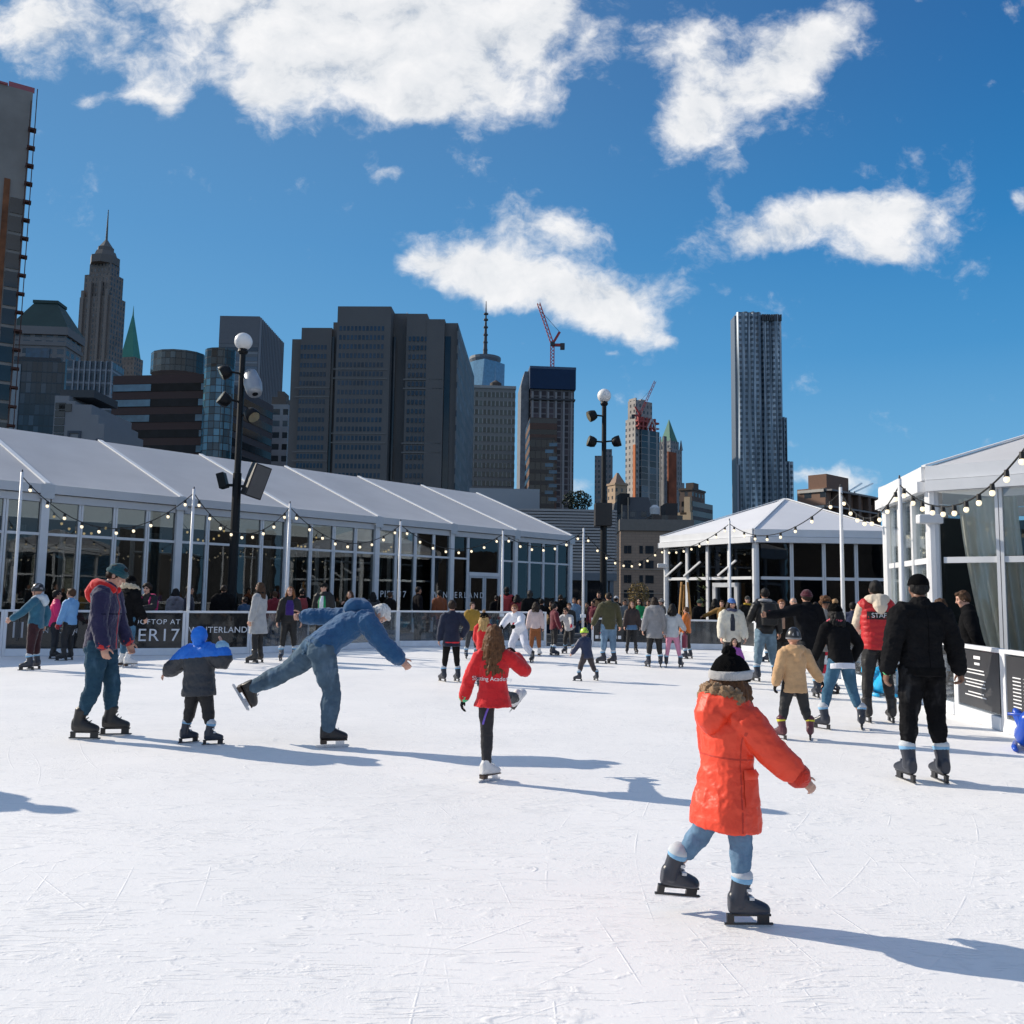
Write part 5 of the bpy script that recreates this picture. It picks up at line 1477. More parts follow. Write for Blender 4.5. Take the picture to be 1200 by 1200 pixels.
sp('dark haired woman in a bright green top behind the barrier', 749, 702, 28.4, 160, k=7.0, bw=.97, hair=('bob', 'dark'), aL=(10, 12, 60, -20), top=dict(col=(.02, .26, .10), bulk=.02, hem=.02), bottom=dict(kind='denim', col=(.06, .11, .2)))
sp('person in a grey knit hat behind the grey coat', 775, 701, 27.8, 100, k=7.2, hair=('short', 'dark'), hat=('beanie', '#8a8784'), top=dict(col=(.05, .045, .04), bulk=.03, hem=.06), bottom=dict())
sp('man in a black jacket and dark green beanie behind the barrier', 819, 702, 27.6, -150, k=7.2, hair=('short', 'dark'), hat=('beanie', '#1f3a2c'), skin='tan', top=dict(col=(.014, .015, .016), bulk=.036, hem=.06), bottom=dict(), head=(12, 0, 0))
sp('woman with long black hair beside the small tent door', 838, 702, 27.8, -60, k=7.2, bw=.97, hair=('long', 'black', .7), top=dict(col=(.014, .013, .015), bulk=.03, hem=.1), bottom=dict())
sp('person in a mustard coat stretching one arm to the left', 846, 704, 27.2, 150, k=7.0, hair=('short', 'brown'), aR=(14, 62, 20, 66), aL=(6, 14, 10, 8), top=dict(col=(.22, .12, .03), bulk=.03, hem=.1), bottom=dict())
sp('person with a yellow scarf and dark cap by the tent corner', 876, 698, 26.8, 170, k=7.2, hair=('short', 'dark'), hat=('cap', (.05, .05, .045)), top=dict(col=(.03, .028, .026), bulk=.03, hem=.06), bottom=dict(), extras=[ex_scarf((.45, .28, .02), 1.2)])
person('woman in sunglasses and patterned scarf behind the maroon hat', gp(917, 792), HT(917, 792, 703), 172, k=7.1, bw=.98, group=SK, hair=('short', 'auburn'), top=dict(col=(.03, .026, .024), bulk=.03, hem=.1), bottom=dict(kind='shell', col=(.02, .02, .02)), extras=[ex_front((.35, .22, .16), .035)])
person('person with pale face half hidden by the maroon hat', gp(931, 788), HT(931, 788, 701), 168, k=7.2, group=SK, hair=('fade', 'grey'), skin='fair', top=dict(col=(.03, .03, .035), bulk=.03, hem=.06), bottom=dict(kind='shell', col=(.02, .02, .02)))
person('curly haired woman in sunglasses and a grey coat facing the camera', gp(969, 812), HT(969, 812, 700), 174, k=7.1, bw=.97, group=SK, hair=('curly', 'chestnut'), skin='brown', top=dict(col=(.24, .23, .22), bulk=.03, hem=.12), bottom=dict(kind='shell', col=(.02, .02, .02)),
       extras=[lambda J: MB().bar(J['Hd'](-.3, .36, .56), J['Hd'](.3, .36, .56), .05, .03).build('sunglasses', BLACK_METAL, J['root'])])
sp('man in a black fleece standing behind the right barrier hands behind his back', 1136, 693, 12.75, 62, k=7.3, bw=1.08, hair=('short', 'brown'), skin='fair', head=(16, 6, 0), lean=4, aL=(-14, 16, -20, -14), aR=(-14, 16, -20, -14), top=dict(col=(.013, .013, .015), bulk=.036, hem=.06), bottom=dict())
sp('person with light brown hair hidden behind the bomber jacket', 1101, 702, 13.4, 40, k=7.2, bw=.96, hair=('bob', 'brown'), top=dict(col=(.03, .03, .03), bulk=.03, hem=.06), bottom=dict())
flush_people()
flush_texts()
def lettering(txt, size, mat, parent, M, align='CENTER', space=1.0, name='lettering', ext=0.002):
    cu = bpy.data.curves.new('lettering', 'FONT')
    cu.body = txt; cu.size = size; cu.align_x = align; cu.space_character = space; cu.extrude = ext
    cu.materials.append(mat)
    tmp = bpy.data.objects.new('tmp', cu); COL.objects.link(tmp)
    bpy.context.view_layer.update()
    me = bpy.data.meshes.new_from_object(tmp.evaluated_get(bpy.context.evaluated_depsgraph_get()))
    bpy.data.objects.remove(tmp)
    return place(me, name, parent, M)
TEXT_UP = Matrix.Rotation(R(90), 4, 'X')      # text standing in the local xz plane, read from -y

# ------------------------------------------------------------------ rink
RW = 1.06
LEFT_POSTS = [(2, 769), (108, 768.6), (215.5, 767.5), (292, 766), (380, 762.5), (465, 757.8), (550, 757), (640, 757)]
left_pts = [gp(*p) for p in LEFT_POSTS]
d0 = (left_pts[1] - left_pts[0]).normalized()
left_pts = [left_pts[0] - d0 * 5.2, left_pts[0] - d0 * 2.6] + left_pts
far_pts = [gp(693, 758), gp(762, 759.5), gp(800, 760.5), gp(850, 761.5)]
right_pts = [Vector((7.25, 25.7, 0)), Vector((7.05, 22.8, 0)), Vector((6.85, 20.0, 0)), Vector((6.6, 17.2, 0)), Vector((6.4, 14.4, 0)), Vector((6.16, 12.05, 0)), Vector((5.99, 10.6, 0)), Vector((5.86, 9.25, 0)), Vector((5.7, 7.4, 0)), Vector((5.5, 5.0, 0))]
ring = left_pts + far_pts + right_pts + [Vector((5.3, -12, 0)), Vector((-22, -12, 0)), Vector((-22, left_pts[0].y - 2, 0))]
bm = bmesh.new()
vs = [bm.verts.new((p.x, p.y, 0)) for p in ring]
bm.faces.new(vs)
me = bpy.data.meshes.new('ice'); bm.to_mesh(me); bm.free()
me.materials.append(ICE)
ice = bpy.data.objects.new('ice_floor', me); COL.objects.link(ice); ice['kind'] = 'structure'
if me.polygons[0].normal.z < 0:
    me.flip_normals()

def barrier(p, q, label, glass, h=RW, kick=0.17, group='rink barrier panels', post_m=None):
    """one framed panel of the rink barrier from p to q (rink side = local -y)"""
    p, q = Vector(p), Vector(q)
    d = q - p; L = d.length
    o = thing('rink_barrier_panel', label, 'barrier', p, math.atan2(d.y, d.x), group)
    pm = post_m or ALU
    MB().box((0.0, -0.03, 0.0), (0.07, 0.05, h)).build('post', pm, o, bevel=0.008)
    MB().box((L - 0.07 + 0.002, -0.028, 0.0), (L - 0.003, 0.048, h - .002)).build('post', pm, o, bevel=0.008)
    MB().box((0.07, -0.035, h - 0.05), (L - 0.07, 0.055, h + 0.004)).build('top_rail', pm, o, bevel=0.01)
    MB().box((0.07, -0.045, 0.004), (L - 0.07, 0.03, kick)).build('kick_board', KICK, o, bevel=0.01)
    MB().box((0.07, -0.006, kick), (L - 0.07, 0.006, h - 0.05)).build('glass_panel', glass, o)
    o['len'] = L
    return o
GL = ['tinted barrier panel at the far end beside the frame edge', 'tinted barrier panel next to the capsule logo board',
      'dark barrier panel with a capsule logo and LINCOLN lettering', 'dark barrier panel lettered THE ROOFTOP AT PIER 17',
      'tinted barrier panel lettered WINTERLAND', 'clear barrier panel behind the long grey coat', 'clear barrier panel behind the bending skater',
      'clear barrier panel between the white haired man and the navy boy', 'clear barrier panel beside the entrance steps']
BP = []
for i in range(len(left_pts) - 1):
    gl = BAR_DARK if i < 5 else BAR_GLASS
    BP.append(barrier(left_pts[i], left_pts[i + 1], GL[i], gl))
L = BP[2]['len']
lg = MB().tube([(.30, -.02, .42), (.30, -.02, .78)], .11, 12).build('logo_capsule', GREY_PRINT, BP[2]); lg.scale = (1, .08, 1); lg.location = (0, -.012, 0)
MB().box((.235, -.026, .42), (.365, -.022, .78)).box((.285, -.031, .36), (.315, -.027, .84)).build('logo_cross', BOARD_BLACK, BP[2])
lettering('LINCOLN', .16, GREY_PRINT, BP[2], Matrix.Translation((.62, -.02, .53)) @ TEXT_UP, 'LEFT', 1.5)
L = BP[3]['len']
lettering('THE ROOFTOP AT', .17, WHITE_PRINT, BP[3], Matrix.Translation((L - .12, -.02, .74)) @ TEXT_UP, 'RIGHT', 1.15)
lettering('PIER17', .42, WHITE_PRINT, BP[3], Matrix.Translation((L - .12, -.02, .34)) @ TEXT_UP, 'RIGHT', 1.1)
L = BP[4]['len']
lettering('WINTERLAND', .21, WHITE_PRINT, BP[4], Matrix.Translation((L / 2, -.02, .53)) @ TEXT_UP, 'CENTER', 1.05)
b1 = barrier(far_pts[0], far_pts[1], 'dark sponsor board with a red triangle logo behind the olive jacket skater', BAR_DARK, h=.9)
L = b1['len']
MB().prism([(0, 0), (.5, 0), (.25, .38)], -.004, .004).build('logo_triangle', RED_PRINT, b1).matrix_local = Matrix.Translation((.25, -.02, .42)) @ TEXT_UP
for k in range(6):
    MB().box((.12 + k * .14, -.024, .26), (.22 + k * .14, -.016, .36)).build('lettering', WHITE_PRINT, b1)
barrier(far_pts[1], far_pts[2], 'grey barrier panel behind the pink leggings', BAR_GREY, h=.9)
barrier(far_pts[2], far_pts[3], 'grey barrier panel below the wooden easel', BAR_GREY, h=.9)
barrier(far_pts[3], right_pts[0], 'grey barrier panel behind the cream jacket', BAR_GREY, h=.9)
RL = ['corner barrier panel by the small tent', 'barrier panel beside the maroon beanie skater', 'barrier panel beyond the slim white mast', 'barrier panel beside the red staff vest', 'barrier panel in front of the tall tent corner', 'barrier panel with a black notice of short text lines', 'barrier panel with a black notice of a long text list', 'clear barrier panel past the two black notices', 'near clear barrier panel past the blue skating aid']
for i in range(len(right_pts) - 1):
    p, q = right_pts[i], right_pts[i + 1]
    o = barrier(p, q, RL[i], BAR_GLASS if i != 6 else BAR_GLASS, h=.99)
    L = o['len']
    if i in (5, 6):
        bd = MB().box((.10, -.024, .2), (L - .10, -.014, .92)).build('notice_board', BOARD_BLACK, o)
        cx = L / 2
        MB().box((cx - .10, -.030, .82), (cx + .10, -.026, .86)).build('lettering', WHITE_PRINT, bd)
        MB().box((cx - .08, -.030, .745), (cx + .08, -.026, .775)).build('lettering', WHITE_PRINT, bd)
        rnd = random.Random(i)
        n = 9 if i == 5 else 11
        for k in range(n):
            z = .67 - k * .042
            w = rnd.uniform(.2, .42) if i == 5 else .42
            if i == 5 and k in (2, 6):
                continue
            if i == 5:
                MB().box((cx - w, -.030, z), (cx + w * .6, -.026, z + .014)).build('lettering', WHITE_PRINT, bd)
            else:
                MB().box((cx - w, -.030, z), (cx - w + .2, -.026, z + .013)).build('lettering', WHITE_PRINT, bd)
                MB().box((cx - w + .25, -.030, z + .004), (cx + w, -.026, z + .009)).build('lettering', GREY_PRINT, bd)
# entrance steps between the two lengths of barrier
st = thing('entrance_steps', 'low grey steps up from the ice beside the long tent', 'steps', (left_pts[-1] + far_pts[0]) / 2)
dx = (far_pts[0] - left_pts[-1]).length / 2
for k in range(3):
    MB().box((-dx + .02, .02 + .3 * k, 0.002 + .11 * k), (dx - .02, .02 + .3 * (k + 1) + (1.2 if k == 2 else 0), .11 * (k + 1))).build('step', plain('grey_rubber', (.09, .095, .1), .8), st, bevel=.01)

# ------------------------------------------------------------------ string lights, masts
def string_lights(p, q, sag, label, n, group='festoon light strings', warm=False, r=.036):
    p, q = Vector(p), Vector(q)
    o = thing('string_light', label, 'string light', p, 0, group)
    pts = []
    for k in range(25):
        f = k / 24
        v = (q - p) * f - Vector((0, 0, sag * 4 * f * (1 - f)))
        pts.append(v)
    MB().tube(pts, .012, 5).build('cable', CABLE, o)
    bulb = MB().ball((0, 0, -.11), (r, r, r * 1.15), 10, 7).mesh('bulb', BULB_WARM if warm else BULB, True)
    sock = MB().tube([(0, 0, .01), (0, 0, -.075)], [.028, .034], 7).mesh('socket', CABLE)
    for k in range(n):
        f = (k + .5) / n
        v = (q - p) * f - Vector((0, 0, sag * 4 * f * (1 - f)))
        s = place(sock, 'socket', o, Matrix.Translation(v))
        place(bulb, 'bulb', s)
    return o
def mast(base, top_px, label):
    """slim white pole standing on the barrier line; height from where its tip shows"""
    base = Vector(base)
    d = ray(*top_px)
    z = HC + d.z / d.y * base.y
    o = thing('light_mast', label, 'mast', base, 0, 'slim white light masts')
    MB().tube([(0, 0, 0), (0, 0, z)], [.045, .032], 10).build('pole', ALU, o, smooth=True)
    MB().box((-.08, -.06, .9), (.08, .09, 1.0)).build('bracket', ALU, o)
    MB().tube([(0, 0, z), (0, 0, z + .06)], [.02, .012], 6).build('hook', DARK_METAL, o)
    return base + Vector((0, 0, z - .1))
back = Vector((0, .12, 0))
def online(px, Y):
    return Vector((at(px, 690, Y).x, Y, 0))
ML = [(10, 553, left_pts[2] + Vector((.12, .1, 0)), 'white light mast in front of the tent end post'),
      (222, 573, left_pts[4] + back, 'white light mast rising from the WINTERLAND panel'),
      (338, 590, online(336, 22.9), 'white light mast behind the purple shirt'),
      (468, 611, left_pts[7] + back, 'white light mast right of the bending skater'),
      (590, 622, online(588.5, 27.0), 'white light mast in front of the tent door'),
      (685, 619, far_pts[0] + Vector((-.25, .2, 0)), 'white light mast in front of the slatted building'),
      (858, 610, far_pts[3] + Vector((.2, .15, 0)), 'white light mast in front of the small tent doorway'),
      (982, 571, Vector((6.62 + .05, 17.45, 0)), 'white light mast in front of the small tent right face'),
      (1046, 561, Vector((6.40 + .12, 14.45, 0)), 'white light mast before the tall tent corner')]
tops = []
for (x, y, b_, lb) in ML:
    tops.append(mast(b_, (x, y), lb))
tops.append(mast(Vector((6.02, 9.95, 0)), (1212, 508), 'white light mast past the two black notices'))
SAG = [1.05, .85, .75, .6, .45, .0, .6, .55, .55]
NB = [10, 9, 9, 8, 7, 0, 8, 8, 11]
SL = ['first', '', '', '', '', '', '', '', '']
names = ['string of lit bulbs before the tent, from its end post to the WINTERLAND panel', 'string of lit bulbs crossing the black lamp post', 'string of lit bulbs above the bending skater',
         'string of lit bulbs right of the bending skater', 'string of lit bulbs from tent door to slatted building', '', 'string of lit bulbs along the small tent shaded face',
         'string of lit bulbs before the gap between the two right tents', 'string of large lit bulbs across the curtained tent']
for i in range(9):
    if NB[i]:
        string_lights(tops[i], tops[i + 1], SAG[i], names[i], NB[i])
string_lights(tops[5], at(772, 643, 31.5), .75, 'string of lit bulbs from slatted building to the small tent', 9)
string_lights(at(772, 643, 31.4), tops[6], .3, 'string of lit bulbs under the small tent sunny eave', 9)

# ------------------------------------------------------------------ lamp posts
def lamp_post(base, label, spots, extra=None):
    o = thing('lamp_post', label, 'lamp post', base, 0, 'black lamp posts with a white globe')
    MB().tube([(0, 0, 0), (0, 0, .5), (0, 0, .52), (0, 0, 5.2), (0, 0, 5.22), (0, 0, 9.0)], [.2, .2, .14, .13, .1, .09], 14).build('post', BLACK_METAL, o, smooth=False)
    MB().lathe([(.12, 8.98), (.16, 9.05), (.13, 9.14)], 14).build('collar', BLACK_METAL, o)
    MB().ball((0, 0, 9.38), .275, 24, 16).build('globe', GLOBE, o, smooth=True)
    for (z, az, tilt) in spots:
        h = MB()
        rot = Matrix.Rotation(az, 4, 'Z')
        h.tube([rot @ Vector((0, 0, z)), rot @ Vector((.42, 0, z + .03))], .035, 8)
        h.build('spot_arm', BLACK_METAL, o)
        M = Matrix.Translation(rot @ Vector((.5, 0, z))) @ rot @ Matrix.Rotation(tilt, 4, 'Y')
        head = MB().lathe([(.05, -.2), (.17, -.16), (.22, -.02), (.225, .14), (.20, .15)], 16).build('spotlight', BLACK_METAL, o, smooth=True)
        head.matrix_local = M
        MB().lathe([(.02, .152), (.19, .151), (.19, .158), (.02, .17)], 16).build('lens', plain('spot_lens', (.55, .47, .30), .15, .6, .6), head)
    return o
lb1 = Vector((at(272, 690, 26.6).x, 26.6, 0))
l1 = lamp_post(lb1, 'black lamp post before the long tent, with speakers and a horn lamp', [(8.35, R(200), R(120)), (7.45, R(215), R(60)), (7.0, R(-30), R(130))])
# grey barrel floodlight, speaker box and small floodlight on the first post
M = Matrix.Translation((.38, -.1, 8.02)) @ Matrix.Rotation(R(160), 4, 'Y') @ Matrix.Rotation(R(20), 4, 'X')
c = MB().lathe([(.06, -.5), (.2, -.42), (.28, 0), (.25, .3), (.2, .42)], 16).build('barrel_floodlight', plain('grey_cast_metal', (.36, .38, .41), .45, .4), l1, smooth=True); c.matrix_local = M
MB().lathe([(.02, .422), (.09, .421), (.09, .43), (.02, .435)], 12).build('lens', BLACK_METAL, c)
MB().box((.0, -.05, 8.1), (.38, .03, 8.18)).build('bracket', BLACK_METAL, l1)
M = Matrix.Translation((.62, -.1, 4.95)) @ Matrix.Rotation(R(18), 4, 'Y') @ Matrix.Rotation(R(35), 4, 'Z')
s = MB().box((-.26, -.26, -.52), (.26, .26, .52)).build('speaker', plain('black_speaker_box', (.016, .016, .018), .55), l1, bevel=.02); s.matrix_local = M
MB().box((-.225, -.272, -.48), (.225, -.262, .48)).build('grille', plain('speaker_grille', (.10, .10, .105), .5, .4), s)
MB().box((.05, -.06, 4.75), (.4, .02, 4.83)).build('bracket', BLACK_METAL, l1)
M = Matrix.Translation((-.42, -.06, 4.95)) @ Matrix.Rotation(R(-16), 4, 'Y')
s = MB().box((-.12, -.18, -.24), (.12, .14, .24)).build('floodlight', BLACK_METAL, l1, bevel=.02); s.matrix_local = M
MB().box((-.4, -.06, 4.78), (-.05, .02, 4.86)).build('bracket', BLACK_METAL, l1)
lb2 = Vector((at(707, 690, 38.0).x, 38.0, 0))
l2 = lamp_post(lb2, 'black lamp post against the sky with three spotlights and a control box', [(8.55, R(190), R(115)), (7.5, R(188), R(75)), (7.52, R(-12), R(75))])
MB().box((-.36, -.34, 4.15), (.3, .3, 5.05)).build('control_box', plain('brown_black_box', (.02, .018, .018), .5), l2, bevel=.02)
l2.scale = (1.12, 1.12, 1.12)

# ------------------------------------------------------------------ long tent
CANVAS_THIN = bpy.data.materials.new('thin_tent_canvas'); CANVAS_THIN.use_nodes = True
t = NT(CANVAS_THIN.node_tree); t.n.clear()
_o = t.add('ShaderNodeOutputMaterial'); _d = t.add('ShaderNodeBsdfDiffuse'); _t = t.add('ShaderNodeBsdfTranslucent'); _m = t.add('ShaderNodeMixShader')
_c = t.ramp(t.noise(t.coord(), .7, 4), [(.3, (.68, .68, .70)), (.7, (.76, .76, .78))])
t.put(_d.inputs[0], _c); t.put(_t.inputs[0], (.85, .85, .82, 1)); _m.inputs[0].default_value = .30
t.l.new(_d.outputs[0], _m.inputs[1]); t.l.new(_t.outputs[0], _m.inputs[2]); t.l.new(_m.outputs[0], _o.inputs[0])
FD = Vector((0.673, 0.739, 0)).normalized()
T0 = at(45, 690, 25.0); T0.z = 0
BAY, EAVE, RISE, HALF = 4.07, 4.22, 2.72, 6.5
NBAY, K0 = 8, -2
org = T0 + FD * (BAY * K0)
lt = thing('marquee_tent', 'long glass sided marquee with a pitched pale roof along the rink', 'tent', org, math.atan2(FD.y, FD.x))
LEN = BAY * NBAY
rf = MB()
OV = .18
for k in range(NBAY):       # slightly slack panels between rafters
    x0, x1 = k * BAY, (k + 1) * BAY
    nx, ny = 6, 8
    for side in (0, 1):
        vs, fs = [], []
        for j in range(ny + 1):
            f = j / ny
            y = -OV + (HALF + OV) * f if side == 0 else 2 * HALF + OV - (HALF + OV) * f
            z = EAVE + .34 + (RISE - .34 + .2) * f
            for i in range(nx + 1):
                u = i / nx
                vs.append((x0 + BAY * u, y, z - .07 * math.sin(math.pi * u) * math.sin(math.pi * f)))
        for j in range(ny):
            for i in range(nx):
                a = j * (nx + 1) + i
                q = (a, a + 1, a + nx + 2, a + nx + 1)
                fs.append(q if side == 0 else q[::-1])
        rf.add(vs, fs)
for x in (0.002, LEN - .002):
    rf.add([(x, -OV + .02, EAVE + .33), (x, 2 * HALF + OV - .02, EAVE + .33), (x, HALF, EAVE + RISE + .18)], [(0, 1, 2)])
rf.build('roof', CANVAS_THIN, lt, smooth=True)
for k in range(NBAY + 1):
    x = k * BAY
    MB().bar((x, -OV - .02, EAVE + .36), (x, HALF, EAVE + RISE + .235), .15, .05).build('rafter_strip', KEDER, lt)
    MB().box((x - .11, -.16, 0), (x + .11, .10, EAVE + .02)).build('main_post', ALU, lt, bevel=.012)
    MB().box((x - .19, -.22, EAVE - .08), (x + .19, -OV - .062, EAVE + .34)).build('joint_plate', ALU_GREY, lt)
    MB().box((x - .13, 2 * HALF - .1, 0), (x + .13, 2 * HALF + .1, EAVE)).build('rear_post', DARK_METAL, lt)
for k in range(NBAY):
    x0, x1 = k * BAY, (k + 1) * BAY
    MB().box((x0 + .01, -OV - .06, EAVE + .07), (x1 - .01, .1, EAVE + .33)).build('gutter_band', PVC_BAND, lt)
    MB().box((x0 + .16, -.13, EAVE - .17), (x1 - .16, .09, EAVE + .045)).build('eave_beam', PVC_BAND, lt)
    door = k == 6
    for j in range(4):
        a, b_ = x0 + BAY * j / 4, x0 + BAY * (j + 1) / 4
        if j and not (door and j == 2):
            MB().box((a - .062, -.09, 0), (a - .007, .05, EAVE - .17)).box((a + .007, -.09, 0), (a + .062, .05, EAVE - .17)).build('mullion', ALU, lt)
        la, lb_ = a + (.11 if j == 0 else .062), b_ - (.11 if j == 3 else .062)
        if door and j in (1, 2):
            continue
        MB().box((la, -.03, 3.16), (lb_, -.01, EAVE - .17)).build('upper_pane', TENT_GLASS, lt)
        MB().box((la, -.031, .08), (lb_, -.011, 3.08)).build('lower_pane', TENT_GLASS, lt)
        MB().box((la, -.07, 3.08), (lb_, .03, 3.16)).build('transom', ALU, lt)
    if door:
        a, b_ = x0 + BAY / 4 + .062, x0 + BAY * 3 / 4 - .062
        MB().box((a, -.03, 2.55), (b_, -.01, EAVE - .17)).build('upper_pane', TENT_GLASS, lt)
        MB().box((a, -.12, 2.4), (b_, .03, 2.55)).build('door_header', ALU, lt)
        mid = (a + b_) / 2
        for (p, q) in ((a, mid - .01), (mid + .01, b_)):
            d = MB().box((p, -.11, .06), (p + .1, -.03, 2.4)).box((q - .1, -.11, .06), (q, -.03, 2.4)).box((p + .1, -.11, 2.3), (q - .1, -.03, 2.4)).box((p + .1, -.11, .06), (q - .1, -.03, .5)).build('door', ALU_GREY, lt)
            MB().box((p + .1, -.08, .5), (q - .1, -.06, 2.3)).build('pane', TENT_GLASS, d)
# floor, back glazing and drapes inside
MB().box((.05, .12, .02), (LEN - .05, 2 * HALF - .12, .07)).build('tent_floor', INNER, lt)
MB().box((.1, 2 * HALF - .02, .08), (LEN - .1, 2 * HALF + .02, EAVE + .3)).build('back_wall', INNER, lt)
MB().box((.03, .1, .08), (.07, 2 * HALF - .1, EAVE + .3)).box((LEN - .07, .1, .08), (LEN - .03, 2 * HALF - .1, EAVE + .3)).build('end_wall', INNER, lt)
def drape(parent, p, q, z0, z1, pull, mat, name='curtain', nf=7, depth=.1):
    """pleated curtain hung between p and q on the local plan; 'pull' draws the foot sideways"""
    p, q = Vector(p), Vector(q)
    d = (q - p); nrm = Vector((-d.y, d.x, 0)).normalized()
    n, rows = nf * 8, 14
    vs, fs = [], []
    for j in range(rows + 1):
        f = j / rows
        z = z1 + (z0 - z1) * f
        for i in range(n + 1):
            u = i / n
            s = p + d * (u * (1 - .45 * abs(pull) * f * f) + pull * f ** 1.5 * .55 + (.2 * abs(pull) * f * f))
            w = math.sin(u * nf * 2 * math.pi) * depth * (.4 + .6 * f) + .03 * math.sin(u * 37 + f * 4)
            s = s + nrm * w
            vs.append((s.x, s.y, z))
    for j in range(rows):
        for i in range(n):
            a = j * (n + 1) + i
            fs.append((a, a + 1, a + n + 2, a + n + 1))
    return MB().add(vs, fs).build(name, mat, parent, smooth=True)
rnd = random.Random(3)
for k in range(NBAY + 1):
    x = k * BAY
    for (o_, w_) in ((-.85, .6), (.25, .6)):
        if 0 < x + o_ and x + o_ + w_ < LEN and rnd.random() < .8:
            drape(lt, (x + o_, .55, 0), (x + o_ + w_, .55, 0), .1, 3.4, rnd.choice((-.6, .5, .2)), CURTAIN_GREY, nf=4, depth=.05)
for k in range(2, NBAY):
    MB().tube([(k * BAY + .4, 3.4 + rnd.random(), 2.9), (k * BAY + 3.2, 3.6 + rnd.random(), 2.9)], .05, 8).build('ceiling_truss', ALU_GREY, lt)
    for xx in (.8, 2.4):
        MB().tube([(k * BAY + xx, 5, 0.07), (k * BAY + xx, 5, 3.6)], .09, 8).build('inner_column', ALU, lt)
for k in range(2, NBAY):
    for xx in (1.0, 2.9):
        p_ = (k * BAY + xx, 2.6 + (k % 2) * .8, .07)
        tb_ = MB().lathe([(.42, .02), (.40, .04), (.05, .06)], 14); tb_.lathe([(.04, .06), (.04, .72)], 8).lathe([(.55, .72), (.55, .75)], 16)
        o_ = tb_.build('inner_table', plain('pale_table', (.45, .44, .42), .6), lt); o_.location = p_
Mx = Matrix.Translation((BAY * 5.05, -.13, 1.42)) @ TEXT_UP
lettering('PIER 17', .36, WHITE_PRINT, lt, Mx, 'LEFT', 1.2, ext=.001)
lettering('WINTERLAND', .36, WHITE_PRINT, lt, Matrix.Translation((BAY * 5.72, -.125, 1.42)) @ TEXT_UP, 'LEFT', 1.5, ext=.001)
Minv = lt.matrix_basis
def tl(x, y, z):
    a = math.atan2(FD.y, FD.x)
    return org + Vector((x * math.cos(a) - y * math.sin(a), x * math.sin(a) + y * math.cos(a), z))
for k in range(2, NBAY):
    string_lights(tl(k * BAY + .5, .9, 3.95), tl(k * BAY + 3.2, 2.6, 4.0), .55, 'warm string of small bulbs hanging inside the long tent', 9, 'warm bulb strings inside the long tent', True, .04)

# ------------------------------------------------------------------ hexagon tents
def hex_tent(center, a0, side, eave, apex, label, faces, gl, canvas=None, ceiling=True):
    """six sided pavilion; faces: {edge index: bays}"""
    o = thing('pavilion_tent', label, 'tent', center)
    cs = [Vector((side * math.cos(a0 + k * math.pi / 3), side * math.sin(a0 + k * math.pi / 3), 0)) for k in range(6)]
    big = [c * 1.055 for c in cs]
    rb = MB()
    for k in range(6):
        p, q = big[k], big[(k + 1) % 6]
        rows, cols = 8, 8
        vs, fs = [], []
        for j in range(rows + 1):
            f = j / rows
            for i in range(cols + 1):
                u = i / cols
                v = p.lerp(q, u) * (1 - f)
                z = eave + .42 + (apex - eave - .42) * (f ** 1.0) 
                vs.append((v.x, v.y, z))
        for j in range(rows):
            for i in range(cols):
                a = j * (cols + 1) + i
                fs.append((a, a + 1, a + cols + 2, a + cols + 1))
        rb.add(vs, fs)
    rb.build('roof', canvas or PVC, o, smooth=False)
    for k in range(6):
        p, q = cs[k], cs[(k + 1) % 6]
        P, Q = big[k], big[(k + 1) % 6]
        MB().bar((P.x, P.y, eave + .45), (P.x * .02, P.y * .02, apex + .005), .09, .03).build('hip_strip', KEDER, o)
        d = (Q - P).normalized(); n = Vector((d.y, -d.x, 0))
        def M_at(org_):
            return Matrix(((d.x, -n.x, 0, org_.x), (d.y, -n.y, 0, org_.y), (0, 0, 1, 0), (0, 0, 0, 1)))
        Lb = (Q - P).length
        MB().box((.03, -.03, eave + .2), (Lb - .03, .06, eave + .44), M=M_at(P)).build('fascia', ALU, o)
        MB().box((.04, -.1, eave + .0), (Lb - .04, .05, eave + .185), M=M_at(P)).build('gutter', ALU, o)
        MB().tube([(p.x, p.y, 0), (p.x, p.y, eave)], .115, 10).build('corner_post', ALU, o)
        L = (q - p).length; M = M_at(p)
        nb = faces.get(k, 2)
        zt = eave * .66
        for j in range(nb):
            a, b_ = .115 + (L - .23) * j / nb, .115 + (L - .23) * (j + 1) / nb
            if j:
                MB().box((a - .055, -.07, 0), (a - .006, .07, eave), M=M).box((a + .006, -.07, 0), (a + .055, .07, eave), M=M).build('mullion', ALU, o)
            MB().box((a + .055, -.01, zt + .05), (b_ - .055, .01, eave), M=M).build('upper_pane', gl, o)
            MB().box((a + .055, -.012, .1), (b_ - .055, .008, zt - .05), M=M).build('lower_pane', gl, o)
            MB().box((a + .055, -.05, zt - .05), (b_ - .055, .05, zt + .05), M=M).build('transom', ALU, o)
            MB().box((a + .055, -.05, 0), (b_ - .055, .05, .1), M=M).build('bottom_rail', ALU, o)
    fl = MB().prism([(c.x * .96, c.y * .96) for c in cs], .02, .06).build('tent_floor', INNER, o)
    if ceiling:
        MB().prism([(c.x * .96, c.y * .96) for c in cs], eave - .03, eave - .01).build('inner_ceiling', plain('tent_inner_grey', (.12, .12, .125), .8), o)
    return o, cs
HC2 = Vector((10.35, 32.6, 0))
GL2 = glass_mat('small_tent_glass', (0.34, 0.37, 0.39), 0.7, 0.01, 0.10, 0.015, .03)
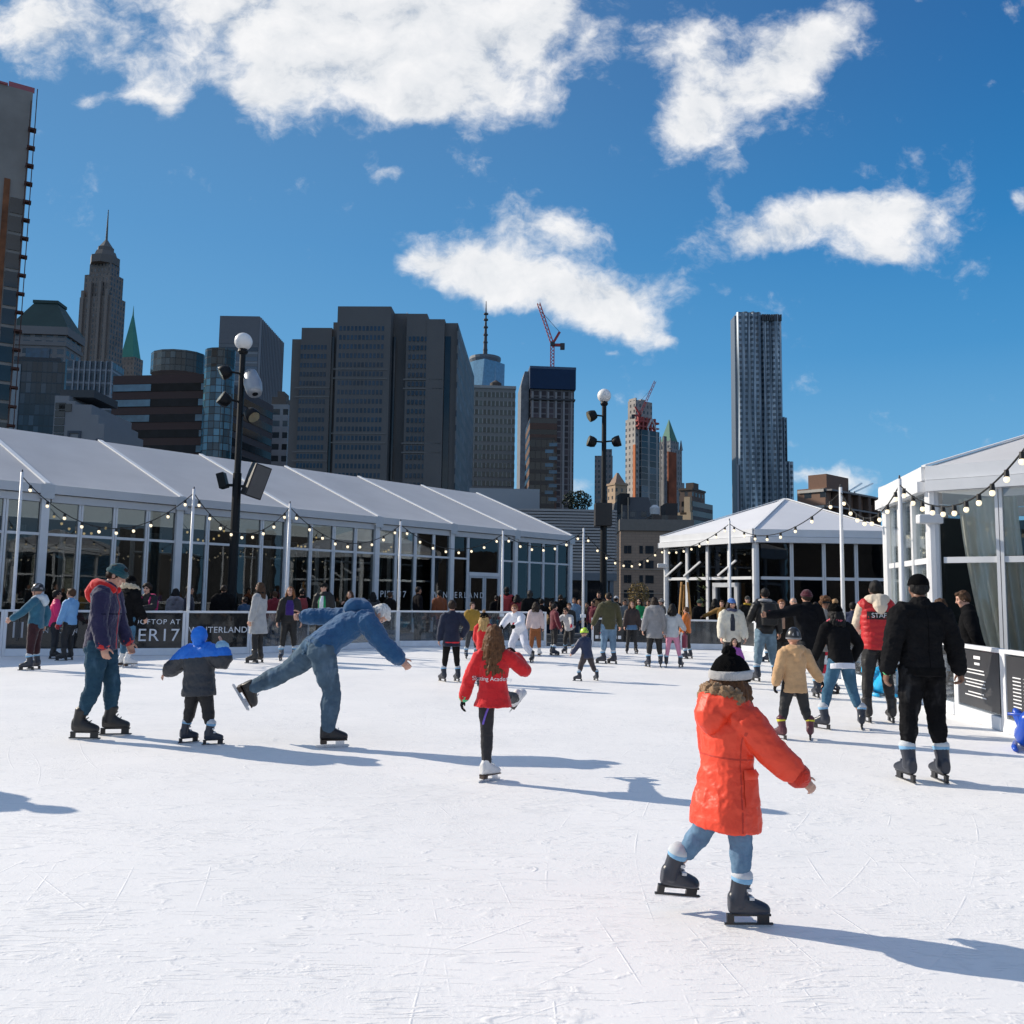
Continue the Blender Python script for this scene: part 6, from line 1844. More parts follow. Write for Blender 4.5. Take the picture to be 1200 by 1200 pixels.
ht, hcs = hex_tent(HC2, R(0), 4.5, 3.42, 5.35, 'small six sided glass pavilion tent with a pale pointed roof', {3: 4, 4: 4, 2: 2}, GL2)
# dark block added inside so the glass reads dark, doorway on the sunny face, braces
MB().prism([(c.x * .55 + .5, c.y * .5 + .9) for c in hcs], .06, 3.38).build('dark_block', INNER, ht)
p, q = hcs[3], hcs[4]
d = (q - p).normalized(); n = Vector((d.y, -d.x, 0))
Mf = Matrix(((d.x, -n.x, 0, p.x), (d.y, -n.y, 0, p.y), (0, 0, 1, 0), (0, 0, 0, 1)))
MB().box((2.55, -.10, 0), (2.7, .02, 2.1), M=Mf).box((3.6, -.10, 0), (3.75, .02, 2.1), M=Mf).box((2.7, -.10, 1.95), (3.6, .02, 2.1), M=Mf).build('door_frame', ALU_GREY, ht)
for x in (.35, 1.35, 3.1):
    b_ = MB().bar((x - .25, -.12, 2.35), (x + .62, -.12, 2.85), .06); 
    bb = b_.build('brace', ALU, ht); bb.matrix_local = Mf
# curtained tent on the right
B = Vector((7.2, 14.75, 0)); A_ang = R(80)
cen = B + Vector((math.cos(R(20)), math.sin(R(20)), 0)) * 2.95
GL3 = glass_mat('curtain_tent_glass', (0.93, 0.95, 0.95), 0.5, 0.008, 0.02, 0.02, .03)
rt, rcs = hex_tent(cen, R(20), 2.95, 3.42, 4.78, 'tall glass pavilion tent with white gathered curtains inside', {2: 3, 3: 3}, GL3, CANVAS_THIN, False)
WHITE_CURTAIN = bpy.data.materials.new('sheer_curtain'); WHITE_CURTAIN.use_nodes = True
t = NT(WHITE_CURTAIN.node_tree); t.n.clear()
_o = t.add('ShaderNodeOutputMaterial'); _d = t.add('ShaderNodeBsdfDiffuse'); _t = t.add('ShaderNodeBsdfTranslucent'); _m = t.add('ShaderNodeMixShader')
_c = t.ramp(t.noise(t.coord(), 4.0, 3), [(.3, (.88, .87, .80)), (.7, (.95, .94, .88))])
t.put(_d.inputs[0], _c); t.put(_t.inputs[0], _c); _m.inputs[0].default_value = .45
t.l.new(_d.outputs[0], _m.inputs[1]); t.l.new(_t.outputs[0], _m.inputs[2]); t.l.new(_m.outputs[0], _o.inputs[0])
for k in range(6):
    pass
ci = {round(math.degrees(math.atan2(c.y, c.x))) % 360: c for c in rcs}
cB, cA, cC = ci[200], ci[140], ci[260]
for (u, v, f0, f1, pull) in ((cB, cC, .10, .42, .75), (cB, cC, .45, .62, .5), (cA, cB, .02, .22, -.2), (cA, cB, .60, .74, .2)):
    a = u.lerp(v, f0) * .93; b_ = u.lerp(v, f1) * .93
    drape(rt, a, b_, .12, 3.3, pull, WHITE_CURTAIN, nf=5, depth=.17)
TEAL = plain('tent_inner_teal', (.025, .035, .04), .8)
for a_, b2 in ((260, 320), (320, 20), (20, 80), (80, 140)):  # dark sheets added inside the glass to block the sky seen through
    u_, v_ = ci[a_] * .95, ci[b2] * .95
    MB().bar((u_.x, u_.y, 1.7), (v_.x, v_.y, 1.7), .04, 3.2).build('dark_backing', TEAL, rt)
# corner lights on the two pavilions
for par, c, z in ((rt, cB, 2.95), (ht, hcs[3], 2.75)):
    MB().box((c.x * 1.03 - .22, c.y * 1.03 - .14, z - .08), (c.x * 1.03 + .2, c.y * 1.03 + .02, z + .08)).build('corner_light', ALU, par, bevel=.03)
# ------------------------------------------------------------------ easel, pot plant, skating aids
WOOD = plain('pine_wood', (.42, .22, .07), .6, 0, .3, .2, 8)
e = thing('wooden_easel', 'tall wooden easel standing by the small tent glass', 'easel', Vector((at(803, 690, 29.6).x, 29.6, 0)))
for (a, b_) in (((-.28, 0, 0), (-.1, .1, 2.1)), ((.28, 0, 0), (.1, .1, 2.1)), ((0, .6, 0), (0, .12, 2.0))):
    MB().bar(a, b_, .06).build('leg', WOOD, e)
for z in (.35, 1.1):
    MB().bar((-.25 + z * .07, -.01 + z * .05, z), (.25 - z * .07, -.01 + z * .05, z), .05).build('crossbar', WOOD, e)
pp = thing('potted_plant', 'pale spiky potted plant inside the small tent beside the door', 'plant', Vector((at(826, 690, 31.0).x, 31.0, .06)))
MB().lathe([(.16, 0), (.22, .4), (.18, .4)], 12).build('pot', BOARD_BLACK, pp)
MB().tube([(0, 0, .4), (.03, 0, 1.3)], [.04, .025], 6).build('stem', WOOD, pp)
lf = MB(); rnd = random.Random(4)
for k in range(60):
    z = rnd.uniform(.9, 2.2); a = rnd.uniform(0, 6.28); l = rnd.uniform(.25, .5)
    dx, dy = math.cos(a), math.sin(a)
    lf.add([(0, 0, z), (dx * l * .5 - dy * .05, dy * l * .5 + dx * .05, z + .12), (dx * l, dy * l, z + .22), (dx * l * .5 + dy * .05, dy * l * .5 - dx * .05, z + .1)], [(0, 1, 2, 3)])
lf.build('leaves', plain('pale_leaf', (.22, .27, .12), .6), pp)
def seal_aid(loc, rz, label, col, s=1.0):
    """moulded plastic seal that learners push: sled, body, head, raised tail"""
    o = thing('skating_aid', label, 'skating aid', loc, rz, 'plastic skating aids')
    mt = plain('moulded_plastic_' + label[:6], col, .3, 0, .5, .05)
    b = MB()
    for k in (-1, 1):
        b.tube([(k * .2 * s, -.5 * s, .05 * s), (k * .22 * s, .0, .035 * s), (k * .2 * s, .5 * s, .06 * s)], [.04 * s, .05 * s, .04 * s], 8)
    b.build('runner', mt, o, smooth=True)
    bd = MB().tube([(0, -.52 * s, .14 * s), (0, -.3 * s, .2 * s), (0, 0, .25 * s), (0, .3 * s, .3 * s), (0, .45 * s, .46 * s), (0, .5 * s, .6 * s), (0, .52 * s, .7 * s)], [v * s for v in (.08, .17, .22, .2, .15, .13, .06)], 14)
    bd.build('seal_body', mt, o, smooth=True)
    tl_ = MB()
    for k in (-1, 1):
        tl_.tube([(k * .05 * s, -.45 * s, .16 * s), (k * .09 * s, -.56 * s, .34 * s), (k * .15 * s, -.62 * s, .54 * s), (k * .2 * s, -.6 * s, .62 * s)], [.09 * s, .08 * s, .09 * s, .03 * s], 8)
    tl_.build('tail_fin', mt, o, smooth=True)
    MB().tube([(-.3 * s, .3 * s, .62 * s), (.3 * s, .3 * s, .62 * s)], .025 * s, 8).build('handle', mt, o, smooth=True)
    return o
seal_aid(gp(1206, 879), R(150), 'blue plastic seal skating aid beside the notice barrier', (.01, .07, .45), .62)
seal_aid(gp(1031, 815), R(175), 'cyan plastic skating aid between the black trousered legs', (.02, .42, .75), .7)
ra = thing('striped_post', 'red and white striped plastic post beside the black jacket skater', 'post', gp(968, 812))
for k in range(6):
    MB().lathe([(.1 - .008 * k, .03 + .15 * k), (.094 - .008 * k, .03 + .15 * (k + 1) - .004)], 12).build('stripe_band', (RED_PRINT, WHITE_PRINT)[k % 2], ra, smooth=False)
MB().lathe([(.2, 0), (.2, .025), (.12, .028)], 14).build('foot', BOARD_BLACK, ra)
# ------------------------------------------------------------------ skyline: each building stands on a corner ray at its real distance
BASE_Z = -17.9
def corner(x0, x1, x2, ytop, D, alpha, min_side=None):
    """corner column seen at x1; front face reaches x0, side face reaches x2. returns (corner, W, Dp, ztop)"""
    C = at(x1, ytop, D); z = C.z
    c2 = Vector((C.x, C.y))
    u = Vector((-math.cos(alpha), -math.sin(alpha))); v = Vector((-math.sin(alpha), math.cos(alpha)))
    def hit(px, d):
        r = at(px, ytop, 100); r2 = Vector((r.x, r.y))
        den = r2.x * d.y - r2.y * d.x
        return (c2.y * r2.x - c2.x * r2.y) / den * -1 if abs(den) > 1e-9 else 0
    W = hit(x0, u)
    Dp = hit(x2, v) if x2 is not None else (min_side or 20)
    if Dp <= 0 or Dp > 400:
        Dp = min_side or 20
    return Vector((C.x, C.y, BASE_Z)), abs(W), abs(Dp), z - BASE_Z

def zpx(px, py, D):
    return at(px, py, D).z - BASE_Z

def bldg(name, label, x0, x1, x2, ytop, D, alpha, group=None, min_side=None, cat='building'):
    C, W, Dp, H = corner(x0, x1, x2, ytop, D, R(alpha), min_side)
    o = thing(name, label, cat, C, R(alpha), group)
    o['_d'] = 0
    del o['_d']
    return o, W, Dp, H

WIN_BUDGET = 100
def windows(parent, rects, mat, face_d=0.12, name='window', budget=None):
    """rects: (face, a, z, w, h) with face 'f' (x-run, plane y=0) or 's' (y-run, plane x=0) or a Matrix; first hundred single, the rest one mesh"""
    budget = WIN_BUDGET if budget is None else budget
    cache = {}
    rest = MB()
    for i, (face, a, z, w, h) in enumerate(rects):
        if face == 'f':
            M = Matrix.Translation((a, 0, z))
        elif face == 's':
            M = Matrix.Translation((0, a, z)) @ Matrix.Rotation(R(90), 4, 'Z')
        else:
            M = face @ Matrix.Translation((a, 0, z))
        if i < budget:
            k = (round(w, 2), round(h, 2))
            if k not in cache:
                cache[k] = MB().box((-w / 2, -face_d, -h / 2), (w / 2, .05, h / 2)).mesh('window', mat)
            place(cache[k], name, parent, M)
        else:
            rest.box((-w / 2, -face_d, -h / 2), (w / 2, .05, h / 2), M=M)
    if rest.v:
        rest.build(name, mat, parent, kind='stuff')

# --- 1 concrete core tower under construction, far left
CONC = plain('raw_concrete', (.33, .295, .265), .9, 0, .2, .22, .12)
o, W, Dp, H = bldg('concrete_tower', 'raw concrete tower under construction with an orange window slot and hoist edge', -60, 38, None, 122, 150, 31, min_side=16)
MB().box((-W, 0, 0), (-.02, Dp, H + 2.2)).build('wall', CONC, o)
MB().box((-3.5, -.2, H * .60), (-2.55, .3, H * .86)).build('orange_panel', plain('orange_sheathing', (.26, .10, .045), .8, 0, .3, .5, .5), o)
slots = [('f', -1.35, H * .12 + k * 3.4, 2.0, 2.8) for k in range(int(H * .74 / 3.4))]
windows(o, slots, window_mat('open_floor', (.02, .025, .03)), .15)
hs_ = MB()
for k in range(int(H / 3.4)):
    hs_.box((-.4, -1.2, k * 3.4), (.9, .2, k * 3.4 + .35))
hs_.box((.55, -1.2, 0), (.7, -1.05, H + 2.5)).box((-.3, -1.2, 0), (-.15, -1.05, H)).build('hoist_scaffold', plain('rust_scaffold', (.10, .045, .035), .8, 0, .3, .4, .4), o)
MB().box((-W, -.3, H + 2.25), (-4, .1, H + 2.6)).box((-3.9, .1, H + 2.2), (.2, .25, H + 3.2)).build('safety_net', plain('pink_net', (.45, .14, .16), .8), o)

# --- 2 postmodern block with green hipped roof
o, W, Dp, H = bldg('hipped_roof_building', 'postmodern stone tower with a dark green hipped roof and big blue window', 15, 78, 97, 384, 420, 4)
STONE = plain('grey_stone', (.20, .19, .19), .85, 0, .3, .15, .05)
f = facade_mat('postmodern_stone', (.21, .20, .20), (.03, .05, .07), 5.5, 4.2, (.2, .8), (.25, .85))
MB().box((-W, 0, 0), (0, Dp, H - 4)).build('wall', f, o)
MB().box((-W - 1.2, -1.2, H - 4), (1.2, Dp + 1.2, H)).box((-W - .5, -.6, H - 9.5), (.6, Dp + .6, H - 7.5)).build('cornice', STONE, o)
MB().frustum([(-W - 1, -1), (1, -1), (1, Dp + 1), (-W - 1, Dp + 1)], H + .02, [(-W * .72, Dp * .25), (-W * .28, Dp * .25), (-W * .28, Dp * .75), (-W * .72, Dp * .75)], H + 13.5).box((-W * .74, Dp * .22, H + 13.5), (-W * .26, Dp * .78, H + 15)).build('roof', plain('green_copper_roof', (.045, .075, .07), .7, 0, .3, .2, .1), o)
windows(o, [('f', -W * .5, H - 26, W * .44, 30)], window_mat('blue_atrium', (.03, .075, .13)), .4)

# --- 3 art deco tower with spire
o, W, Dp, H = bldg('art_deco_tower', 'tall brown art deco tower stepping up to a slender spire', 95, 134, 152, 300, 620, -14)
f = facade_mat('deco_brick', (.20, .165, .145), (.055, .06, .07), 3.0, 4.0, (.3, .7), (.0, .62))
xs = -W / 2; ys = Dp / 2
def rect(k, kk=None):
    a, b_ = W / 2 * k, Dp / 2 * (kk or k)
    return [(xs - a, ys - b_), (xs + a, ys - b_), (xs + a, ys + b_), (xs - a, ys + b_)]
def octo(r):
    return [(xs + r * math.cos(R(22.5 + 45 * k)), ys + r * math.sin(R(22.5 + 45 * k))) for k in range(8)]
zt = lambda y: zpx(125, y, 620)
wl = MB().prism(rect(1.0), 0, zt(420)).prism(rect(.94), zt(420), zt(345)).prism(rect(.80), zt(345), zt(318)).prism(rect(.62), zt(318), zt(305))
wl.build('wall', f, o)
for k in (-.72, -.3, .3, .72):
    MB().box((xs + W / 2 * k - 1.1, ys - Dp / 2 - 1.0, 0), (xs + W / 2 * k + 1.1, ys - Dp / 2 + 1, zt(338 - 10 * (abs(k) < .5)))).build('pier', plain('deco_pier', (.22, .185, .165), .85), o)
cr = MB().prism(octo(W * .36), zt(305), zt(296)).frustum(octo(W * .30), zt(296), octo(W * .24), zt(289)).prism(octo(W * .2), zt(289), zt(284))
cr.build('crown', plain('deco_crown', (.15, .135, .125), .8), o)
MB().frustum(octo(W * .18), zt(284) + .1, octo(W * .03), zt(274)).frustum(octo(W * .03), zt(274), octo(.3), zt(238)).build('spire', plain('spire_metal', (.13, .13, .12), .5, .4), o)

# --- 4 green pyramid roof
o, W, Dp, H = bldg('green_pyramid_tower', 'stone tower with a steep verdigris green pyramid roof half hidden behind the art deco tower', 140, 158, 168, 418, 700, -10)
MB().box((-W, 0, 0), (0, Dp, H)).build('wall', facade_mat('pyr_stone', (.24, .19, .16), (.05, .05, .055), 3.2, 4, (.3, .7), (.2, .7)), o)
xs, ys = -W * .55, Dp / 2
MB().frustum([(xs - W * .4, .5), (xs + W * .42, .5), (xs + W * .42, Dp - .5), (xs - W * .4, Dp - .5)], H + .02, [(xs - .4, ys - .4), (xs + .4, ys - .4), (xs + .4, ys + .4), (xs - .4, ys + .4)], zpx(151, 366, 700)).build('roof', plain('verdigris', (.07, .26, .20), .7, 0, .3, .2, .1), o)
MB().tube([(xs, ys, zpx(151, 368, 700)), (xs, ys, zpx(151, 355, 700))], [.7, .1], 6).build('finial', plain('verdigris', (.07, .26, .20)), o)

# --- 5 dark navy glass block
o, W, Dp, H = bldg('navy_glass_block', 'plain navy glass office block with a pale corner strip', 14, 77, 82, 424, 280, 6)
MB().box((-W, 0, 0), (0, Dp, H)).build('wall', facade_mat('navy_curtain', (.018, .026, .036), (.02, .034, .05), 1.6, 3.6, (.04, .96), (.05, .95), .25, gl_rough=.1), o)
MB().box((-W - .3, -.4, H * .55), (-W + 3.0, .2, H - 1.5)).build('corner_strip', plain('pale_corner', (.24, .28, .31), .5), o)
MB().box((-W + 1, 1, H), (-2, Dp - 1, H + 1.4)).build('roof', DARK_METAL, o)

# --- 6 finned mid block
o, W, Dp, H = bldg('finned_block', 'blue grey finned office block with white window bands', 79, 132, 146, 424, 240, 3)
MB().box((-W, 0, 0), (0, Dp, H)).build('wall', facade_mat('finned', (.085, .105, .125), (.03, .06, .09), 1.5, 3.7, (.12, .88), (.28, .78), .5, stripe=(.24, .27, .31)), o)
pf = MB()
for k in range(int(W / 1.5)):
    pf.box((-k * 1.5 - .14, -.5, H - 11), (-k * 1.5 + .14, -.02, H))
pf.build('louvre_crown', plain('fin_metal', (.28, .31, .35), .5), o)

# --- 7 pale stepped building
PALE = plain('pale_render', (.26, .265, .28), .85, 0, .3, .1, .15)
o, W, Dp, H = bldg('stepped_pale_building', 'small pale rendered building with stepped roofline and dark roof hut', 62, 122, 124, 503, 130, 0, min_side=14)
steps = [(0, .28, 464), (.28, .40, 470), (.40, .73, 474), (.73, .88, 486), (.88, 1.0, 496)]
wl = MB()
for a, b_, y in steps:
    wl.box((-W + W * a, 0, 0), (-W + W * b_ - .004, 14, zpx(90, y, 130)))
wl.build('wall', PALE, o)
MB().box((-W * .97, 1, zpx(90, 464, 130) + .02), (-W * .30, 9, zpx(90, 455, 130))).build('roof_hut', plain('hut_dark', (.07, .075, .08), .8), o)
windows(o, [('f', -W * (1 - .12) + k * .0, zpx(90, 476 + 9 * j, 130), 1.5, 1.0) for k in range(1) for j in range(5)] + [('f', -W * .78 , zpx(90, 478, 130), 1.9, 1.2)], window_mat('small_dark_window', (.02, .022, .025)), .1)
for (xa, xb, yt) in ((.30, .56, 505), (.86, .98, 514)):
    x0, x1 = -W + W * xa, -W + W * xb
    z1 = zpx(90, yt, 130); z0 = zpx(90, 540, 130)
    MB().box((x0, -.2, z0), (x0 + .35, .05, z1)).box((x1 - .35, -.2, z0), (x1, .05, z1)).box((x0 + .35, -.2, z1 - .35), (x1 - .35, .05, z1)).build('frame', plain('frame_blue', (.07, .085, .11), .7), o)

# --- 8 maroon banded block with round glass bays
MAROON = plain('maroon_granite', (.045, .021, .021), .5, 0, .4, .2, .1)
o, W, Dp, H = bldg('banded_maroon_block', 'wide maroon granite office block with ribbon windows and round blue glass bays', 133, 250, 322, 438, 210, -8)
MB().box((-W, 0, 0), (0, Dp, H)).build('wall', MAROON, o)
WB = window_mat('ribbon_glass', (.010, .012, .016), .12, .12, .6)
WBL = window_mat('ribbon_glass_blue', (.06, .16, .24), .08, .4, .4)
nfl = int(H / 3.9); rects = []; lit = []
for k in range(nfl):
    z = H - 3.2 - k * 3.9
    MB().box((-W + .4, -.12, z - 1.0), (-W * .02, .05, z + 1.0)).build('window_band', WB, o)
    MB().box((-.05, .5, z - 1.0), (.12, Dp - .5, z + 1.0)).build('window_band', WB, o)
    if k < 3:
        lit.append(('f', -W * .80, z, W * .38, 1.7))
    elif k < 8:
        lit.append(('f', -W * .97, z, W * .05, 1.7))
    if k < 12:
        lit.append(('f', -W * (.075 + .012 * (k % 3)), z, W * (.07 + .02 * (k % 3)), 1.6))
    lit.append(('s', 5.5, z, 5.0, 1.5))
windows(o, lit, WBL, .2)
BLUE_BAY = facade_mat('blue_bay', (.012, .022, .03), (.05, .17, .25), 1.35, 1.75, (.05, .95), (.05, .95), .3, gl_rough=.08)
DARK_BAY = facade_mat('dark_bay', (.012, .018, .022), (.022, .045, .055), 1.35, 1.75, (.05, .95), (.05, .95), .3, gl_rough=.08)
def bay(px, wpx, ytop, D, yb, mat, nm):
    c = at(px, 425, D); r = wpx / 2 / F * D
    M = o.matrix_basis.inverted() if False else None
    loc = Matrix.Rotation(-o.rotation_euler.z, 4, 'Z') @ (Vector((c.x, c.y, BASE_Z)) - o.location)
    zt_, zb_ = zpx(px, ytop, D), (0 if yb is None else zpx(px, yb, D))
    MB().prism([(loc.x + r * math.cos(2 * math.pi * k / 14), loc.y + r * .8 * math.sin(2 * math.pi * k / 14)) for k in range(14)], zb_, zt_).build(nm, mat, o)
bay(209, 64, 416, 224, 440, DARK_BAY, 'round_penthouse')
bay(258, 36, 412, 207, None, BLUE_BAY, 'round_glass_bay')
bay(258, 36.4, 411, 207, 433, DARK_BAY, 'bay_crown')
z1 = H + .02
# --- 9 grey slab behind with finned side
o, W, Dp, H = bldg('grey_finned_slab', 'grey office slab with ribbon windows in front and fins down its long side', 258, 304, 333, 371, 330, 0)
MB().box((-W, 0, 0), (0, Dp, H)).build('wall', facade_mat('grey_ribbon', (.155, .165, .18), (.045, .07, .10), 60, 3.8, (.0, 1.0), (.25, .68), .6, stripe=(.25, .27, .30)), o)
MB().box((-W, -.15, H - 11), (0.15, Dp, H + .05)).build('plant_screen', plain('screen_grey', (.145, .15, .165), .7), o)
fn = MB()
for k in range(int(Dp / 2.2)):
    fn.box((.16, k * 2.2, 0), (1.0, k * 2.2 + .5, H - .5))
fn.build('fin_wall', plain('fin_grey', (.20, .21, .235), .6), o)

# --- 10 pale old building in the gap
o, W, Dp, H = bldg('white_gap_building', 'narrow white building with balconies in the gap beside the big dark tower', 315, 338, None, 474, 260, 0, min_side=20)
MB().box((-W, 0, 0), (0, Dp, H)).build('wall', facade_mat('white_gap', (.26, .28, .30), (.04, .06, .07), 3.0, 3.6, (.15, .85), (.25, .75)), o)
MB().box((-W + .5, 1, H), (-1, 10, H + 2.5)).box((-W + 2, 2, H + 2.5), (-2, 8, H + 4.5)).build('roof_hut', plain('hut_brown', (.12, .10, .085), .8), o)

# --- 11 the big dark tower
o, W, Dp, H = bldg('dark_granite_tower', 'massive dark grey granite tower with a stepped top and rows of small windows', 339, 536, 553, 375, 175, -2)
D11 = 175
GRAN = plain('dark_granite', (.145, .140, .138), .75, 0, .35, .14, .08)
GLS = window_mat('granite_slit_glass', (.032, .065, .105), .1, .3, .5)
def X11(px):
    return (at(px, 375, D11).x - at(536, 375, D11).x)
def z11(py, px=440):
    return zpx(px, py, D11)
cols = [(339, 352, 393, 1.5), (352, 388, 382, .2), (388, 396, 374, 1.2), (396, 459, 360, -1.2), (459, 476, 362, 2.5), (476, 500, 366, .6), (500, 521, 373, .4), (521, 536, 376, 1.4)]
wl = MB()
for (a, b_, y, dy) in cols:
    wl.box((X11(a), dy, 0), (X11(b_) - .003, Dp + 8, z11(y, (a + b_) / 2)))
wl.build('wall', GRAN, o)
for (a, b_, dy) in ((384, 391, .6), (455, 463, 1.2), (521, 528, 1.35)):
    MB().box((X11(a), dy - .12, 0), (X11(b_), dy + .3, z11(392, a))).build('glass_slot', window_mat('slot_glass', (.012, .018, .025), .08, .5), o)
rects = []
for (a, b_, y0, n, dy) in ((398, 452, 386, 12, -1.2), (478, 516, 395, 8, .5), (351, 383, 406, 8, .2)):
    for r_ in range(20 - (2 if a < 360 else 0)):
        for k in range(n):
            x = X11(a) + (X11(b_) - X11(a)) * (k + .5) / n
            z = z11(y0) - r_ * 11.1 / F * D11
            rects.append((Matrix.Translation((0, dy, 0)), x, z, .48, .95))
rects.sort(key=lambda q: -q[2])
windows(o, rects, GLS, .06)
lb = MB()
for (a, b_, y0, dy) in ((398, 452, 386, -1.2), (478, 516, 395, .5), (351, 383, 406, .2)):
    for r_ in range(20):
        if r_ in (4, 5, 11, 12):
            z = z11(y0) - (r_ + .5) * 11.1 / F * D11
            lb.box((X11(a) - .8, dy - .1, z - .12), (X11(b_) + .8, dy + .1, z + .12))
lb.build('ledge', plain('granite_ledge', (.185, .18, .175), .7), o)
MB().box((.01, .02, 0), (.25, Dp + 7.5, H - 1)).build('side_wall', facade_mat('granite_side', (.17, .175, .18), (.06, .07, .085), 2.2, 3.0, (.12, .88), (.3, .72), .75, gl_rough=.5), o)
MB().tube([(X11(471), 6, z11(362)), (X11(471), 6, z11(354))], .12, 6).build('flag_pole', STEEL, o)

# --- 12 glass spire tower behind (chamfered glass shaft, ring and mast)
o, W, Dp, H = bldg('glass_mast_tower', 'blue chamfered glass skyscraper with a ringed tall mast', 545, 589, None, 416, 1050, 0, min_side=40)
xs, ys, r = -W * .48, 22, W * .5
zt = lambda y: zpx(568, y, 1050)
sq = lambda k, rr: [(xs + rr * math.cos(R(45 + 90 * i + k)), ys + rr * math.sin(R(45 + 90 * i + k))) for i in range(4)]
b0 = [(xs + 1.42 * r * math.cos(R(45 + 45 * i)) * (1 if i % 2 == 0 else .707), ys + 1.42 * r * math.sin(R(45 + 45 * i)) * (1 if i % 2 == 0 else .707)) for i in range(8)]
b1_ = [(xs + 1.15 * r * math.cos(R(45 + 45 * i)) * (.72 if i % 2 == 0 else .93), ys + 1.15 * r * math.sin(R(45 + 45 * i)) * (.72 if i % 2 == 0 else .93)) for i in range(8)]
MB().frustum(b0, 0, b1_, zt(421)).build('wall', window_mat('sky_glass', (.16, .32, .48), .12, .7, .2), o)
rg_ = MB().lathe([(r * .8, zt(421) + .1), (r * .86, zt(417)), (r * .86, zt(414)), (r * .5, zt(413.5))], 20); bb = rg_.build('crown_ring', plain('ring_grey', (.13, .15, .18), .5), o); bb.location = (xs, ys, 0)
m_ = MB().tube([(xs, ys, zt(414)), (xs, ys, zt(400)), (xs, ys, zt(380)), (xs, ys, zt(346))], [3.2, 2.4, 1.7, .4], 8)
for y in (405, 396, 387, 378, 369, 362):
    m_.tube([(xs, ys, zt(y)), (xs, ys, zt(y - 1.6))], 3.0, 8)
m_.build('mast', plain('mast_dark', (.06, .065, .075), .5, .3), o)

# --- 13 gridded office block with water tank
o, W, Dp, H = bldg('gridded_office_block', 'pale gridded office block with dark green window rows and a roof water tank', 540, 604, 622, 456, 300, 4)
MB().box((-W, 0, 0), (0, Dp, H)).build('wall', plain('grid_concrete', (.23, .225, .215), .8, 0, .3, .1, .08), o)
nf = 24; fh = H / (nf + 6)
GB = facade_mat('grid_band_glass', (.30, .30, .29), (.025, .05, .05), 1.45, 400, (.1, .86), (0, 1), .4, gl_rough=.1)
for k in range(nf):
    z = H - 2.2 - k * 3.15
    if z < 12: break
    MB().box((-W + .4, -.10, z - .95), (-.3, .05, z + .85)).build('window_band', GB, o)
    MB().box((-.05, .4, z - .95), (.10, Dp - .4, z + .85)).build('window_band', facade_mat('grid_side_glass', (.11, .12, .125), (.05, .075, .09), 1.45, 400, (.1, .86), (0, 1), .4), o)
MB().box((-W - .2, -.3, H), (.25, Dp, H + 1.0)).build('parapet', plain('grid_parapet', (.34, .34, .33), .8), o)
xk = -W * .34
tk = MB().lathe([(1.9, H + 1.1), (2.1, H + 1.4), (2.1, H + 4.0), (.3, H + 5.2)], 14).build('water_tank', plain('tank_brown', (.06, .05, .045), .8), o); tk.location = (xk, 9, 0)

# --- 14 tower under construction with blue netting
o, W, Dp, H = bldg('netted_tower', 'dark tower under construction wrapped in blue safety netting at its top', 622, 673, 676, 435, 520, 5, min_side=30)
zt = lambda y: zpx(650, y, 520)
MB().box((-W, 0, 0), (0, 30, zt(457))).build('wall', facade_mat('constr_frame', (.16, .145, .15), (.045, .03, .035), 4.6, 3.6, (.16, .94), (.12, .88), .8, gl_rough=.6), o)
for k in range(6):
    x = -W + W * (k + .15) / 5.6
    MB().box((x, -.6, 0), (x + 1.2, -.1, zt(460))).build('hoist_column', plain('pale_column', (.26, .25, .255), .8), o)
MB().box((-W - .4, -1.2, zt(470)), (.6, 31, zt(468))).build('deck_edge', DARK_METAL, o)
MB().box((-W - .6, -1.5, zt(457)), (.8, 31, zt(434))).build('blue_netting', plain('blue_net', (.012, .035, .085), .75, 0, .3, .2, .1), o)
MB().box((-W - .7, -1.6, zt(434) + .05), (.9, 31.1, zt(431))).build('net_rail', plain('blue_grey_net', (.06, .10, .17), .7), o)
MB().box((-W - 5.5, 3, 0), (-W - .7, 24, zt(452))).frustum([(-W - 5.5, 3), (-W - .7, 3), (-W - .7, 24), (-W - 5.5, 24)], zt(452), [(-W - 3, 6), (-W - .7, 6), (-W - .7, 20), (-W - 3, 20)], zt(434)).build('side_scaffold', plain('scaffold_grey', (.17, .18, .20), .8, 0, .3, .3, .4), o)

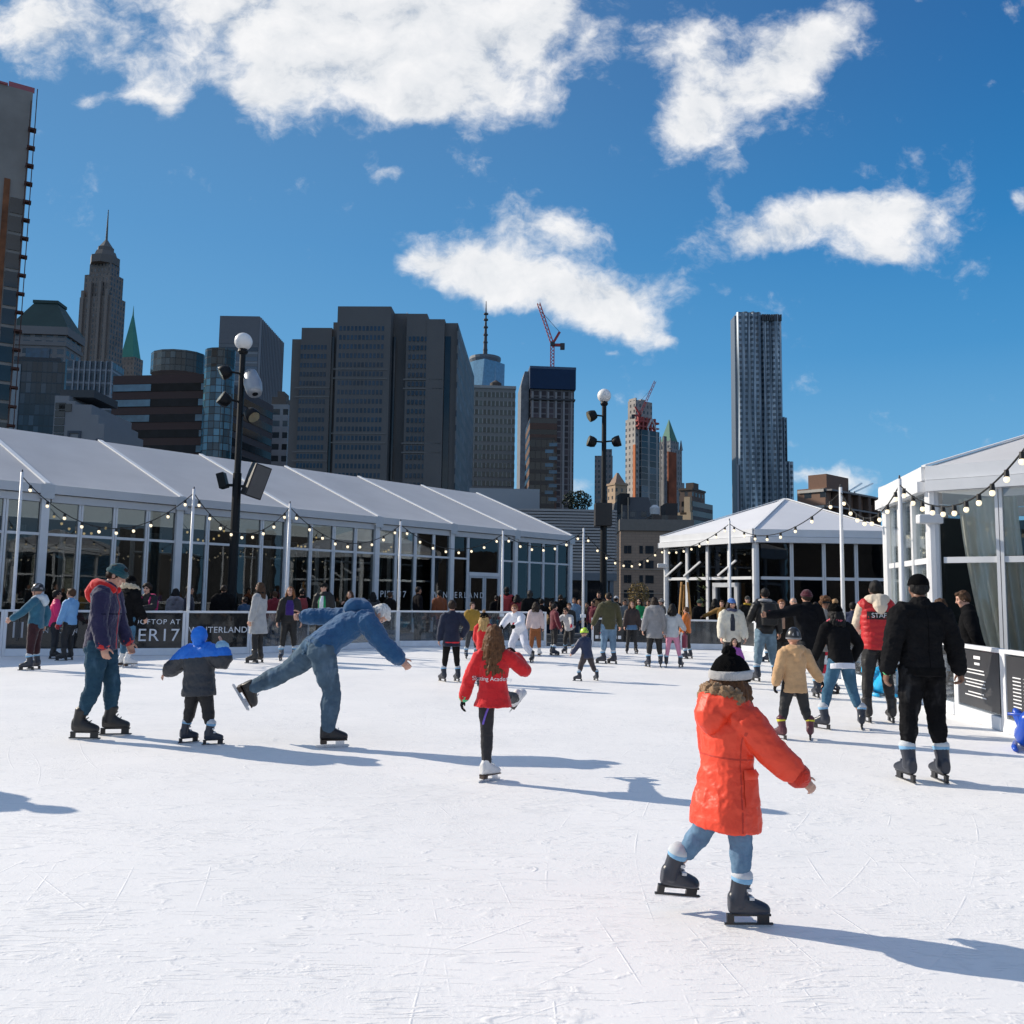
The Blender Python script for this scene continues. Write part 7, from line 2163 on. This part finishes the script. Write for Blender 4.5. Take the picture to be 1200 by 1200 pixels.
def crane(loc, label, mast_h, jib_l, jib_ang, rz, s, red=(.42, .05, .05)):
    o = thing('tower_crane', label, 'crane', loc, rz)
    cm = plain('crane_red', red, .6); cw = plain('crane_pale', (.45, .43, .44), .6)
    lat = MB(); 
    def lattice(p, q, w, n, mi=0):
        p, q = Vector(p), Vector(q); d = (q - p).normalized(); u = Vector((0, 1, 0)); v = d.cross(u).normalized()
        cs_ = [(u * a + v * b_) * w / 2 for a, b_ in ((1, 1), (1, -1), (-1, -1), (-1, 1))]
        for c in cs_:
            lat.bar(p + c, q + c, w * .22, mi=mi)
        for k in range(n):
            a0 = p.lerp(q, k / n); a1 = p.lerp(q, (k + 1) / n)
            for i in range(4):
                lat.bar(a0 + cs_[i], a1 + cs_[(i + 1) % 4], w * .14, mi=mi)
    lattice((0, 0, 0), (0, 0, mast_h), 2.4 * s, 8)
    lat.build('mast', cm, o)
    lat = MB()
    e = Vector((-math.cos(jib_ang), 0, math.sin(jib_ang))) * jib_l
    lattice((0, 0, mast_h + 1), (e.x, 0, e.z + mast_h + 1), 1.9 * s, 10, 0)
    lat.build('jib', cm, o)
    lat = MB().bar((0, 0, mast_h + 1), (5 * s, 0, mast_h + 10 * s), 1.6 * s).bar((0, 0, mast_h + .5), (8 * s, 0, mast_h + .5), 1.8 * s)
    lat.build('gantry', cm, o)
    MB().box((5.5 * s, -1.6 * s, mast_h - 2.5 * s), (8.6 * s, 1.6 * s, mast_h + 1.6 * s)).build('counterweight', DARK_METAL, o)
    MB().box((-1.6 * s, -2.8 * s, mast_h - .5), (1.6 * s, -1 * s, mast_h + 2.2 * s)).build('cab', DARK_METAL, o)
    MB().bar((5 * s, 0, mast_h + 10 * s), (e.x * .8, 0, e.z * .8 + mast_h + 1), .25 * s).build('pendant_cable', DARK_METAL, o)
    return o
p = at(647.5, 432, 530); 
crane(Vector((p.x, 535, BASE_Z + zpx(647, 436, 535))), 'red luffing crane on top of the blue netted tower', 17, 28, R(71), 0, .9)

# --- 15 brown brick block in front of it
o, W, Dp, H = bldg('brown_brick_block', 'brown brick office block with dark glass lower storeys', 621, 653, 660, 490, 270, 3)
MB().box((-W, 0, 0), (0, Dp, H)).build('wall', facade_mat('brown_block', (.115, .062, .045), (.012, .014, .016), 40, 3.6, (0, 1), (.42, .86), .7, gl_rough=.2), o)
MB().box((-W + .2, -.1, 0), (-W * .08, .05, zpx(640, 513, 270))).build('glass_front', facade_mat('brown_glass', (.028, .016, .014), (.012, .017, .02), 1.8, 3.6, (.06, .94), (.3, .95), .3, gl_rough=.08), o)
windows(o, [('f', -W * .14 - (k % 2) * 1.2, zpx(640, 521 + k * 8, 270), 2.6, 1.1) for k in range(9)], WBL, .2)

# --- 16 slatted building at the end of the deck
o, W, Dp, H = bldg('slatted_building', 'low building clad in grey horizontal slats above a dark glazed ground floor', 548, 721, 728, 597, 62, 1)
SLAT = plain('grey_slat', (.32, .32, .325), .5, .2, .5, .06, .6)
MB().box((-W, .15, 0), (-.2, Dp, H - .1)).build('wall', plain('slat_backing', (.05, .05, .054), .8), o)
sl = MB()
zb = zpx(690, 672, 62)
n = int((H - zb) / .22)
for k in range(n):
    z = zb + .22 * k
    sl.box((-W, -.06, z + .03), (0, .14, z + .185))
    sl.box((.0, .15, z + .03), (.15, Dp, z + .185))
sl.build('slat_screen', SLAT, o)
MB().box((-W, .05, zb - 4.9), (-.4, .14, zb - .02)).build('glazed_front', window_mat('ground_glazing', (.012, .014, .018), .06, .5, .3), o)
for x in (-W * .34, -W * .2, -W * .06, -.25):
    MB().box((x - .14, -.1, zb - 5), (x + .14, .16, zb)).build('column', plain('blue_grey_column', (.11, .14, .17), .5), o)
MB().box((-W, -.2, zb - .5), (.1, .1, zb + .02)).build('canopy_beam', plain('blue_grey_column', (.11, .14, .17), .5), o)
MB().box((-W, 3, H + .02), (-W * .50, Dp, H + 1.75)).build('roof_screen', plain('pale_screen', (.30, .33, .36), .6, 0, .4, .06, .3), o)
def leafball(o, name, centre, rx, ry, rz, n, leaf, mat, seed=1):
    rnd = random.Random(seed); b = MB()
    for k in range(n):
        while True:
            p = Vector((rnd.uniform(-1, 1), rnd.uniform(-1, 1), rnd.uniform(-1, 1)))
            if p.length < 1 and p.length > .35 and noise.noise(p * 2.3 + Vector((seed, 0, 0))) > -.28:
                break
        q = Vector((centre[0] + p.x * rx, centre[1] + p.y * ry, centre[2] + p.z * rz))
        a = Vector((rnd.uniform(-1, 1), rnd.uniform(-1, 1), rnd.uniform(-1, 1))).normalized() * leaf
        c = a.orthogonal().normalized() * leaf * .5
        b.add([tuple(q - a), tuple(q + c), tuple(q + a), tuple(q - c)], [(0, 1, 2, 3)])
    return b.build(name, mat, o)
GREEN = plain('dark_leaf', (.022, .035, .02), .7, 0, .3, .5, 2)
tr = thing('roof_shrub', 'dark bushy shrub growing on the slatted building roof', 'shrub', Vector((at(676, 650, 64).x, 64, BASE_Z + H - .1)))
MB().tube([(0, 0, 0), (.1, 0, .7)], [.1, .06], 6).build('trunk', plain('bark', (.06, .045, .035), .9), tr)
leafball(tr, 'crown', (0, 0, .9), 1.15, 1.0, .8, 700, .13, GREEN, 3)

# --- 17 brick apartment block beyond the gap
o, W, Dp, H = bldg('brick_apartment_block', 'tan brick apartment block with paired windows and a flat parapet', 727, 812, None, 613, 95, -3, min_side=16)
m, t, b = new_mat('tan_brick')
co = t.coord()
br = t.add('ShaderNodeTexBrick'); t.put(br.inputs['Vector'], t.mapping(co, (1, 1, 1), (R(90), 0, 0)))
br.inputs['Scale'].default_value = 1.0; br.inputs['Brick Width'].default_value = .9; br.inputs['Row Height'].default_value = .3; br.inputs['Mortar Size'].default_value = .02
br.inputs['Color1'].default_value = C4((.36, .25, .185)); br.inputs['Color2'].default_value = C4((.29, .20, .15)); br.inputs['Mortar'].default_value = C4((.10, .08, .07))
t.put(b.inputs['Base Color'], t.mix(t.noise(co, .25, 4), br.outputs[0], (.38, .28, .21)))
b.inputs['Roughness'].default_value = .9
MB().box((-W, 0, 0), (0, Dp, H)).build('wall', m, o)
MB().box((-W - .1, -.2, H - .9), (.1, Dp, H + .35)).build('parapet', plain('stone_parapet', (.20, .18, .16), .85), o)
rects = []
for k in range(11):
    z = H - 3.0 - k * .0 - k * 1.62
    for px in (733.5, 738, 751.5, 757.5, 760, 764, 783, 790):
        rects.append(('f', at(px, 650, 95).x - at(812, 650, 95).x, z, .38 if px != 757.5 else .2, .85))
windows(o, rects, window_mat('apartment_window', (.02, .024, .03), .3, .15, .6), .06)
cb = MB()
for k in range(7):
    cb.box((-W, -.09, H - 5.2 - k * 2.6), (0, -.01, H - 5.12 - k * 2.6))
cb.build('string_course', plain('pale_course', (.40, .34, .28), .8), o)
tr = thing('autumn_tree', 'small yellow leaved autumn tree in front of the brick apartment block', 'tree', Vector((at(747, 650, 55).x, 55, -.03)))
MB().tube([(0, 0, 0), (.05, 0, 1.2), (.1, 0, 2.2)], [.09, .07, .04], 7).build('trunk', plain('bark', (.06, .045, .035), .9), tr)
leafball(tr, 'crown', (.05, 0, 1.75), .7, .7, .85, 700, .08, plain('yellow_leaf', (.17, .115, .035), .7, 0, .3, .4, 3), 5)

# --- 18..22 cluster right of the lamp post
o, W, Dp, H = bldg('slim_grey_tower', 'slim grey tower behind the second lamp post', 697, 718, 722, 534, 620, -6)
f = facade_mat('slim_grey', (.19, .20, .22), (.055, .075, .095), 2.6, 3.8, (.25, .8), (.25, .75))
MB().box((-W, 0, 0), (0, Dp, H)).box((-W * .55, 1, H), (-.5, Dp, H + 5)).build('wall', f, o)
o, W, Dp, H = bldg('tan_gabled_building', 'small sunlit tan stone building with a peaked roof', 712, 721, 735, 568, 420, -62)
MB().box((-W, 0, 0), (0, Dp, H)).build('wall', facade_mat('tan_gable', (.42, .30, .20), (.10, .08, .065), 3.2, 3.8, (.3, .68), (.25, .7)), o)
MB().box((-W - .4, -.4, H), (.4, Dp + .4, H + 1)).build('cornice', plain('tan_stone', (.36, .26, .18), .85), o)
xs, ys = -W / 2, Dp / 2
MB().frustum([(xs - W * .42, ys - Dp * .42), (xs + W * .42, ys - Dp * .42), (xs + W * .42, ys + Dp * .42), (xs - W * .42, ys + Dp * .42)], H + 1.02, [(xs - .4, ys - .4), (xs + .4, ys - .4), (xs + .4, ys + .4), (xs - .4, ys + .4)], H + 6.5).build('roof', plain('tan_roof', (.27, .18, .13), .8), o)

o, W, Dp, H = bldg('white_shaft_tower', 'pale stone tower under construction with orange edge strip and red scaffolding', 733, 744.5, 770, 501, 560, -55)
zt = lambda y: zpx(750, y, 560)
LIGHTST = facade_mat('pale_shaft', (.44, .41, .38), (.16, .15, .15), 3.4, 4.0, (.3, .7), (.2, .7))
MB().box((-W, 0, 0), (0, Dp * .45, zt(490))).build('wall', LIGHTST, o)
MB().box((-W * .85, .8, zt(490) + .02), (-.6, Dp * .8, zt(468))).build('upper_shaft', facade_mat('pale_shaft_top', (.36, .33, .31), (.12, .11, .11), 3.4, 4.0, (.3, .7), (.2, .7)), o)
MB().box((-W * .8, 1.2, zt(468)), (-1, 2.2, zt(465.5))).box((-W * .4, Dp * .3, zt(468)), (-1, Dp * .5, zt(466))).build('parapet', plain('pale_stone', (.40, .37, .34), .85), o)
MB().box((-1.8, -.5, 0), (.4, .1, zt(521))).build('orange_strip', plain('orange_cladding', (.55, .17, .06), .8), o)
MB().box((.02, Dp * .18, 0), (2.2, Dp, zt(503))).build('glass_front', facade_mat('teal_front', (.30, .29, .28), (.028, .06, .085), 7.5, 4.2, (.12, .9), (.06, .96), .4, gl_rough=.1), o)
rs = MB()
for k in range(5):
    rs.box((.3, Dp * (.05 + .18 * k), zt(503)), (2.4, Dp * (.05 + .18 * k) + 1.2, zt(488)))
rs.box((.2, 0, zt(494)), (2.5, Dp * .98, zt(492))).box((.2, 0, zt(500)), (2.5, Dp * .98, zt(498.5))).build('red_scaffold', plain('red_scaffold', (.40, .09, .08), .8), o)
wg = MB().bar((2.6, Dp * .42, zt(501)), (2.6, Dp * .62, zt(489)), 1.0).bar((2.6, Dp * .82, zt(501)), (2.6, Dp * .62, zt(489)), 1.0)
wg.build('white_gable_frame', plain('white_frame', (.6, .6, .6), .7), o)
p = at(748, 500, 552)
crane(Vector((p.x, 545, BASE_Z + zpx(748, 495, 545))), 'white and red luffing crane leaning against the pale stone tower', 4, 24, R(66), R(180), .62, (.50, .30, .30))

o, W, Dp, H = bldg('neo_gothic_tower', 'grey neo gothic tower with a green pointed crown and orange netting', 770, 780, 802, 560, 640, -50)
zt = lambda y: zpx(785, y, 640)
GOTH = facade_mat('gothic_grey', (.27, .27, .27), (.09, .10, .11), 2.6, 4, (.3, .72), (.15, .7))
MB().box((-W, 0, 0), (0, Dp, zt(563))).build('wall', GOTH, o)
c_ = Matrix.Rotation(-o.rotation_euler.z, 4, 'Z') @ (at(784, 500, 655) - Vector((o.location.x, o.location.y, 0))); cx, cy = c_.x, c_.y
q = lambda r: [(cx - r, cy - r), (cx + r, cy - r), (cx + r, cy + r), (cx - r, cy + r)]
MB().prism(q(6.9), 0, zt(524)).prism(q(5.2), zt(524), zt(514)).build('shaft', GOTH, o)
for (a, b_) in ((-1, -1), (1, -1), (1, 1), (-1, 1)):
    MB().frustum([(cx + a * 6.4 + i, cy + b_ * 6.4 + j) for i, j in ((-1, -1), (1, -1), (1, 1), (-1, 1))], zt(524), [(cx + a * 6.4 + i, cy + b_ * 6.4 + j) for i, j in ((-.2, -.2), (.2, -.2), (.2, .2), (-.2, .2))], zt(512)).build('pinnacle', GOTH, o)
MB().frustum(q(4.6), zt(514) + .02, q(1.6), zt(496)).frustum(q(1.6), zt(496), q(.15), zt(487)).build('roof', plain('gothic_verdigris', (.10, .23, .17), .7, 0, .3, .2, .1), o)
MB().box((.1, Dp * .08, zt(603)), (1.4, Dp * .50, zt(529))).build('orange_netting', plain('rust_netting', (.27, .085, .045), .85, 0, .2, .4, .15), o)
MB().box((.1, -3.5, 0), (1.5, -.4, zt(512))).box((-2.6, -3.5, 0), (-1.8, -3, zt(512))).build('hoist_mast', plain('hoist_grey', (.16, .16, .17), .8, 0, .3, .4, .4), o)

BROWN = facade_mat('brown_low', (.14, .095, .075), (.05, .045, .045), 3.2, 3.4, (.3, .7), (.3, .75))
o, W, Dp, H = bldg('brown_tenement', 'dark brown tenement with a boxy roof behind the tan balconies', 796, 811, 826, 574, 330, -35)
MB().box((-W, 0, 0), (0, Dp, H)).build('wall', BROWN, o)
MB().box((-W - .3, -.3, H), (.3, Dp + .3, H + .8)).box((-W * .9, Dp * .4, H + .8), (-W * .3, Dp * .8, H + 3.5)).build('roof', plain('brown_roof', (.10, .075, .06), .8), o)
o, W, Dp, H = bldg('grey_mansard_building', 'dark grey stone building with an arcaded attic and mansard roof', 728, 765, 768, 600, 190, 2)
MB().box((-W, 0, 0), (0, Dp, H)).build('wall', facade_mat('mansard_grey', (.10, .105, .115), (.028, .035, .045), 2.4, 3.6, (.25, .75), (.2, .8)), o)
MB().frustum([(-W, 0), (0, 0), (0, Dp), (-W, Dp)], H + .02, [(-W * .9, 1.2), (-W * .1, 1.2), (-W * .1, Dp - 1), (-W * .9, Dp - 1)], zpx(750, 582, 190)).build('roof', plain('slate', (.075, .078, .085), .7), o)
MB().box((-W * 1.02, .5, H), (-W * .72, 5, zpx(735, 578, 190))).build('roof_hut', plain('black_hut', (.02, .02, .022), .8), o)
MB().box((-W * .80, -.3, H - 5.2), (-W * .775, .3, zpx(735, 583, 190))).box((-W * 1.0, -.3, H - 7), (-W * .97, .3, H + 1.5)).build('chimney', plain('pale_tan_pier', (.42, .33, .24), .8), o)  # lighter tan than the grey wall
o, W, Dp, H = bldg('rooftop_tank_building', 'low brown building with a white satellite drum on its roof', 764, 800, None, 604, 170, 0, min_side=15)
MB().box((-W, 0, 0), (0, Dp, H)).build('wall', facade_mat('low_brown', (.10, .08, .07), (.03, .03, .033), 3, 3.4, (.3, .7), (.3, .7)), o)
d_ = MB().lathe([(.3, 0), (1.0, .3), (1.05, 1.6), (.4, 2.2)], 12).build('drum', plain('white_drum', (.6, .6, .6), .6), o); d_.location = (-W * .85, 2, H)
MB().box((-W * .5, 2, H), (-W * .1, 8, H + 2.6)).build('roof_hut', plain('hut_dark2', (.05, .045, .045), .8), o)
o, W, Dp, H = bldg('tan_balcony_building', 'tan building with dark balcony storeys stepping up to the left', 793, 809.5, 853, 600, 230, -38)
TB = facade_mat('tan_balcony', (.46, .35, .23), (.10, .075, .055), 4.2, 3.2, (.3, .75), (.3, .8))
MB().box((-W, 0, 0), (0, 1.2, H)).build('wall', TB, o)
MB().box((-W * .98, 1.25, 0), (-.2, Dp, H - 1)).build('block', facade_mat('dark_balcony', (.10, .095, .095), (.02, .022, .025), 5, 2.6, (.0, 1.0), (.3, .9)), o)
MB().box((-W * .9, 2, H - 1), (-.5, Dp * .62, H + 3.2)).build('penthouse', facade_mat('dark_balcony2', (.09, .085, .085), (.02, .022, .025), 5, 2.6, (.0, 1.0), (.3, .9)), o)
MB().box((-2, .1, H), (-.3, 1.1, zpx(809, 582, 230))).build('chimney', plain('tan_pier', (.44, .34, .23), .85), o)

# --- 23 rippled steel tower
o = thing('rippled_steel_tower', 'very tall rippled stainless steel tower with stepped shoulders', 'building', Vector((at(894, 470, 500).x, 500, BASE_Z)), R(0))
D23 = 500
def X23(px): return at(px + 4, 470, D23).x - o.location.x
def z23(py): return zpx(890, py, D23)
def ripple_block(xa, xb, ztop, zb, y0, depth, seed, parent, name, mat):
    nx, nz = 72, 72
    vs, fs = [], []
    for j in range(nz + 1):
        z = zb + (ztop - zb) * j / nz
        for i in range(nx + 1):
            u = i / nx; x = xa + (xb - xa) * u
            w = noise.noise(Vector((u * 6.0 + .9 * math.sin(z * .013 + seed), z * .006, seed))) * 2.4 + .75 * math.sin(u * 3.5 * math.pi * 2 + 3.0 * noise.noise(Vector((seed, z * .012, u * 1.5))))
            fl = math.sin(min(1, u * 10, (1 - u) * 10) * math.pi / 2)
            vs.append((x, y0 - w * .75 * fl - 1.2 * fl, z))
    for j in range(nz):
        for i in range(nx):
            a = j * (nx + 1) + i
            fs.append((a, a + 1, a + nx + 2, a + nx + 1))
    b = MB().add(vs, fs)
    b.box((xa, y0 + .05, zb), (xb, y0 + depth, ztop - .5))
    return b.build(name, mat, parent, smooth=False)
m, t, b = new_mat('rippled_steel')
co = t.coord(); sx = t.add('ShaderNodeSeparateXYZ'); t.put(sx.inputs[0], co)
fx = t.math('FRACT', t.math('DIVIDE', t.math('ADD', sx.outputs[0], 500), 3.3)); fz = t.math('FRACT', t.math('DIVIDE', sx.outputs[2], 3.4))
mk = t.math('MULTIPLY', t.math('MULTIPLY', t.math('GREATER_THAN', fx, .3), t.math('LESS_THAN', fx, .78)), t.math('MULTIPLY', t.math('GREATER_THAN', fz, .3), t.math('LESS_THAN', fz, .82)))
t.put(b.inputs['Base Color'], t.mix(mk, t.ramp(t.noise(t.mapping(co, (.30, 1, .018)), 1.0, 3, .6), [(.34, (.085, .11, .14)), (.5, (.22, .27, .32)), (.66, (.50, .55, .60))]), t.ramp(t.noise(t.mapping(co, (.30, 1, .018)), 1.0, 3, .6), [(.36, (.03, .045, .065)), (.64, (.12, .15, .18))])))  # stretched noise paints the ripples' light and dark streaks into the colour
t.put(b.inputs['Metallic'], t.math('MULTIPLY', t.math('SUBTRACT', 1, mk), .35))
t.put(b.inputs['Roughness'], t.math('MULTIPLY_ADD', mk, -.2, .36))
RIP = m
ripple_block(X23(860), X23(889), z23(366.5), 0, 0, 10, 1.0, o, 'rippled_wall', RIP)
ripple_block(X23(889.3), X23(914), z23(368), 0, 1.5, 10, 5.0, o, 'rippled_wall', RIP)
ripple_block(X23(904), X23(919.5), z23(488), 0, 2.5, 9, 9.0, o, 'rippled_wall', RIP)
ripple_block(X23(908), X23(925.5), z23(540), 0, 1.6, 9, 13.0, o, 'rippled_wall', RIP)
MB().box((X23(858), .5, 0), (X23(860.2), 10, z23(370))).build('edge_wall', plain('steel_edge', (.17, .19, .22), .45, .5), o)
MB().box((X23(858.2), -1.4, 0), (X23(860.4), .4, z23(545))).build('lower_fin', plain('steel_edge2', (.22, .24, .28), .45, .5), o)
tc = MB()
for k in range(9):
    x = X23(890) + (X23(914) - X23(890)) * k / 9
    tc.box((x, -.8, z23(376)), (x + .9, .1, z23(368.5)))
tc.build('crown_fins', plain('crown_dark', (.045, .05, .055), .5), o)

# --- 24 brick slab with balconies on the right
o, W, Dp, H = bldg('brick_balcony_slab', 'brown brick apartment slab with white balcony bands and a roof terrace', 934, 967, 1026, 571, 150, -48)
MB().box((-W, 0, 0), (0, Dp, H)).build('wall', facade_mat('slab_brick', (.22, .13, .09), (.03, .03, .032), 3.0, 2.9, (.34, .8), (.3, .85)), o)
for k in range(7):
    z = H - .5 - k * 2.9
    MB().box((-.04, .1, z - .14), (1.2, Dp - .1, z + .14)).build('balcony', plain('balcony_concrete', (.26, .25, .245), .8), o)
    MB().box((-W + .2, -.25, z - .25), (-.2, .05, z + .25)).build('floor_band', plain('pale_band', (.50, .47, .43), .8), o)
for k in range(5):
    MB().box((.02, Dp * (k + .6) / 5, 0), (1.1, Dp * (k + .6) / 5 + 1.0, H - .3)).build('brick_pier', plain('brown_pier', (.14, .085, .06), .85), o)
MB().box((-W * .75, Dp * .08, H + .02), (-W * .1, Dp * .5, H + 2.6)).build('roof_hut', plain('hut_brick', (.20, .115, .08), .85), o)
MB().bar((.1, Dp * .55, H + .1), (.1, Dp * .93, H + 2.4), .25).bar((.1, Dp * .45, H + .1), (.1, Dp * .70, H + 2.0), .25).build('roof_rail', STEEL, o)
